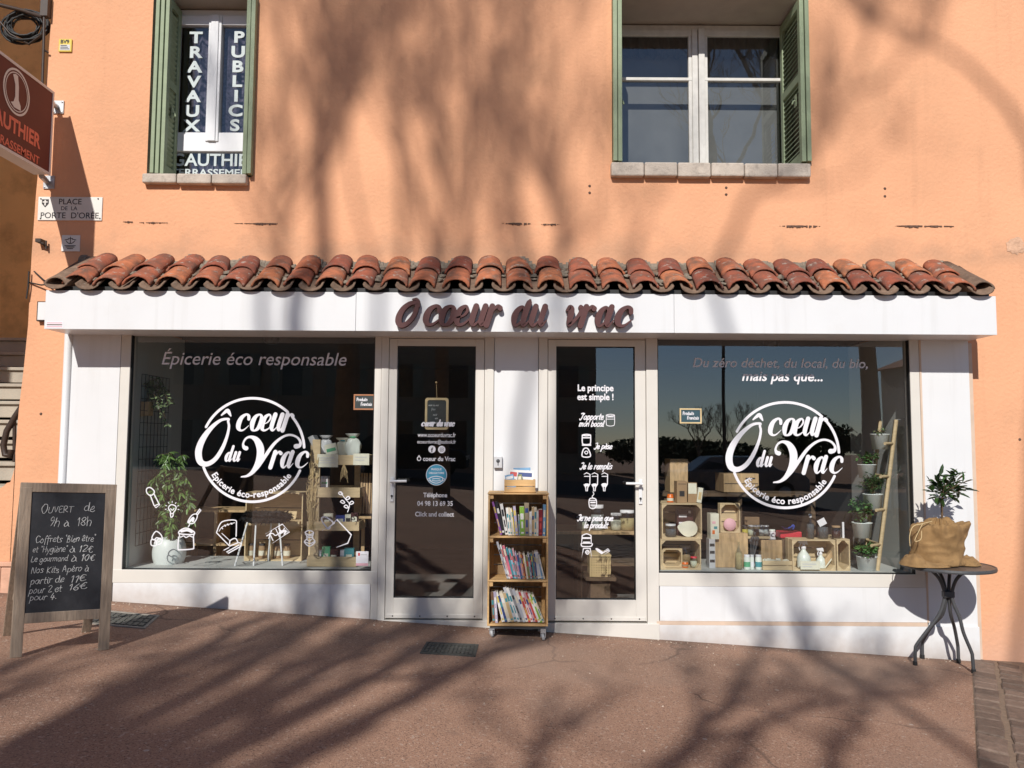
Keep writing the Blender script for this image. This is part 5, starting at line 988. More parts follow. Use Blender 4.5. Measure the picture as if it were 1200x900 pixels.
for sh, (z, L_) in SH.items():
    # a leaning book touches the shelf with its lower right edge and rests against what stands left of it
    total = sum(b_[1]/math.cos(R(b_[3])) + b_[4] for b_ in L_); room = (tx1-t) - (tx0+t); top_shift = max(0, L_[0][2]*math.sin(R(-L_[0][3]))) if L_[0][3] < 0 else 0
    avail = room - top_shift - .012; sc_k = min(1.45 if sh == 'bottom' else 1.12, avail/total); x = tx0+t+top_shift+.004
    for i, (col, th, h, ln, gap) in enumerate(L_):
        x += gap*sc_k; th_ = th*sc_k; a = R(ln); zz = z + th_*math.sin(-a) + .001
        pv = L_[i-1][0] if i else None; nx = L_[i+1][0] if i+1 < len(L_) else None
        where = 'between %s and %s' % (pv, nx) if pv and nx else ('first of the row, before %s' % nx if nx else 'last of the row, after %s' % pv)
        lab = '%s %s book %s, %s shelf of the trolley' % ('leaning' if abs(ln) > 5 else 'upright', col, where, sh); seen_lab[lab] = seen_lab.get(lab, 0)+1
        if seen_lab[lab] > 1: lab = lab.replace('shelf of', 'shelf, farther along, of')
        book(x, YT0+.03+rb.uniform(0,.02), zz, th_, h, .14, a, col, col, lab, rb.choice([c for c in ('white','black','red','navy','cream','yellow','teal') if c != col]))
        x += th_/math.cos(a)
# small crate of leaflets on the trolley
zc0 = ztop_+.010; lx0, lx1 = X(591,-.28,570), X(627.5,-.28,570)
lc = thing('leaflet_crate', 'small pale slatted wooden crate of leaflets on top of the book trolley', 'crate', ((lx0+lx1)/2, -.23, zc0))
m_ = MB(); hC = .098; yA, yB = -.285, -.165
for z0, z1 in ((.004,.045),(.05,hC)): m_.box(lx0,lx1,yA,yA+.006,zc0+z0,zc0+z1); m_.box(lx0,lx1,yB-.006,yB,zc0+z0,zc0+z1)
m_.build('long_slats', 'pine', lc, .0015); m_ = MB(); m_.box(lx0,lx0+.007,yA+.0062,yB-.0062,zc0,zc0+hC-.004); m_.box(lx1-.007,lx1,yA+.0062,yB-.0062,zc0,zc0+hC-.004); m_.box(lx0+.007,lx1-.007,yA+.0062,yB-.0062,zc0+.001,zc0+.007); m_.build('end_boards', 'pine', lc, .0015)
m_ = MB(); m_.box(lx0-.01, lx1+.03, yA-.03, yB+.02, zc0+.0005, zc0+.0035)
lf = [('blue', 'navy and white leaflet leaning out of the small crate', 593,603,556,572,-12,-.275,'white'),('white','white leaflet with red mark standing in the small crate',596,606,550,575,6,-.26,'red'),('olive','green picture leaflet in the middle of the small crate',602,612,556,575,-4,-.24,'cream'),('white','wide white and blue leaflet at the back of the small crate',605,625,551,575,3,-.20,'navy'),('blue','sky blue leaflet behind the others in the small crate',602,622,548,575,-2,-.18,'white')]
for col, lab, pa, pb, ya, yb, rot, Y, st_ in lf:
    a, b_ = W(pa,ya,Y), W(pb,yb,Y); m_ = MB(); w_, h_ = b_.x-a.x, a.z-b_.z; M3 = Matrix.Rotation(R(rot),3,'Y') @ Matrix.Rotation(R(-10),3,'X'); c = (a+b_)/2
    m_.obox(c, (w_,.003,h_), M3, 0); m_.obox(c + M3 @ V((0,-.0022,h_*.28)), (w_*.8,.001,h_*.2), M3, 1); m_.obox(c + M3 @ V((w_*.1,-.0022,-h_*.1)), (w_*.5,.001,h_*.3), M3, 2)
    tag(m_.build('leaflet', [bookmat(PAL[col]), bookmat(PAL[st_]), bookmat(PAL['sepia'])]), lab, 'leaflet', 'leaflets in the small crate')

# ================================================================== BISTRO TABLE, SACK, BAY TREE
tc = V((3.262, -.335, 0)); tz = Z(662, tc.y, 1111); rT = .315
tb = thing('bistro_table', 'round dark bistro table with curved grey metal legs, carrying the jute sack', 'table', (tc.x, tc.y, gz(tc.x)))
m_ = MB(); m_.lathe([(0,-.012),(rT-.012,-.012),(rT-.012,.0),(0,.0)], (tc.x,tc.y,tz), 48, 0, None, False); m_.build('table_top', 'tabletop', tb)
m_ = MB(); m_.lathe([(rT-.011,-.022),(rT,-.022),(rT+.003,-.012),(rT,.003),(rT-.011,.003),(rT-.011,-.022)], (tc.x,tc.y,tz), 56, 0, None, False); m_.build('rim', 'darkmetal', tb)
feet = [G(1141,789), G(1072.5,779.5), G(1130,771), G(1067,766)]; mid = V((tc.x-.005, tc.y, tz-.215))
for p in feet:
    d = (p-mid); d.z = 0; dn = d.normalized(); m_ = MB(); up_ = V((0,0,1)); L_ = min(d.length, .30); p = V((mid.x+dn.x*L_, mid.y+dn.y*L_, gz(mid.x+dn.x*L_)))
    pts = [(*[mid.x+dn.x*.145, mid.y+dn.y*.145], tz-.013), (mid.x+dn.x*.125,mid.y+dn.y*.125,tz-.03), (mid.x+dn.x*.06,mid.y+dn.y*.06,tz-.10), (mid.x+dn.x*.028,mid.y+dn.y*.028,tz-.19), (mid.x+dn.x*.03,mid.y+dn.y*.03,tz-.27), (mid.x+dn.x*.07,mid.y+dn.y*.07,tz-.38), (mid.x+dn.x*(L_*.62),mid.y+dn.y*(L_*.62),tz-.49), (mid.x+dn.x*(L_*.93),mid.y+dn.y*(L_*.93),p.z+.155), (p.x-dn.x*.004,p.y-dn.y*.004,p.z+.115), (p.x,p.y,p.z+.012)]
    m_.tube(cat_rom([tuple(q) for q in pts], 5), .0125, 10); lg = m_.build('leg', 'darkmetal', tb)
    m_ = MB(); m_.tube([(p.x,p.y,p.z+.03),(p.x,p.y,p.z+.001)], .016, 10); m_.build('foot_cap', 'cable', lg)
m_ = MB(); m_.box(mid.x-.04, mid.x+.04, mid.y-.02, mid.y+.02, mid.z-.022, mid.z+.022); m_.build('collar', 'darkmetal', tb, .004)
# jute sack: a soft bag with a rolled mouth and slack folds lying on the table
sk = thing('jute_sack', 'brown jute sack with drawstring wrapping a plant pot on the bistro table', 'sack', (X(1098,tc.y,640), tc.y, tz+.003))
sx_, sy_ = X(1099,tc.y,640), tc.y; m_ = MB(); n, zt0 = 128, tz+.004
prof = [(.000,.002),(.14,.001),(.178,.006),(.188,.03),(.176,.075),(.176,.13),(.184,.19),(.192,.235),(.188,.262),(.170,.272),(.148,.258),(.118,.246),(.085,.262),(.060,.292),(.042,.302),(.02,.292)]
prof = cat_rom(prof, 6); vs = []
for k_, (r_, h_) in enumerate(prof):
    for j in range(n):
        a = 2*math.pi*j/n; ex = r_*(1+.10*math.cos(2*a)+.035*math.cos(4*a)); P = V((ex*math.cos(a), .86*ex*math.sin(a), h_))
        nn = noise.noise(V((P.x*6, P.y*6, P.z*5)))*.034 + (.5-abs(noise.noise(V((P.x*5+P.z*10, P.y*5-P.z*3, (P.z-P.x)*9+3)))))*.034 + .010*math.sin(a*12+h_*14+2.5*math.sin(a*3))*min(1, max(0,(h_-.20)/.06)) + .010*math.sin(3*a+h_*28)*max(0,1-abs(h_-.1)/.12)
        sag = .007*math.cos(a-.3)*(h_/.25); q = P*(1+ (nn/max(r_,.06))*(1 if r_ > .03 else .2)); vs.append((sx_+q.x*.92+.012*h_/.25, sy_+q.y, zt0+max(.0,h_*1.1+sag*(.7 if h_ > .05 else 0)+ (nn*.6 if h_ > .03 else 0))))
kk = len(prof); m_.add(vs, [(i*n+j, i*n+(j+1)%n, (i+1)*n+(j+1)%n, (i+1)*n+j) for i in range(kk-1) for j in range(n)], 0, True); m_.build('bag', 'sack', sk)
def cloth_lump(cx, cy, lx, ly, h, seed, name):
    m_ = MB(); n_, r__ = 30, 9; vs = []
    for i in range(r__+1):
        t_ = i/r__
        for j in range(n_):
            a = 2*math.pi*j/n_; rr = t_**.8; w_ = 1+.18*noise.noise(V((math.cos(a)*1.6, math.sin(a)*1.6, seed))); z_ = h*(1-t_**2.2)*(1+.35*noise.noise(V((math.cos(a)*rr*2.5, math.sin(a)*rr*2.5, seed+4)))) + .003
            vs.append((cx+lx*rr*w_*math.cos(a), cy+ly*rr*w_*math.sin(a), zt0+z_))
    m_.add(vs, [(i*n_+j, (i+1)*n_+j, (i+1)*n_+(j+1)%n_, i*n_+(j+1)%n_) for i in range(r__) for j in range(n_)], 0, True); return m_.build(name, 'sack', sk)
cloth_lump(X(1076,tc.y-.12,650), tc.y-.06, .095, .13, .075, 2.0, 'fold'); cloth_lump(X(1136,tc.y-.05,655), tc.y-.03, .085, .08, .062, 7.0, 'fold'); cloth_lump(X(1096,tc.y-.2,660), tc.y-.13, .15, .07, .035, 5.0, 'fold')
m_ = MB(); pts = [W(1092,611,tc.y-.1), W(1080,614,tc.y-.16), W(1070,617,tc.y-.18), W(1066,628,tc.y-.185), W(1066.5,640,tc.y-.18)]; m_.tube(cat_rom([tuple(p) for p in pts],5), .0032, 6)
pts = [W(1081,614,tc.y-.17), W(1076,624,tc.y-.18), W(1072,634,tc.y-.185), W(1079,632,tc.y-.18), W(1080,622,tc.y-.17)]; m_.tube(cat_rom([tuple(p) for p in pts],5), .0030, 6); m_.build('drawstring', 'twine', sk)
bay = thing('bay_tree', 'small bay tree standing out of the jute sack on the bistro table', 'bay tree', (X(1104,tc.y,612), tc.y, tz+.26)); rl = random.Random(33)
tp = [W(1105,622,tc.y), W(1104,605,tc.y), W(1103.5,590,tc.y), W(1105,577,tc.y)]; m_ = MB(); m_.tube(tp, [.010,.009,.008,.006], 8); m_.build('trunk', 'stem', bay)
m_ = MB(); lv = MB(); base = tp[-1]
tips = [(1090,566),(1095,561),(1101,557),(1108,558),(1116,557),(1124,556),(1121,564),(1128,566),(1134,574),(1126,579),(1118,583),(1100,583),(1092,576),(1112,570),(1104,570),(1098,573),(1119,572),(1110,580),(1096,568),(1131,571),(1114,564),(1106,578),(1123,574)]
for k_, p in enumerate(tips):
    e = W(p[0], p[1], tc.y + rl.uniform(-.13,.13)); s = base + V((rl.uniform(-.01,.01), 0, rl.uniform(-.03,.02))); midp = s*.5+e*.5+V((0,0,.015)); m_.tube([s, midp, e], [.004,.003,.0015], 5)
    for q in range(7):
        t_ = rl.uniform(.4, 1.0); o = s*(1-t_)+e*t_; d = (e-s).normalized()*.6 + V((rl.uniform(-1,1), rl.uniform(-1,1), rl.uniform(-.45,.75))); lv.leaf(o, d, (rl.uniform(-.4,.4), rl.uniform(-.4,.4), 1), rl.uniform(.05,.10), rl.uniform(.022,.040))
m_.build('branches', 'stem', bay); lv.build('foliage', 'leaf', bay)
# ================================================================== GOODS BEHIND THE GLASS
def px3(px, py, Y): return W(px, py, Y)
rg = random.Random(77)
def slat_crate(name, label, px0, px1, pyt, pyb, Y0, Y1, material='crate', group=None, zfix=None, slots=3):
    """wooden crate lying on its side, open towards the street"""
    a, b = W(px0, pyt, Y0), W(px1, pyb, Y0); x0, x1, z1, z0 = a.x, b.x, a.z, (b.z if zfix is None else zfix); t = .010
    r = thing(name, label, 'crate', ((x0+x1)/2, (Y0+Y1)/2, z0), group); H_, D_ = z1-z0, Y1-Y0
    m = MB()
    for k in range(2):
        ya, yb = Y0+.004+k*D_/2, Y0+(k+1)*D_/2-.006
        m.box(x0,x1,ya,yb,z1-t,z1); m.box(x0,x1,ya,yb,z0,z0+t); m.box(x0,x0+t,ya,yb,z0+t,z1-t); m.box(x1-t,x1,ya,yb,z0+t,z1-t)
    m.build('side_slats', material, r, .0015)
    m = MB(); 
    for k in range(slots): m.box(x0+t,x1-t,Y1-t,Y1-.001,z0+t+k*(H_-2*t)/slots+.004,z0+t+(k+1)*(H_-2*t)/slots-.004)
    m.build('bottom_slats', material, r)
    m = MB(); c = min(.035, H_*.16)
    for sx in (0,1):
        for sz in (0,1):
            xx = x0+t if sx == 0 else x1-t; zz = z0+t if sz == 0 else z1-t; dx = c if sx == 0 else -c; dz = c if sz == 0 else -c
            vs = [(xx,Y0+.006,zz),(xx+dx,Y0+.006,zz),(xx,Y0+.006,zz+dz)]; m.add(vs+[(p[0],Y1-.012,p[2]) for p in vs], [(0,1,2),(3,5,4),(0,3,4,1),(1,4,5,2),(2,5,3,0)])
    m.build('corner_blocks', material, r); return r
def jar(name, label, cat, px, pyb, h, r, Y, body='jarglass', content=None, lid=None, lab=None, group=None, zb=None, bottle=False):
    p = W(px, pyb, Y); z = p.z if zb is None else zb; t_ = thing(name, label, cat, (p.x, Y, z), group); m = MB()
    prof = [(0,0),(r*.92,0),(r,.006),(r,h*.55),(r*.85,h*.66),(r*.34,h*.78),(r*.30,h*.96),(r*.36,h),(0,h)] if bottle else [(0,0),(r*.93,0),(r,.005),(r,h*.8),(r*.82,h*.9),(r*.82,h*.97),(0,h*.97)]
    m.lathe(prof, (p.x,Y,z), 16); b = m.build('body', body, t_)
    if content: m = MB(); m.lathe([(0,.004),(r*.9,.004),(r*.9,h*.62),(0,h*.62)], (p.x,Y,z), 14); m.build('contents', content, t_)
    if lid: m = MB(); hh = h if not bottle else h; m.lathe([(r*(.88 if not bottle else .4),hh*.9),(r*(.88 if not bottle else .4),hh*1.04),(0,hh*1.04)], (p.x,Y,z), 14); m.build('lid', lid, t_)
    if lab: m = MB(); m.lathe([(r*1.01,h*.2),(r*1.01,h*.55)], (p.x,Y,z), 16); m.build('label', lab, b)
    return t_
def box_thing(name, label, cat, px0, px1, pyt, pyb, Y, d, material, rotz=0, bev=.003, tilt=0, group=None, detail=None):
    a, b = W(px0, pyt, Y), W(px1, pyb, Y); c = V(((a.x+b.x)/2, Y+d/2, (a.z+b.z)/2)); m = MB(); M3 = Matrix.Rotation(R(rotz),3,'Z') @ Matrix.Rotation(R(tilt),3,'Y')
    w_, h_ = b.x-a.x, a.z-b.z; m.obox(c, (w_, d, h_), M3); ms = [material]
    if detail:
        for (u0,u1,v0,v1,dm) in detail:
            if dm not in ms: ms.append(dm)
            m.obox(c + M3 @ V(((u0+u1-1)*w_/2, -d/2-.0012, (v0+v1-1)*h_/2)), ((u1-u0)*w_, .001, (v1-v0)*h_), M3, ms.index(dm))
    return tag(m.build(name, ms, None, bev), label, cat, group)
def plant(root, px, pyb, Y, spread, height, n, lsize, lm, rnd, droop=.0, stems=9, wr=.38):
    b = W(px, pyb, Y); m, lv = MB(), MB()
    for s in range(stems):
        a = rnd.uniform(0, 6.28); e = b + V((math.cos(a)*spread*rnd.uniform(.3,1), math.sin(a)*spread*rnd.uniform(.3,1), height*rnd.uniform(.5,1)-droop*rnd.random()*height)); mi = b*.5+e*.5+V((0,0,height*.18)); P = cat_rom([tuple(b),tuple(mi),tuple(e)],5); m.tube(P, .003, 4)
        for k in range(n//stems):
            t_ = rnd.randrange(2, len(P)); o = V(P[t_]) + V((rnd.uniform(-.02,.02),)*3); lv.leaf(o, (rnd.uniform(-1,1), rnd.uniform(-1,1), rnd.uniform(-.6,.6)), (rnd.uniform(-.4,.4),rnd.uniform(-.4,.4),1), lsize*rnd.uniform(.6,1.2), lsize*wr*rnd.uniform(.7,1.2))
    m.build('stems', 'stem', root); lv.build('foliage', lm, root)
def potlathe(root, px, pyt, pyb, wpx, Y, m_='pot', round_=False):
    k = (6.3+Y)/F; r = wpx/2*k; a, b = W(px, pyt, Y), W(px, pyb, Y); h = a.z-b.z; m = MB()
    prof = [(0,0),(r*.80,0),(r*.96,h*.94),(r*1.0,h*.95),(r*1.0,h),(r*.93,h),(r*.9,h*.9),(0,h*.88)] if not round_ else [(0,0),(r*.6,0),(r*.82,h*.1),(r*.97,h*.35),(r*.99,h*.6),(r*.9,h*.85),(r*.76,h),(r*.70,h),(r*.7,h*.93),(0,h*.92)]
    m.lathe(prof if not round_ else cat_rom(prof,2), (a.x,Y,b.z), 28); m.build('pot', m_, root)
    m = MB(); m.lathe([(0,h*.9+.002),(r*(.9 if not round_ else .7),h*.9+.002)], (a.x,Y,b.z), 20); m.build('soil', 'soil', root)
# --- left window
f = MB(); xg = X(148.6)+.03; ya, yb = .14, .66; za, zb = Z(640,.14,160), Z(440,.3,160)
for i in range(9): y = ya+(yb-ya)*i/8; f.tube([(xg,y,za),(xg,y,zb)], .003, 5)
for i in range(15): z = za+(zb-za)*i/14; f.tube([(xg+.004,ya,z),(xg+.004,yb,z)], .003, 5)
tag(f.build('wire_grid', 'wire'), 'black wire grid panel on the side wall behind the hanging planter', 'wire grid')
hp = thing('hanging_planter', 'blue grey pot in a wooden holder with trailing ivy on the wire grid', 'planter', W(167,480,.3)); Yq = .30
potlathe(hp, 167, 452, 470, 13, Yq, 'bluepot'); m = MB(); a, b = W(160,470.5,Yq-.04), W(174,487,Yq-.04); m.box(a.x,b.x,Yq-.045,Yq+.045,b.z,a.z); m.build('wooden_holder', 'plywood', hp, .003)
m = MB(); m.tube([(xg,Yq,a.z-.02),((a.x+b.x)/2,Yq,a.z-.02)], .004, 5); m.build('hook', 'wire', hp)
lv, sm_ = MB(), MB(); o = W(170,452,Yq)
for s in range(13):
    e = W(rg.uniform(176,200), rg.uniform(448,500), Yq+rg.uniform(-.1,.1)); P = cat_rom([tuple(o), tuple(o*.4+e*.6+V((0,0,.05))), tuple(e), tuple(e+V((.01,0,-.06)))], 5); sm_.tube(P, .002, 4)
    for q in range(17): p = V(rg.choice(P[2:])); lv.leaf(p+V((rg.uniform(-.015,.015),rg.uniform(-.015,.015),rg.uniform(-.01,.01))), (rg.uniform(-1,1),rg.uniform(-1,.3),rg.uniform(-1,.2)), (0,-.6,1), rg.uniform(.022,.038), rg.uniform(.018,.028))
sm_.build('stems', 'stem', hp); lv.build('ivy', 'ivy', hp)
fi = thing('potted_ficus', 'leafy weeping fig in a round white pot beside the wire grid', 'potted plant', (X(199,.38,650), .38, zd))
kf = (6.3+.38)/F; potlathe(fi, 199, 631, 664.5, 37, .38, 'pot', True)
m, lv = MB(), MB(); b0 = W(199,633,.38); trunk = [b0, W(197,605,.38), W(199,580,.39), W(203,560,.38)]; m.tube(trunk, [.012,.011,.009,.006], 7)
for s in range(58):
    t_ = rg.uniform(.12,1); i_ = min(2, int(t_*3)); o = trunk[i_].lerp(trunk[i_+1], t_*3-i_); py_t = rg.uniform(528, 628); hw = 27 if py_t > 565 else 14+(py_t-528)*.35
    e = W(203+rg.uniform(-hw,hw)*(.9 if py_t < 610 else .55), py_t, .38+rg.uniform(-.16,.16)); P = cat_rom([tuple(o), tuple(o*.45+e*.55+V((0,0,.06))), tuple(e), tuple(e+V((rg.uniform(-.02,.03),0,-.05)))], 4); m.tube(P, [.0035]*5+[.002]*(len(P)-5), 4)
    for q in range(13): p = V(P[rg.randrange(3,len(P))]); d = V((rg.uniform(-.8,.8), rg.uniform(-.8,.8), -rg.uniform(.1,1.1))); lv.leaf(p, d, (rg.uniform(-.5,.5),-.8,.6), rg.uniform(.05,.085), rg.uniform(.016,.026))
m.build('branches', 'stem', fi); lv.build('foliage', 'leafb', fi)
# low dark shelf, crate of bottles, stool
sh = thing('low_shelf', 'dim brown wooden shelf unit in the shade behind the potted fig', 'shelf', (X(250,.95,650), .95, 0))
a, b = W(214,600,.9), W(290,660,.9); m = MB()
for x_ in (a.x, (a.x+b.x)/2, b.x): m.box(x_-.012,x_+.012,.9,1.25,-.2,a.z)
m.build('uprights', 'plywood', sh); m = MB()
for k, zz in enumerate((a.z, a.z-.30, a.z-.62)): m.box(a.x-.02,b.x+.02,.89,1.26,zz+.001,zz+.022)
m.build('boards', 'plywood', sh)
br_ = slat_crate('bottle_crate', 'wide wooden crate of small labelled bottles behind the stool', 288, 353, 577, 664, .50, .74, 'crate', None, zd, 4)
m = MB(); a, b = W(290,611,.52), W(351,616,.52); m.box(a.x,b.x,.51,.72,b.z,a.z); xm_ = X(317,.52,640); m.box(xm_-.007,xm_+.007,.51,.72,zd+.011,b.z-.001); m.build('shelf_board', 'crate', br_)
for k, px in enumerate((293, 307, 325, 336)): jar('bottle', '%s small brown bottle with white label in the wooden crate behind the stool' % ordn[k], 'bottle', px, 655, .12, .030, .60, 'brownbox', None, 'ink', 'cream', 'labelled bottles in the crate', zd+.0105)
so_ = thing('fluffy_stool', 'stool with shaggy black seat and thin white legs before the bottle crate', 'stool', (X(312,.36,650), .36, zd)); m = MB(); c = W(313,606,.36); n = 40; vs = []
for i in range(9):
    ph = -1.57+3.14*i/8
    for j in range(n): a = 6.2832*j/n; nn = 1+.16*noise.noise(V((math.cos(a)*4,math.sin(a)*4,ph*3)))+.06*rg.uniform(-1,1); vs.append((c.x+.205*math.cos(ph)**.6*math.cos(a)*nn, c.y+.13*math.cos(ph)**.6*math.sin(a)*nn, c.z+.048*math.sin(ph)*nn))
m.add(vs, [(i*n+j, i*n+(j+1)%n, (i+1)*n+(j+1)%n, (i+1)*n+j) for i in range(8) for j in range(n)], 0, True)
for k in range(900): a, r_ = rg.uniform(0,6.283), rg.uniform(.3,1)**.5; o = V((c.x+.195*r_*math.cos(a), c.y+.122*r_*math.sin(a), c.z+.04*math.sqrt(max(0,1-r_*r_))*rg.choice((1,1,-1)))); m.leaf(o, (math.cos(a)+rg.uniform(-.6,.6), math.sin(a)+rg.uniform(-.6,.6), rg.uniform(-1,1)), (0,0,1), rg.uniform(.025,.05), .006)
m.build('seat', 'fluff', so_)
for (p0, p1, y0, y1) in (((290,612),(275,668),.28,.22),((300,612),(297,668),.30,.24),((327,612),(331,668),.30,.26),((318,612),(314,660),.42,.48)): m = MB(); e = W(*p1,y1); e.z = zd+.001; m.tube([W(*p0,y0), e], .0075, 7); m.build('leg', 'white', so_)
# tiered display rack
dr_ = thing('display_rack', 'four tier pale wooden display rack of toiletries beside the fluffy stool', 'display rack', (X(396,.34,660), .34, zd)); Y0, Y1 = .22, .52; m = MB()
a = W(363,515,Y0); m.box(X(366,Y0,600)-.012, X(372,Y0,600)+.012, Y0-.002, Y0+.03, zd, a.z); m.box(X(366,Y1,600)-.02, X(372,Y1,600), Y1-.03, Y1, zd, a.z); m.box(X(418,Y1,600)-.02, X(422,Y1,600), Y1-.03, Y1, zd, Z(545,Y1,420)); m.build('posts', 'crate', dr_, .002); trays = []
for px0, px1, pt_, pb_ in ((366,430,533,545),(366,422,571,583),(360,421,611,622),(360,418,652,664)):
    m = MB(); A_, B_ = W(px0,pt_,Y0), W(px1,pb_,Y0); zb_ = max(B_.z, zd+.002); m.box(A_.x,B_.x,Y0-.012,Y0-.003,zb_,A_.z); m.box(A_.x,A_.x+.009,Y0-.002,Y1,zb_,A_.z); m.box(B_.x-.009,B_.x,Y0-.002,Y1,zb_,A_.z); m.box(A_.x+.0095,B_.x-.0095,Y0-.0025,Y1,zb_,zb_+.008); m.box(A_.x,B_.x,Y1+.001,Y1+.008,zb_,A_.z); m.build('tray', 'crate', dr_, .0015); trays.append((A_,B_,zb_+.009))
zt_ = [t_[2] for t_ in trays]
box_thing('price_card', 'pale handwritten price card on the rack, below the dark grey bag', 'price card', 372,396,532,547.5,Y0-.018,.003,'cream',detail=[(.1,.8,.68,.74,'box'),(.1,.7,.5,.56,'box'),(.1,.85,.3,.36,'box')],bev=0); box_thing('price_card', 'pale handwritten price card on the rack, below the green ribboned bag', 'price card', 414,432.5,531.5,545,Y0-.018,.003,'cream',detail=[(.1,.85,.65,.72,'box'),(.1,.7,.4,.47,'box')],bev=0)
def soft_bag(name, label, px, pyt, pyb, wpx, Y, mats, seed):
    k = (6.3+Y)/F; r = wpx/2*k; a, b = W(px,pyt,Y), W(px,pyb,Y); h = a.z-b.z; t_ = thing(name, label, 'bag', (a.x,Y,b.z)); m = MB(); n = 20; vs = []; P = cat_rom([(r*.8,0),(r,h*.2),(r*.95,h*.55),(r*.75,h*.74),(r*.45,h*.80),(r*.8,h*.92),(r*.95,h)],3)
    for i,(rr,z) in enumerate(P):
        for j in range(n): a_ = 6.2832*j/n; q = 1+.42*noise.noise(V((math.cos(a_)*2.6,math.sin(a_)*2.6,z*16+seed))); vs.append((a.x+rr*q*math.cos(a_), Y+rr*.6*q*math.sin(a_), b.z+z))
    m.add(vs, [(i*n+j, i*n+(j+1)%n, (i+1)*n+(j+1)%n, (i+1)*n+j) for i in range(len(P)-1) for j in range(n)], 0, True); m.build('pouch', mats[0], t_); m = MB(); m.lathe([(r*.45,h*.80),(r*.5,h*.84),(r*.45,h*.88)], (a.x,Y,b.z), 14); m.build('ribbon', mats[1], t_); return t_
soft_bag('gift_bag', 'clear white gift bag tied with green ribbon on the top rack tier', 414, 508, 534, 17, .34, ('spray','green'), 1); soft_bag('gift_bag', 'cream paper gift bag in the middle of the top rack tier', 402, 513, 534, 15, .36, ('cream','teal'), 3); soft_bag('gift_bag', 'dark grey gift bag at the back of the top rack tier', 382, 510, 534, 14, .42, ('box','darkmetal'), 5)
box_thing('soap_box', 'pale green boxed soap leaning on the top rack tier', 'soap box', 381,394,520,533,.30,.05,'cream',8,.002,-14,None,[(.1,.9,.3,.6,'green')]); box_thing('folded_leaflet', 'grey folded leaflet leaning over the end of the top rack tier', 'leaflet', 366,372,510,534,.30,.14,'box',0,.001,-28)
for k, px in enumerate((383, 394, 405, 416)):
    jar('small_jar', '%s little jar with black label on the second rack tier' % ordn[k], 'jar', px, 573, .062, .030, .28, 'spray', 'cream', 'box', 'ink', 'black labelled jars on the rack', zt_[1])
box_thing('soap_box', 'white boxed soap behind the black labelled jars on the second rack tier', 'soap box', 376,384,558,571,.34,.06,'decal',0,.002,0,None,[(.1,.9,.3,.5,'green')])
for k,(pa,pb,pt_,mt_,lb) in enumerate(((378,389,602,'cream','cream carton of soap behind a dark box on the third rack tier'),(379,387,606,'black','dark boxed soap before the cream carton on the rack'),(393,403,604,'navyb','navy boxed soap in the middle of the third rack tier'),(404,411,603,'cream','small cream boxed soap between the navy and the dark red one'),(411,419,601,'darkpack','dark red boxed soap beside the small cream one on the third tier'))):
    mm = 'blue' if mt_ == 'navyb' else mt_; a = W(pa,pt_,.25+.05*(k==0)); box_thing('soap_box', lb, 'soap box', pa,pb,pt_,619,.25+.06*(k==0),.05,mm,rg.uniform(-8,8),.002,0,'boxed soaps on the third tier',[(.15,.85,.4,.75,'cream' if mm != 'cream' else 'ink')])
for k,(pa,pb,pt_,mt_,lb) in enumerate(((369,376,645,'decal','white boxed soap by the post on the lowest rack tier'),(377,386,641,'green','green jar label box on the lowest rack tier'),(386,397,644,'darkpack','dark red parcel on the lowest rack tier'),(398,404,645,'decal','white tube box between dark red and blue parcels'),(403,414,643,'teal','teal blue parcel on the lowest rack tier'))):
    box_thing('soap_parcel', lb, 'parcel', pa,pb,pt_,660,.25,.06,mt_,rg.uniform(-10,10),.003,0,'parcels on the lowest tier',[(.2,.8,.3,.6,'cream' if mt_ != 'decal' else 'box')])
m = MB()
for k in range(34):
    a = rg.uniform(-1,1); o = W(365+rg.uniform(-3,3), rg.uniform(600,640), .2); e = o + V((a*.05, rg.uniform(-.03,.03), rg.uniform(.2,.5))); m.tube([o,o*.5+e*.5+V((.008*a,0,0)),e], .0026, 4)
    for q in range(3): p = o.lerp(e, rg.uniform(.4,1)); m.leaf(p, (rg.uniform(-1,1),rg.uniform(-.5,.5),1), (0,1,0), .04, .012)
tag(m.build('dried_flowers', 'twine'), 'hanging bunch of dried stalks tied to the front post of the rack', 'dried flowers')
m = MB()
for k in range(5): x_ = X(423+k*3.2,.42,600); m.obox((x_, .42, Z(578,.42,430)), (.016,.012,.34), Matrix.Rotation(R(rg.uniform(-3,3)),3,'Y'))
m.box(X(421,.42,600), X(438,.42,600), .40, .44, Z(605,.42,430)-.02, Z(605,.42,430)); m.box(X(424,.42,600), X(428,.42,600), .41, .43, zd, Z(605,.42,430)-.021); tag(m.build('wooden_utensils', 'plywood', None, .003), 'upright bundle of flat wooden sticks beside the rack', 'sticks')
m = MB(); o = W(403,543,Y0-.03)
for k in range(16): e = W(403+rg.uniform(-5,5), rg.uniform(552,566), Y0-.035); m.tube([o, o*.5+e*.5+V((rg.uniform(-.01,.01),0,0)), e], .002, 4)
tag(m.build('straw_tassel', 'twine'), 'straw tassel hanging from the top tier of the rack', 'tassel')
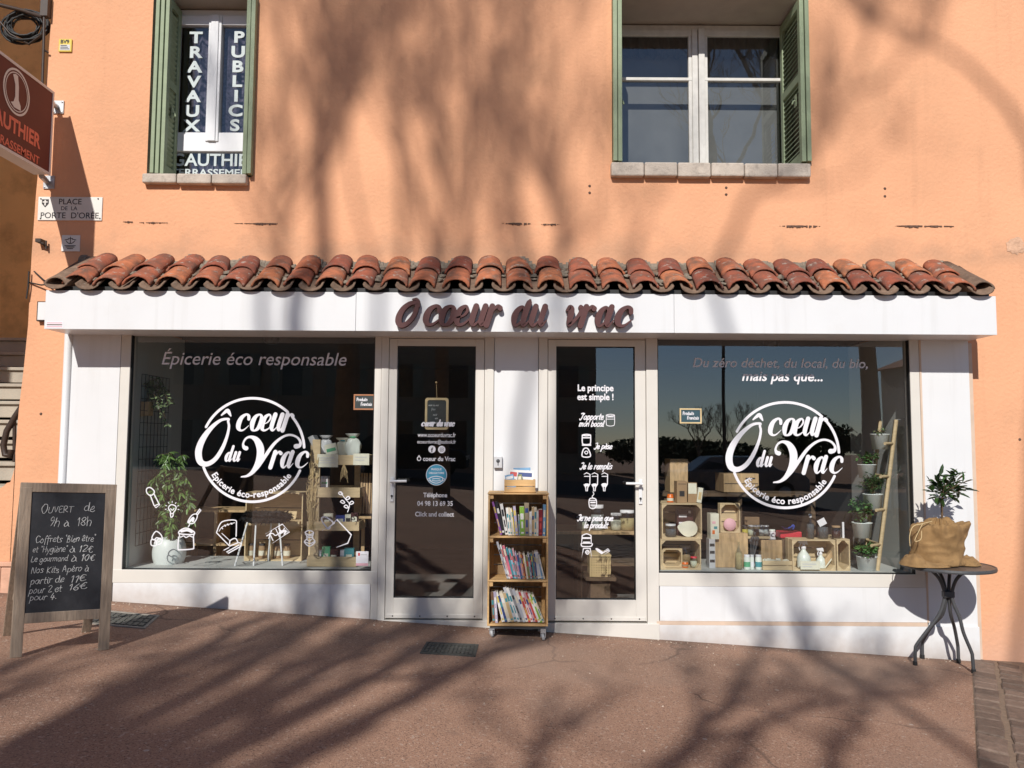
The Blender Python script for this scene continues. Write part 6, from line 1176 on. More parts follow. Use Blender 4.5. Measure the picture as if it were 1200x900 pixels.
# slates stuck inside the panes
for nm, lab, p, wm, sm, win in (('window_slate','small slate in a reddish frame stuck on the pane above the rack',(414.5,462,439,480.5),'rust','slate',0),('window_slate','small blue faced slate in a pale frame stuck on the pane above the crates',(796.5,478.5,822.5,496.5),'slatewood','teal2',1)):
    a, b = W(p[0],p[1],YG-.012), W(p[2],p[3],YG-.012); r = thing(nm, lab, 'slate sign', ((a.x+b.x)/2,YG,b.z)); t = .012; m = MB(); y0, y1 = YG-.012, YG-.001
    for q in ((a.x,b.x,a.z-t,a.z),(a.x,b.x,b.z,b.z+t),(a.x,a.x+t,b.z+t,a.z-t),(b.x-t,b.x,b.z+t,a.z-t)): m.box(q[0],q[1],y0,y1,q[2],q[3])
    m.build('frame', wm, r, .002); m = MB(); m.box(a.x+t,b.x-t,y0+.004,y1,b.z+t,a.z-t); m.build('slate_face', sm, r); m = MB(); w_ = b.x-a.x
    for s, fx_, fz_ in (('Produits',.14,.58),('Français',.34,.28)): put(m, hand(s, a.x+w_*fx_, b.z+(a.z-b.z)*fz_, w_*.085, .0042, .1, .03), lambda x,y,l:(x,y0+.003-l,y))
    m.build('chalk_writing', 'decal', r)
ds = thing('door_slate', 'chalk slate in a rounded pale wooden frame hanging on string inside a door', 'slate sign', W(511,503,.045)); a, b = W(498,466,.02), W(525,503.5,.02); m = MB(); t = .018; y0, y1 = .036, .052
xa, xb, z0, z1 = a.x, b.x, b.z, a.z; rr = .02; rnd = [(xa+rr-rr*math.cos(q), z1-rr+rr*math.sin(q)) for q in (0,.52,1.05,1.57)]+[(xb-rr+rr*math.sin(q), z1-rr+rr*math.cos(q)) for q in (0,.52,1.05,1.57)]+[(xb-rr+rr*math.cos(q), z0+rr-rr*math.sin(q)) for q in (0,.52,1.05,1.57)]+[(xa+rr-rr*math.sin(q), z0+rr-rr*math.cos(q)) for q in (0,.52,1.05,1.57)]
cx_, cz_ = (xa+xb)/2, (z0+z1)/2; n = len(rnd); inn = [(cx_+(x-cx_)*(1-2*t/(xb-xa)), cz_+(z-cz_)*(1-2*t/(z1-z0))) for x, z in rnd]
vs = [(x,y0,z) for x,z in rnd]+[(x,y0,z) for x,z in inn]+[(x,y1,z) for x,z in rnd]+[(x,y1,z) for x,z in inn]; m.add(vs, [q for i in range(n) for j in ((i+1)%n,) for q in ((i,j,n+j,n+i),(n+i,n+j,3*n+j,3*n+i),(2*n+i,3*n+i,3*n+j,2*n+j),(i,2*n+i,2*n+j,j))]); m.build('frame', 'slatewood', ds)
m = MB(); m.box(xa+t*.8,xb-t*.8,y0+.005,y1-.001,z0+t*.8,z1-t*.8); m.build('slate_face', 'slate', ds); m = MB()
for s, px, py, xh in (('Vente du vrac',501.5,475.5,.0085),('frais',505,480.5,.010),('mar',507,487,.012),('sam',509,491,.009),('de 9 h à 18 h',502,496.5,.0085)):
    p = W(px,py,.01); put(m, hand(s, p.x, p.z, xh, .0020, .1, .05), lambda x,y,l:(x,y0+.004-l,y))
m.build('chalk_writing', 'chalk', ds); m = MB(); p = W(511,448,.02); m.tube([(p.x,.044,p.z),(cx_,.044,z1-.004)], .002, 5); m.lathe([(0,.0),(.008,.0),(.008,.012),(0,.012)], (p.x,.044,p.z), 8, 0, Matrix.Rotation(R(90),3,'X')); m.build('string', 'twine', ds)
# spot lamps on the ceiling
for px, lab in ((318,'black dome lamp at the ceiling above the fluffy stool'),(904,'black dome lamp at the ceiling above the spice jars')):
    p = W(px, 409 if px > 600 else 404, .35); r = thing('ceiling_lamp', lab, 'ceiling lamp', tuple(p)); m = MB(); m.lathe(cat_rom([(0,0),(.04,.006),(.062,.03),(.068,.075),(.07,.10)],3), tuple(p), 20); m.build('shade', 'goldl', r); m = MB(); m.tube([p+V((0,0,.1)), V((p.x,p.y,zf0+.12))], .02, 8); m.build('stem', 'goldl', r)
# --- right window
k1 = slat_crate('wooden_crate', 'pale wooden crate on its side, lower of the two stacked ones', 774, 822, 632, 669, .17, .52, zfix=zd); zA = Z(632,.17,774)
k2 = slat_crate('wooden_crate', 'pale wooden crate on its side, upper of the two stacked ones', 775.5, 823, 590, 631.6, .18, .53, zfix=zA+.001); zB = Z(590,.18,775)
jar('jam_jar', 'small orange jam jar on top of the stacked crates', 'jar', 785.5, 589, .065, .028, .30, 'orange', None, 'orange', 'cream', None, zB+.001)
def on(name, label, cat, px0, px1, pyt, Y, d, mt, z, rot=0, tilt=0, detail=None, bev=.003, group=None):
    a, b = W(px0,pyt,Y), W(px1,pyt,Y); h = a.z - z; py_b = 600; m = MB(); M3 = Matrix.Rotation(R(rot),3,'Z') @ Matrix.Rotation(R(tilt),3,'Y'); w_ = b.x-a.x; c = V(((a.x+b.x)/2, Y+d/2, z+h/2+.001+abs(math.sin(R(tilt)))*w_/2*.9)); m.obox(c,(w_,d,h),M3); ms=[mt]
    for (u0,u1,v0,v1,dm) in (detail or []):
        if dm not in ms: ms.append(dm)
        m.obox(c + M3 @ V(((u0+u1-1)*w_/2,-d/2-.0012,(v0+v1-1)*h/2)), ((u1-u0)*w_,.001,(v1-v0)*h), M3, ms.index(dm))
    return tag(m.build(name, ms, None, bev), label, cat, group)
on('paper_packet','tall brown carton with a round dark seal on the stacked crates','carton',792.5,804.5,564,.24,.08,'brownbox',zB,6,0,[(.25,.75,.3,.55,'ink'),(.1,.9,.86,.88,'ink')]); on('paper_packet','brown carton with pale tag beside the sealed carton','carton',807,817.5,566,.27,.09,'brownbox',zB,-8,0,[(.05,.95,.45,.98,'cream')]); on('cloth_sachet','small pale cloth sachet leaning on the tagged carton','sachet',817.5,823,572,.25,.05,'cream',zB,0,8,[(.2,.8,.2,.7,'twine')])
jar('storage_jar','clear glass storage jar inside the upper crate','jar',786,630,.10,.048,.26,'jarglass','greynet','box',None,None,zA+.0115)
on('dark_packet','dark red and white coffee packet inside the upper crate','packet',793,812,597,.33,.07,'darkpack',zA+.011,4,0,[(.1,.6,.7,.8,'decal'),(.1,.4,.45,.52,'decal'),(.7,.85,.85,.95,'decal')])
m = MB(); c = W(806,620,.235); R_ = [(-.085,.015),(-.05,.05),(.01,.065),(.06,.05),(.08,.0),(.06,-.045),(.0,-.065),(-.05,-.04)]; R_ = cat_rom([(x,y) for x,y in R_],3,True)[:-1]; zc_ = zA+.078; n = len(R_); m.add([(c.x+x,.235,zc_+y) for x,y in R_]+[(c.x+x*.95,.249,zc_+y*.95) for x,y in R_], [tuple(range(n))[::-1], tuple(range(n,2*n))]+[(i,(i+1)%n,n+(i+1)%n,n+i) for i in range(n)]); tag(m.build('oval_card','cream'), 'pale lens shaped card leaning in the upper crate', 'card')
k3 = slat_crate('small_crate','tiny wooden crate standing inside the lower crate',776,800,643,667,.24,.40,zfix=zd+.0105)
jar('tin_can','squat orange and brown tin at the front of the lower crate','tin',803,667,.05,.026,.23,'orange',None,'brownbox','brownbox',None,zd+.0105); jar('storage_jar','clear glass jar with red lid inside the lower crate','jar',813,667,.085,.030,.24,'jarglass','cream','red',None,None,zd+.0105); jar('storage_jar','tall dark glass jar at the back of the lower crate','jar',803,667,.15,.05,.40,'jarglass','brownbox','box',None,None,zd+.0105)
on('paper_bag','white printed paper bag standing between crate stack and little crate','paper bag',832,842,602,.26,.09,'cream',Z(632,.26,836),4,0,[(.2,.5,.2,.35,'orange'),(.4,.8,.4,.5,'teal'),(.2,.6,.6,.7,'pink')]); 
on('tile_stack','grey stack of packets under the white paper bag','packets',831,838,632,.26,.10,'box',zd,0,0,[(.1,.9,.2,.3,'ink'),(.1,.9,.5,.6,'ink'),(.1,.9,.75,.85,'ink')])
wb = on('wood_board','large natural wood board with pinkish grain standing upright','board',837.5,876.5,625,.30,.10,'plywood',zd,0,0,None,.004); zW = Z(625,.30,857)+.002
k4 = slat_crate('small_crate','upright little crate with pink disc packet on the wood board',844,868,590,625,.31,.40,zfix=zW)
m = MB(); c = W(856,616,.33); m.lathe([(0,-.012),(.05,-.012),(.052,0),(.05,.012),(0,.012)], (c.x,.35,zW+.065), 28, 0, Matrix.Rotation(R(82),3,'X')); tag(m.build('soap_disc','pink'), 'round pink soap disc in the upright little crate', 'soap')
zJ = Z(627.5,.46,885); m = MB(); a, b = W(868,627.5,.38), W(903,630,.38); m.box(a.x,b.x,.38,.60,zJ-.018,zJ); m.box(a.x+.02,a.x+.035,.50,.59,zd,zJ-.0185); m.box(b.x-.035,b.x-.02,.50,.59,zd,zJ-.0185); tag(m.build('back_shelf','crate',None,.002), 'narrow wooden shelf of spice jars behind the wood board', 'shelf')
for k,(px,mt_,ld) in enumerate(((873,'yellow','ink'),(880,'cream','box'),(886,'darkpack','box'),(892,'decal','box'),(898,'box','metal'))): jar('spice_jar','little spice jar with %s on the narrow shelf' % ('yellow contents and black lid','cream contents and grey lid','dark red contents','white contents','grey contents and metal lid')[k],'jar',px,627,.085,.027,.44,'jarglass',mt_,ld,None,'spice jars on the narrow shelf',zJ+.001)
on('brown_case','dark brown case behind the spice jars','case',873,890,606,.56,.03,'brownbox',zJ,0,0,None,.003)
jar('white_jar','white domed jar between the spice shelf and the red parcel','jar',904.5,627,.11,.032,.50,'decal',None,'spray',None,None,zd+.18); on('jar_plinth','dark wooden block under the white domed jar','block',899,910,632.5,.46,.09,'stem',zd,0,0,None)
jar('clear_bottle','slim clear glass bottle before the wood board','bottle',866,669,.22,.028,.22,'jarglass','twine',None,None,None,zd,True)
for k,(px,lm,lab) in enumerate(((875.5,'green','small bottle with green label before the wood board'),(881.5,'decal','small pale tube between green and teal labelled bottles'),(889,'teal','small bottle with round teal label before the wood board'))): jar('detergent_bottle',lab,'bottle',px,669,.115,.026 if k != 1 else .016,.22,'spray',None,'box' if k else 'decal',lm,'little detergent bottles',zd)
m = MB()
for k in range(9): o = W(880,650,.34); o.z = zd; e = W(880+rg.uniform(-9,9), rg.uniform(628,640), .36); m.tube([o,e], .004, 5); m.lathe(cat_rom([(0,0),(.010,.01),(.013,.03),(0,.04)],2), tuple(e), 8)
tag(m.build('brush_bundle','darkmetal'), 'dark bundle of bottle brushes standing behind the small bottles', 'brushes')
on('cutting_board','golden grained cutting board standing behind the flat crate','cutting board',892,917,633,.30,.022,'plywood',zd,0,0,None,.008)
k5 = thing('soap_tray', 'low slatted crate heaped with white soap pieces by the cutting board', 'crate', (X(912,.25,660),.25,zd)); a, b = W(894,656,.18), W(931,669,.18); m = MB(); zz = zd
for z0,z1 in ((.002,.036),(.041,.075)): m.box(a.x,b.x,.18,.188,zz+z0,zz+z1); m.box(a.x,b.x,.272,.28,zz+z0,zz+z1); m.box(a.x,a.x+.008,.1885,.2715,zz+z0,zz+z1); m.box(b.x-.008,b.x,.1885,.2715,zz+z0,zz+z1)
m.box(a.x+.008,b.x-.008,.1885,.2715,zz+.003,zz+.01); m.build('slats','crate',k5,.001)
for k in range(16): c_ = V((rg.uniform(a.x+.03,b.x-.03), rg.uniform(.20,.26), zd+.062+.02*rg.random())); m = MB(); m.obox(c_, (rg.uniform(.025,.045),.024,.018), Matrix.Rotation(rg.uniform(0,3),3,'Z') @ Matrix.Rotation(rg.uniform(-.5,.5),3,'X')); tag(m.build('soap_piece','cream',None,.004),'white soap piece heaped in the low slatted crate','soap','soap pieces in the slatted tray')
c1 = slat_crate('display_crate','wide shallow crate with divider holding spray bottles, open to the street',928.5,980,632.5,669,.16,.34,zfix=zd); slat_crate('wooden_crate','deep crate with cut corner standing between spray bottle crate and parsley pot',980.6,997,632,669,.17,.50,zfix=zd); zC = Z(632.5,.16,950)+.001
def sprayb(label, px, Y, h, z, tilt=0):
    p = W(px,660,Y); t_ = thing('spray_bottle',label,'spray bottle',(p.x,Y,z)); m = MB(); m.lathe(cat_rom([(0,0),(h*.2,0),(h*.23,h*.06),(h*.22,h*.38),(h*.09,h*.58),(h*.07,h*.66)],3),(p.x,Y,z),18); m.build('bottle','spray',t_); m = MB(); zt = z+h*.66; m.lathe([(h*.085,0),(h*.085,h*.08),(h*.05,h*.1),(h*.05,h*.16)],(p.x,Y,zt),12); m.hexa([(p.x-h*.2,Y-.012,zt+h*.2),(p.x+h*.14,Y-.012,zt+h*.14),(p.x+h*.14,Y+.012,zt+h*.14),(p.x-h*.2,Y+.012,zt+h*.2),(p.x-h*.2,Y-.012,zt+h*.3),(p.x+h*.1,Y-.012,zt+h*.33),(p.x+h*.1,Y+.012,zt+h*.33),(p.x-h*.2,Y+.012,zt+h*.3)]); m.tube([(p.x-h*.1,Y,zt+h*.18),(p.x-h*.16,Y,zt+h*.04),(p.x-h*.13,Y,zt-h*.06)],.005,5); m.build('trigger','decal',t_,.002)
sprayb('large white trigger spray bottle in the display crate',942,.25,.235,zd+.0115); sprayb('smaller white trigger spray bottle next to the brush in the display crate',962,.25,.165,zd+.0115)
m = MB(); c = W(969,652,.24); M3 = Matrix.Rotation(R(38),3,'Y'); c.z = zd+.085; m.obox(c,(.035,.04,.16),M3,0); m.obox(c+M3@V((.024,0,0)),(.012,.036,.15),M3,1); tag(m.build('scrub_brush',['plywood','cream'],None,.004),'brown wooden scrubbing brush leaning in the display crate','brush')
box_thing('price_card','pale price card standing before the display crate','price card',938,961,657.5,667.5,.145,.003,'cream',detail=[(.1,.8,.6,.7,'box'),(.1,.6,.3,.4,'box')],bev=0)
p = thing('wrapped_parcel','red wrapped parcel with blue ribbon on the display crates','parcel',W(927,628,.3)); a, b = W(914.5,623,.36), W(940,631,.36); m = MB(); m.box(a.x,b.x,.36,.48,b.z,a.z); m.build('wrapping','red',p,.008); m = MB(); 
for k in range(7): c = W(921+k*1.6,621+rg.uniform(-1,1),.40); m.leaf(c,(rg.uniform(-1,1),rg.uniform(-.5,.5),rg.uniform(0,.6)),(0,0,1),.07,.035)
m.build('ribbon_bow','blue',p); on('parcel_block','dark block carrying the red wrapped parcel','block',916,929,631.5,.37,.10,'stem',zd,0,0,None)
jar('carafe','tall clear bottle with stopper on the display crate','bottle',950,632,.19,.030,.24,'jarglass','greynet','box',None,None,zC,True); jar('carafe','round flask with paper tag on the display crate','bottle',964.5,632,.15,.044,.25,'jarglass','greynet','box',None,None,zC,True); box_thing('paper_tag','tilted white paper tag on the round flask','tag',958.5,968,608,616,.225,.002,'decal',0,0,-28); jar('storage_jar','low clear jar with wooden lid on the display crate','jar',980,632,.10,.038,.25,'jarglass','darkpack','brownbox',None,None,zC); on('white_candle','slim white candle beside the wooden lidded jar','candle',987,989.3,612,.25,.012,'decal',zC,0,0,None,.002)
on('brown_carton','dim brown carton on the back shelf behind the emblem','carton',848,889,555,1.0,.3,'plywood',Z(577,1.0,868),0,0,[(.02,.98,.44,.48,'ink'),(.62,.9,.7,.78,'ink')]); m = MB(); a, b = W(775,577.5,.98), W(960,577.5,.98); m.box(a.x,b.x,.97,1.4,a.z-.03,a.z-.001); 
for x_ in (a.x+.05,(a.x+b.x)/2,b.x-.05): m.box(x_-.02,x_+.02,1.0,1.37,-.2,a.z-.031)
tag(m.build('back_counter','stem'), 'dark counter across the back of the window with the plant ladder', 'counter')
on('brown_carton','small dim carton on the back counter above the stacked crates','carton',785,806,538,1.02,.25,'plywood',W(775,577.5,.98).z,0,0,None)
# ladder with white herb pots
ld = thing('plant_ladder','leaning wooden ladder stand carrying five white herb pots','plant ladder',(X(1036,.4,660),.4,zd)); m = MB(); e0, e1 = W(1028,670,.20), W(1050,492,.24); e0.z = zd; m.tube([e0,e1], .019, 4); m.build('pole','crate',ld); e2, e3 = e0+V((.02,.28,0)), e1+V((.0,.28,0)); m = MB(); m.tube([e2,e3],.017,4); m.build('pole','crate',ld)
for t_ in (.17,.40,.62,.84): m = MB(); a, b = e0.lerp(e1,t_), e2.lerp(e3,t_); m.tube([a+(a-b)*.25+V((-.10,0,0)), a, b], .013, 8); m.build('rung','crate',ld)
c_ = e1; m = MB(); m.tube([c_, c_+V((.02,.0,.004)), c_+V((.075,.02,.0)), c_+V((.075,.02,-.05))], .004, 5); m.build('wall_hook','metal',ld)
for px, pt_, pb_, w_, Y, lab, sp, h_, n_, ls_, lm, st_, wr in ((1031,508.5,526.5,21.5,.30,'topmost white pot on the ladder, with a low sparse plant',.07,.05,60,.03,'ivy',8,.4),(1015.5,544,560,21,.30,'white pot with spreading herb, second from the ladder top',.11,.11,170,.035,'leafc',12,.6),(1022.5,578.5,597,22.5,.28,'white pot of bushy rosemary on the middle of the ladder',.10,.19,420,.045,'leafc',22,.10),(1010,612,630,22.5,.26,'white pot of tall mint between rosemary and parsley on the ladder',.11,.21,330,.045,'leafc',16,.55),(1015.5,651.5,669,23.5,.22,'white pot of bushy parsley at the foot of the ladder',.15,.10,420,.035,'leafc',20,.75)):
    r = thing('herb_pot',lab,'potted plant',tuple(W(px,pb_,Y)),'white herb pots on the ladder'); potlathe(r,px,pt_,pb_,w_,Y); plant(r,px-(3 if 'mint' in lab else 0),pt_+1,Y,sp,h_,n_,ls_,lm,rg,.2,st_,wr)
# --- inside the doors
cu = thing('shop_counter','dark shop counter with jars seen through the door with drawn jars','counter',(X(700,1.6),1.6,0)); a, b = W(590,622,1.5), W(770,622,1.5); m = MB(); m.box(a.x,b.x,1.5,2.1,a.z-.03,a.z); m.build('top','plywood',cu); m = MB()
for x_ in (a.x+.05,(a.x+b.x)/2,b.x-.05): m.box(x_-.02,x_+.02,1.52,2.05,-.25,a.z-.03)
m.box(a.x,b.x,1.53,2.05,.25,.28); m.build('frame','stem',cu)
for k,(px,h,r_,ct) in enumerate(((682,.13,.06,'cream'),(700,.24,.07,'box'),(722,.16,.06,'pages'),(735,.19,.08,'twine'))): jar('storage_jar',('lowest cream filled jar on the dim counter','tallest grey filled jar on the dim counter','small flour filled jar on the dim counter','wide straw coloured jar on the dim counter')[k],'jar',px,621,h,r_,1.62,'jarglass',ct,'decal',None,None,a.z+.001)
bk = thing('wire_basket','dim pale woven basket low behind the door with drawn jars','basket',W(703,680,1.3)); a, b = W(692,652,1.25), W(715,676,1.25); m = MB(); n = 9
for i in range(n): u = i/(n-1); x_ = a.x+(b.x-a.x)*u; z_ = b.z+(a.z-b.z)*u; m.box(x_-.007,x_+.007,1.25,1.258,b.z,a.z); m.box(a.x,b.x,1.2585,1.264,z_-.007,z_+.007); m.box(a.x,b.x,1.55,1.558,z_-.01,z_+.01)
m.box(a.x,a.x+.01,1.265,1.549,b.z,a.z); m.box(b.x-.01,b.x,1.265,1.549,b.z,a.z); m.box(a.x+.01,b.x-.01,1.265,1.549,b.z,b.z+.01); m.build('weave','twine',bk); m = MB(); m.box(a.x-.01,b.x+.01,1.24,1.56,a.z,a.z+.015); m.build('rim','twine',bk); m = MB(); m.box(a.x-.05,b.x+.05,1.2,1.6,b.z-.03,b.z-.001); m.box(a.x,b.x,1.25,1.55,-.25,b.z-.031); m.build('stand','stem',bk)
# ================================================================== STREET BEHIND THE CAMERA (casts the shadows, shows in the panes)
def plane_tree(x, y, seed, label, paths, r0=.20, kids=5, lens=2.6, low=.3, rise=.06):
    """paths[0] is the trunk; the others are main limbs as (x, y, z) with a radius; branches and twigs grow from them"""
    rnd = random.Random(seed); z0 = gz(max(min(x,9),-9)); t = thing('plane_tree', label, 'tree', (x, y, z0), 'bare plane trees of the square')
    tr_, lb_, tw_ = MB(), MB(), MB()
    def grow(o, d, L, r, lvl, mb):
        n = 5; pts = [o]; p = o; dd = d.normalized()
        for i in range(n):
            dd = (dd + V((rnd.uniform(-1,1),rnd.uniform(-1,1),rnd.uniform(-.6,1)))*.22 + V((0,0,rise))).normalized(); p = p + dd*(L/n); pts.append(p)
        mb.tube(pts, [max(.006, r*(1-.6*i/n)) for i in range(n+1)], 6 if lvl < 2 else 4, 0, lvl < 2)
        if lvl >= 4: return
        for j in range((0,4,4,3)[lvl]):
            i = rnd.randrange(1, n+1) if j else n; ax = V((rnd.uniform(-1,1),rnd.uniform(-1,1),rnd.uniform(-.4,.9))).normalized()
            grow(pts[i], dd*.8+ax*.62, L*rnd.uniform(.45,.75), r*(1-.55*i/n)*rnd.uniform(.5,.75), lvl+1, tw_)
    tk = [(x,y,z0-.1)] + [tuple(q) for q in paths[0]]; P = [V(q) for q in cat_rom(tk,5)]
    tr_.tube(P, [r0*(1.3-.5*i/(len(P)-1))*(1+.05*rnd.uniform(-1,1)) for i in range(len(P))], 12)
    for path, ra in paths[1:]:
        P = [V(q) + V((rnd.uniform(-.04,.04),rnd.uniform(-.04,.04),0)) for q in cat_rom([tuple(P[-1]) if False else tuple(tk[-1])]+list(path),6)]; n = len(P)-1
        lb_.tube(P, [ra*(1-.7*i/n) for i in range(n+1)], 8)
        for k in range(kids):
            i = rnd.randrange(max(2,int(n*low)), n+1); a = rnd.uniform(0,6.283); d = (P[i]-P[i-1]).normalized()*.6 + V((math.cos(a),math.sin(a),rnd.uniform(-.1,.8)))*.7
            grow(P[i], d, lens*rnd.uniform(.6,1.1)*(1-.35*i/n), max(.022, ra*(1-.7*i/n)*rnd.uniform(.4,.65)), 1, lb_)
    tr_.build('trunk','bark',t); lb_.build('limbs','bark',t); tw_.build('twigs','bark',t); return t
plane_tree(-4.2,-13.2,3,'thick bare plane tree across the pavement opposite the potted fig',[[(-4.15,-13.2,3),(-4.1,-13.2,5.4)],([(-4.3,-13.2,6.8),(-4.38,-13.2,7.8),(-4.57,-13.2,8.6),(-4.8,-13.2,9.9)],.17),([(-3.95,-13.3,6.8),(-3.91,-13.2,7.8),(-3.9,-13.2,8.5),(-4.01,-13.2,10)],.11),([(-3.75,-13.2,6.6),(-3.6,-13.2,7.8),(-3.48,-13.2,8.55),(-3.35,-13.2,9.8)],.16),([(-3.5,-13.0,6.5),(-3.2,-13.1,7.8),(-3.06,-13.2,8.5),(-2.8,-13.2,9.4)],.10),([(-4.9,-13.4,6.5),(-5.3,-13.5,8),(-5.5,-13.5,9.6)],.12)],.24,6,1.15,.5)
plane_tree(-1.7,-13.2,8,'slim bare plane tree of the front row opposite the doors',[[(-1.75,-13.2,3),(-1.7,-13.2,5.6)],([(-1.65,-13.2,6.8),(-1.59,-13.2,7.9),(-1.3,-13.2,8.7),(-.86,-13.2,9.9)],.11),([(-1.3,-13.2,6.6),(-.8,-13.2,8.0),(-.5,-13.2,8.6),(-.1,-13.2,9.3)],.08),([(-1.45,-13.2,7.4),(-1.17,-13.2,8.3),(-.7,-13.2,8.7),(0.1,-13.2,8.95)],.07),([(-2.1,-13.3,6.8),(-2.2,-13.4,7.6),(-2.3,-13.4,8.4)],.07)],.17,4,1.1,.5)
plane_tree(3.05,-11.4,12,'bare plane tree with crooked trunk reflected in the window above the tiles',[[(3.02,-11.3,2.6),(3.1,-11.2,4.2),(3.9,-11.2,5.8),(4.6,-11.2,7.0)],([(4.8,-11.2,8.4),(4.6,-11.2,10),(4.8,-11.2,11.5)],.13),([(5.5,-11.6,8.2),(6.2,-11.8,9.8),(6.3,-12,10.5)],.07)],.13,4,1.5)
plane_tree(-4.7,-16.5,15,'tall bare plane tree of the second row opposite the chalkboard window',[[(-4.7,-16.5,4.5),(-4.72,-16.5,9)],([(-4.95,-16.5,11.5),(-5.18,-16.5,14),(-5.2,-16.5,16.4),(-5.19,-16.5,18.5)],.125),([(-4.5,-16.5,11.5),(-4.3,-16.5,14),(-4.22,-16.5,15.4),(-4.27,-16.5,17.6)],.075),([(-4.4,-16.6,12),(-4.1,-16.6,14.3),(-4.03,-16.6,15.4),(-4.0,-16.6,17.4)],.095),([(-4.2,-16.4,11),(-3.6,-16.4,13.5),(-3.5,-16.4,15.2),(-3.8,-16.4,16.8)],.065),([(-5.1,-16.4,11),(-5.4,-16.4,14),(-5.5,-16.4,15.7),(-5.62,-16.4,18)],.065),([(-4.65,-16.5,12),(-4.56,-16.5,15.4),(-4.75,-16.5,18)],.055),([(-3.9,-16.6,11),(-3.3,-16.6,13.5),(-3.28,-16.6,15.4),(-3.4,-16.6,16.6)],.07)],.24,5,2.2,.62,.16)
plane_tree(-.2,-16.9,21,'bare plane tree of the second row facing the doors',[[(-.2,-16.9,4.5),(-.3,-16.9,9)],([(-1.2,-16.9,12),(-2.0,-16.8,14.6),(-1.9,-16.8,15.8),(-1.1,-16.8,16.6),(-.7,-16.8,17.6)],.05),([(.2,-16.9,12),(.6,-16.8,15),(.55,-16.8,16.5),(-.1,-16.8,17.3),(-.8,-16.8,17.6)],.055),([(.5,-16.9,12),(1.2,-16.9,15),(1.5,-16.9,17.5)],.065)],.2,5,2.0,.66,.14)
plane_tree(9.8,-15,27,'broad bare plane tree of the square opposite the bistro table',[[(9.7,-15,4),(9.4,-15,7)],([(8.0,-15,10),(6.4,-15,13),(4.8,-15,15)],.11),([(9.6,-15.3,10),(9.8,-15.4,13),(9.6,-15.5,15.5)],.12),([(8.4,-14.6,10),(7.6,-14.4,12.6)],.07)],.21,6,1.8,.6)
plane_tree(-12.5,-12,31,'bare two limbed plane tree of the square opposite the alley',[[(-12.5,-12,2.5),(-12.3,-12,4.8)],([(-11.5,-12,7),(-10.7,-12,9.5),(-10.5,-12,11.5)],.13),([(-13,-12,7),(-13.4,-12,9.5),(-13.3,-12,11.5)],.12)],.2,6,2.6)
plane_tree(9.6,-34,41,'small bare tree on the skyline beside the low evergreen shrubs',[[(9.6,-34,.6),(9.5,-34,1.1)],([(9.2,-34,1.7),(8.9,-34,2.2)],.05),([(9.9,-34,1.7),(10.3,-34,2.3)],.05),([(9.6,-34.3,1.7),(9.5,-34.4,2.4)],.05)],.09,5,.9)
plane_tree(12.2,-38,43,'second small bare tree on the skyline, nearer the round evergreen',[[(12.2,-38,.6),(12.3,-38,1.2)],([(11.8,-38,1.8),(11.5,-38,2.5)],.05),([(12.7,-38,1.8),(13.0,-38,2.6)],.05)],.09,6,1.0)
# grit swept against the foot of the shopfront
gr = MB(); rgt = random.Random(61)
for k in range(520):
    x = rgt.uniform(-4.2, 3.7); y = -abs(rgt.gauss(0,.10))-.035 if k < 330 else rgt.uniform(-3.2,-.1); s = rgt.uniform(.002,.006)*(1.5 if rgt.random() < .08 else 1); z = gz(x)+s*.4
    gr.add([(x-s,y-s*.8,z-s*.4),(x+s*.8,y-s,z-s*.4),(x+s,y+s*.8,z-s*.4),(x-s*.9,y+s,z-s*.4),(x+s*.1,y,z+s*.7)], [(0,1,4),(1,2,4),(2,3,4),(3,0,4)])
tag(gr.build('grit','gritstone'),'loose pale grit swept along the foot of the shopfront','grit',None,'stuff')
# houses across the square
def house(x0, x1, y, h, label, wm, floors, nwin, seed):
    t = thing('opposite_house', label, 'house', ((x0+x1)/2, y, gz(0))); m = MB(); d = 9; m.box(x0,x1,y-d,y,-1.2,h); m.build('wall',wm,t); m = MB(); m.hexa([(x0-.4,y-d-.4,h),(x1+.4,y-d-.4,h),(x1+.4,y+.5,h),(x0-.4,y+.5,h),(x0+2.5,y-d*.55,h+1.8),(x1-2.5,y-d*.55,h+1.8),(x1-2.5,y-d*.45,h+1.8),(x0+2.5,y-d*.45,h+1.8)]); m.build('roof','rooft',t)
    for fl in range(floors):
        for k in range(nwin):
            xc = x0+(x1-x0)*(k+.5)/nwin; zc = 1.6+fl*(h-1.2)/floors; m = MB(); m.box(xc-.5,xc+.5,y+.002,y+.03,zc-.8,zc+.8); w_ = m.build('window','oppdark',t); m = MB()
            for s in (-1,1): m.box(xc+s*.78-.26,xc+s*.78+.26,y+.002,y+.05,zc-.82,zc+.82)
            m.build('shutters','oppshut',w_)
house(-30,-12.5,-34,11.5,'wider beige house across the square, beside the taller one','oppwall',3,6,1); house(-12.4,4.2,-33,12.5,'taller beige house across the square mirrored in the panes','oppwall',4,6,2)
house(26,44,-40,6.5,'low house across the square beside the evergreens','oppwall',2,5,4)
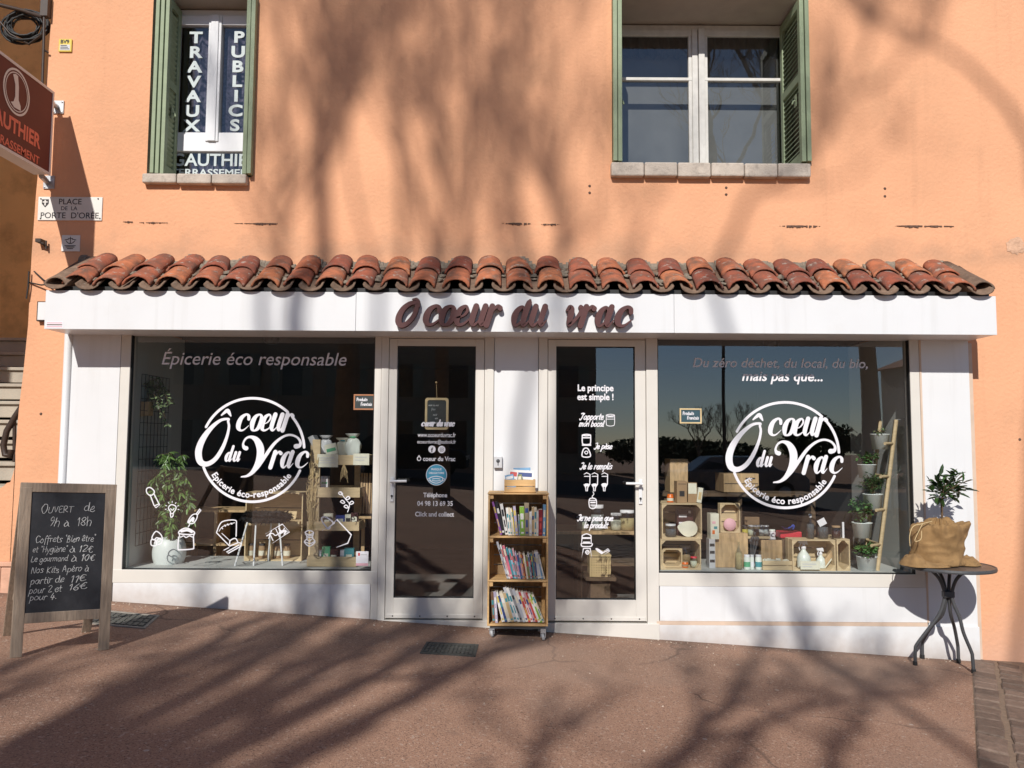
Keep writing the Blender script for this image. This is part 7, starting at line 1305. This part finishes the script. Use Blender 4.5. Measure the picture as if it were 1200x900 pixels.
def bush(x, y, w, h, label, seed):
    rnd = random.Random(seed); t = thing('round_tree', label, 'tree', (x,y,gz(9))); m = MB(); m.tube([(x,y,-.6),(x,y,h*.5)],.14,8); m.build('trunk','bark',t); m = MB()
    for k in range(2600):
        a, b_ = rnd.uniform(0,6.283), rnd.uniform(-1,1); q = (1-b_*b_)**.5; nn = 1+.3*noise.noise(V((q*math.cos(a)*2,q*math.sin(a)*2,b_*2+seed))); r_ = rnd.uniform(.75,1)*nn; m.leaf((x+w/2*r_*q*math.cos(a), y+w/2*r_*q*math.sin(a), h*.58+h*.45*r_*b_), (rnd.uniform(-1,1),rnd.uniform(-1,1),rnd.uniform(-.6,1)), (0,0,1), .34, .2)
    m.build('crown','evergreen',t)
bush(15.2,-33,3.4,2.5,'dark evergreen round tree across the square mirrored behind the emblem',1); bush(21.5,-36,6,2.2,'wider evergreen shrub beside the low house across the square',2); bush(8.6,-40,7,1.5,'low evergreen shrub on the skyline beside the lamp post',4); bush(12,-44,8,1.4,'far low evergreen shrub on the skyline of the square',6)
lp = thing('street_lamp','slim dark street lamp mirrored above the stacked crates','street lamp',(6.2,-16.6,gz(6.2))); m = MB(); m.tube([(6.2,-16.6,gz(6.2)-.05),(6.2,-16.6,7)],[.06,.04],10); m.build('post','darkmetal',lp); m = MB(); m.tube([(6.2,-16.6,6.9),(6.2,-16.0,7.3),(6.2,-15.4,7.3)],.03,8); m.build('arm','darkmetal',lp); m = MB(); m.box(6.1,6.3,-15.6,-14.9,7.2,7.28); m.build('lamp_head','darkmetal',lp,.02)
def car(x, y, label, paint):
    t = thing('parked_car',label,'car',(x,y,gz(x)),'cars along the street'); z = gz(x)+.0; prof = [(-2.1,.35),(-2.12,.75),(-1.95,.95),(-1.55,1.0),(-.95,1.42),(.55,1.45),(1.15,1.02),(1.95,.9),(2.1,.7),(2.1,.35)]; m = MB(); n = len(prof)
    for w_, k in ((.86,0),): m.add([(x+a,y-.86+(.12 if b>1.1 else 0),z+b) for a,b in prof]+[(x+a,y+.86-(.12 if b>1.1 else 0),z+b) for a,b in prof], [tuple(range(n)),tuple(range(n,2*n))[::-1]]+[(i,n+i,n+(i+1)%n,(i+1)%n) for i in range(n)])
    m.build('body',paint,t,.05); m = MB(); g_ = [(-1.42,1.03),(-.9,1.36),(.5,1.39),(.98,1.05)]
    for s in (-1,1): m.add([(x+a,y+s*(.868-.13*max(0,(b-1.0)/.42)),z+b) for a,b in g_],[(0,1,2,3) if s < 0 else (3,2,1,0)])
    m.build('side_windows','oppdark',t)
    for sx in (-1.3,1.3):
        for s in (-.8,.8): m = MB(); m.lathe([(0,-.1),(.3,-.1),(.33,-.06),(.33,.06),(.3,.1),(0,.1)],(x+sx,y+s,z+.33),20,0,Matrix.Rotation(R(90),3,'X')); wh = m.build('wheel','tyre',t); m = MB(); m.lathe([(0,-.105),(.2,-.105),(.2,.105),(0,.105)],(x+sx,y+s,z+.33),16,0,Matrix.Rotation(R(90),3,'X')); m.build('rim','metal',wh)
    m = MB(); [m.box(x+2.06,x+2.13,y+s-.14,y+s+.14,z+.62,z+.76) for s in (-.6,.6)]; m.build('headlights','spray',t,.02)
car(7.2,-19.2,'grey parked car mirrored low behind the round emblem and crates','cartan'); car(-3.5,-19.4,'dark parked car across the pavement, nearly black','tyre')
bpy.data.objects.remove(_to)
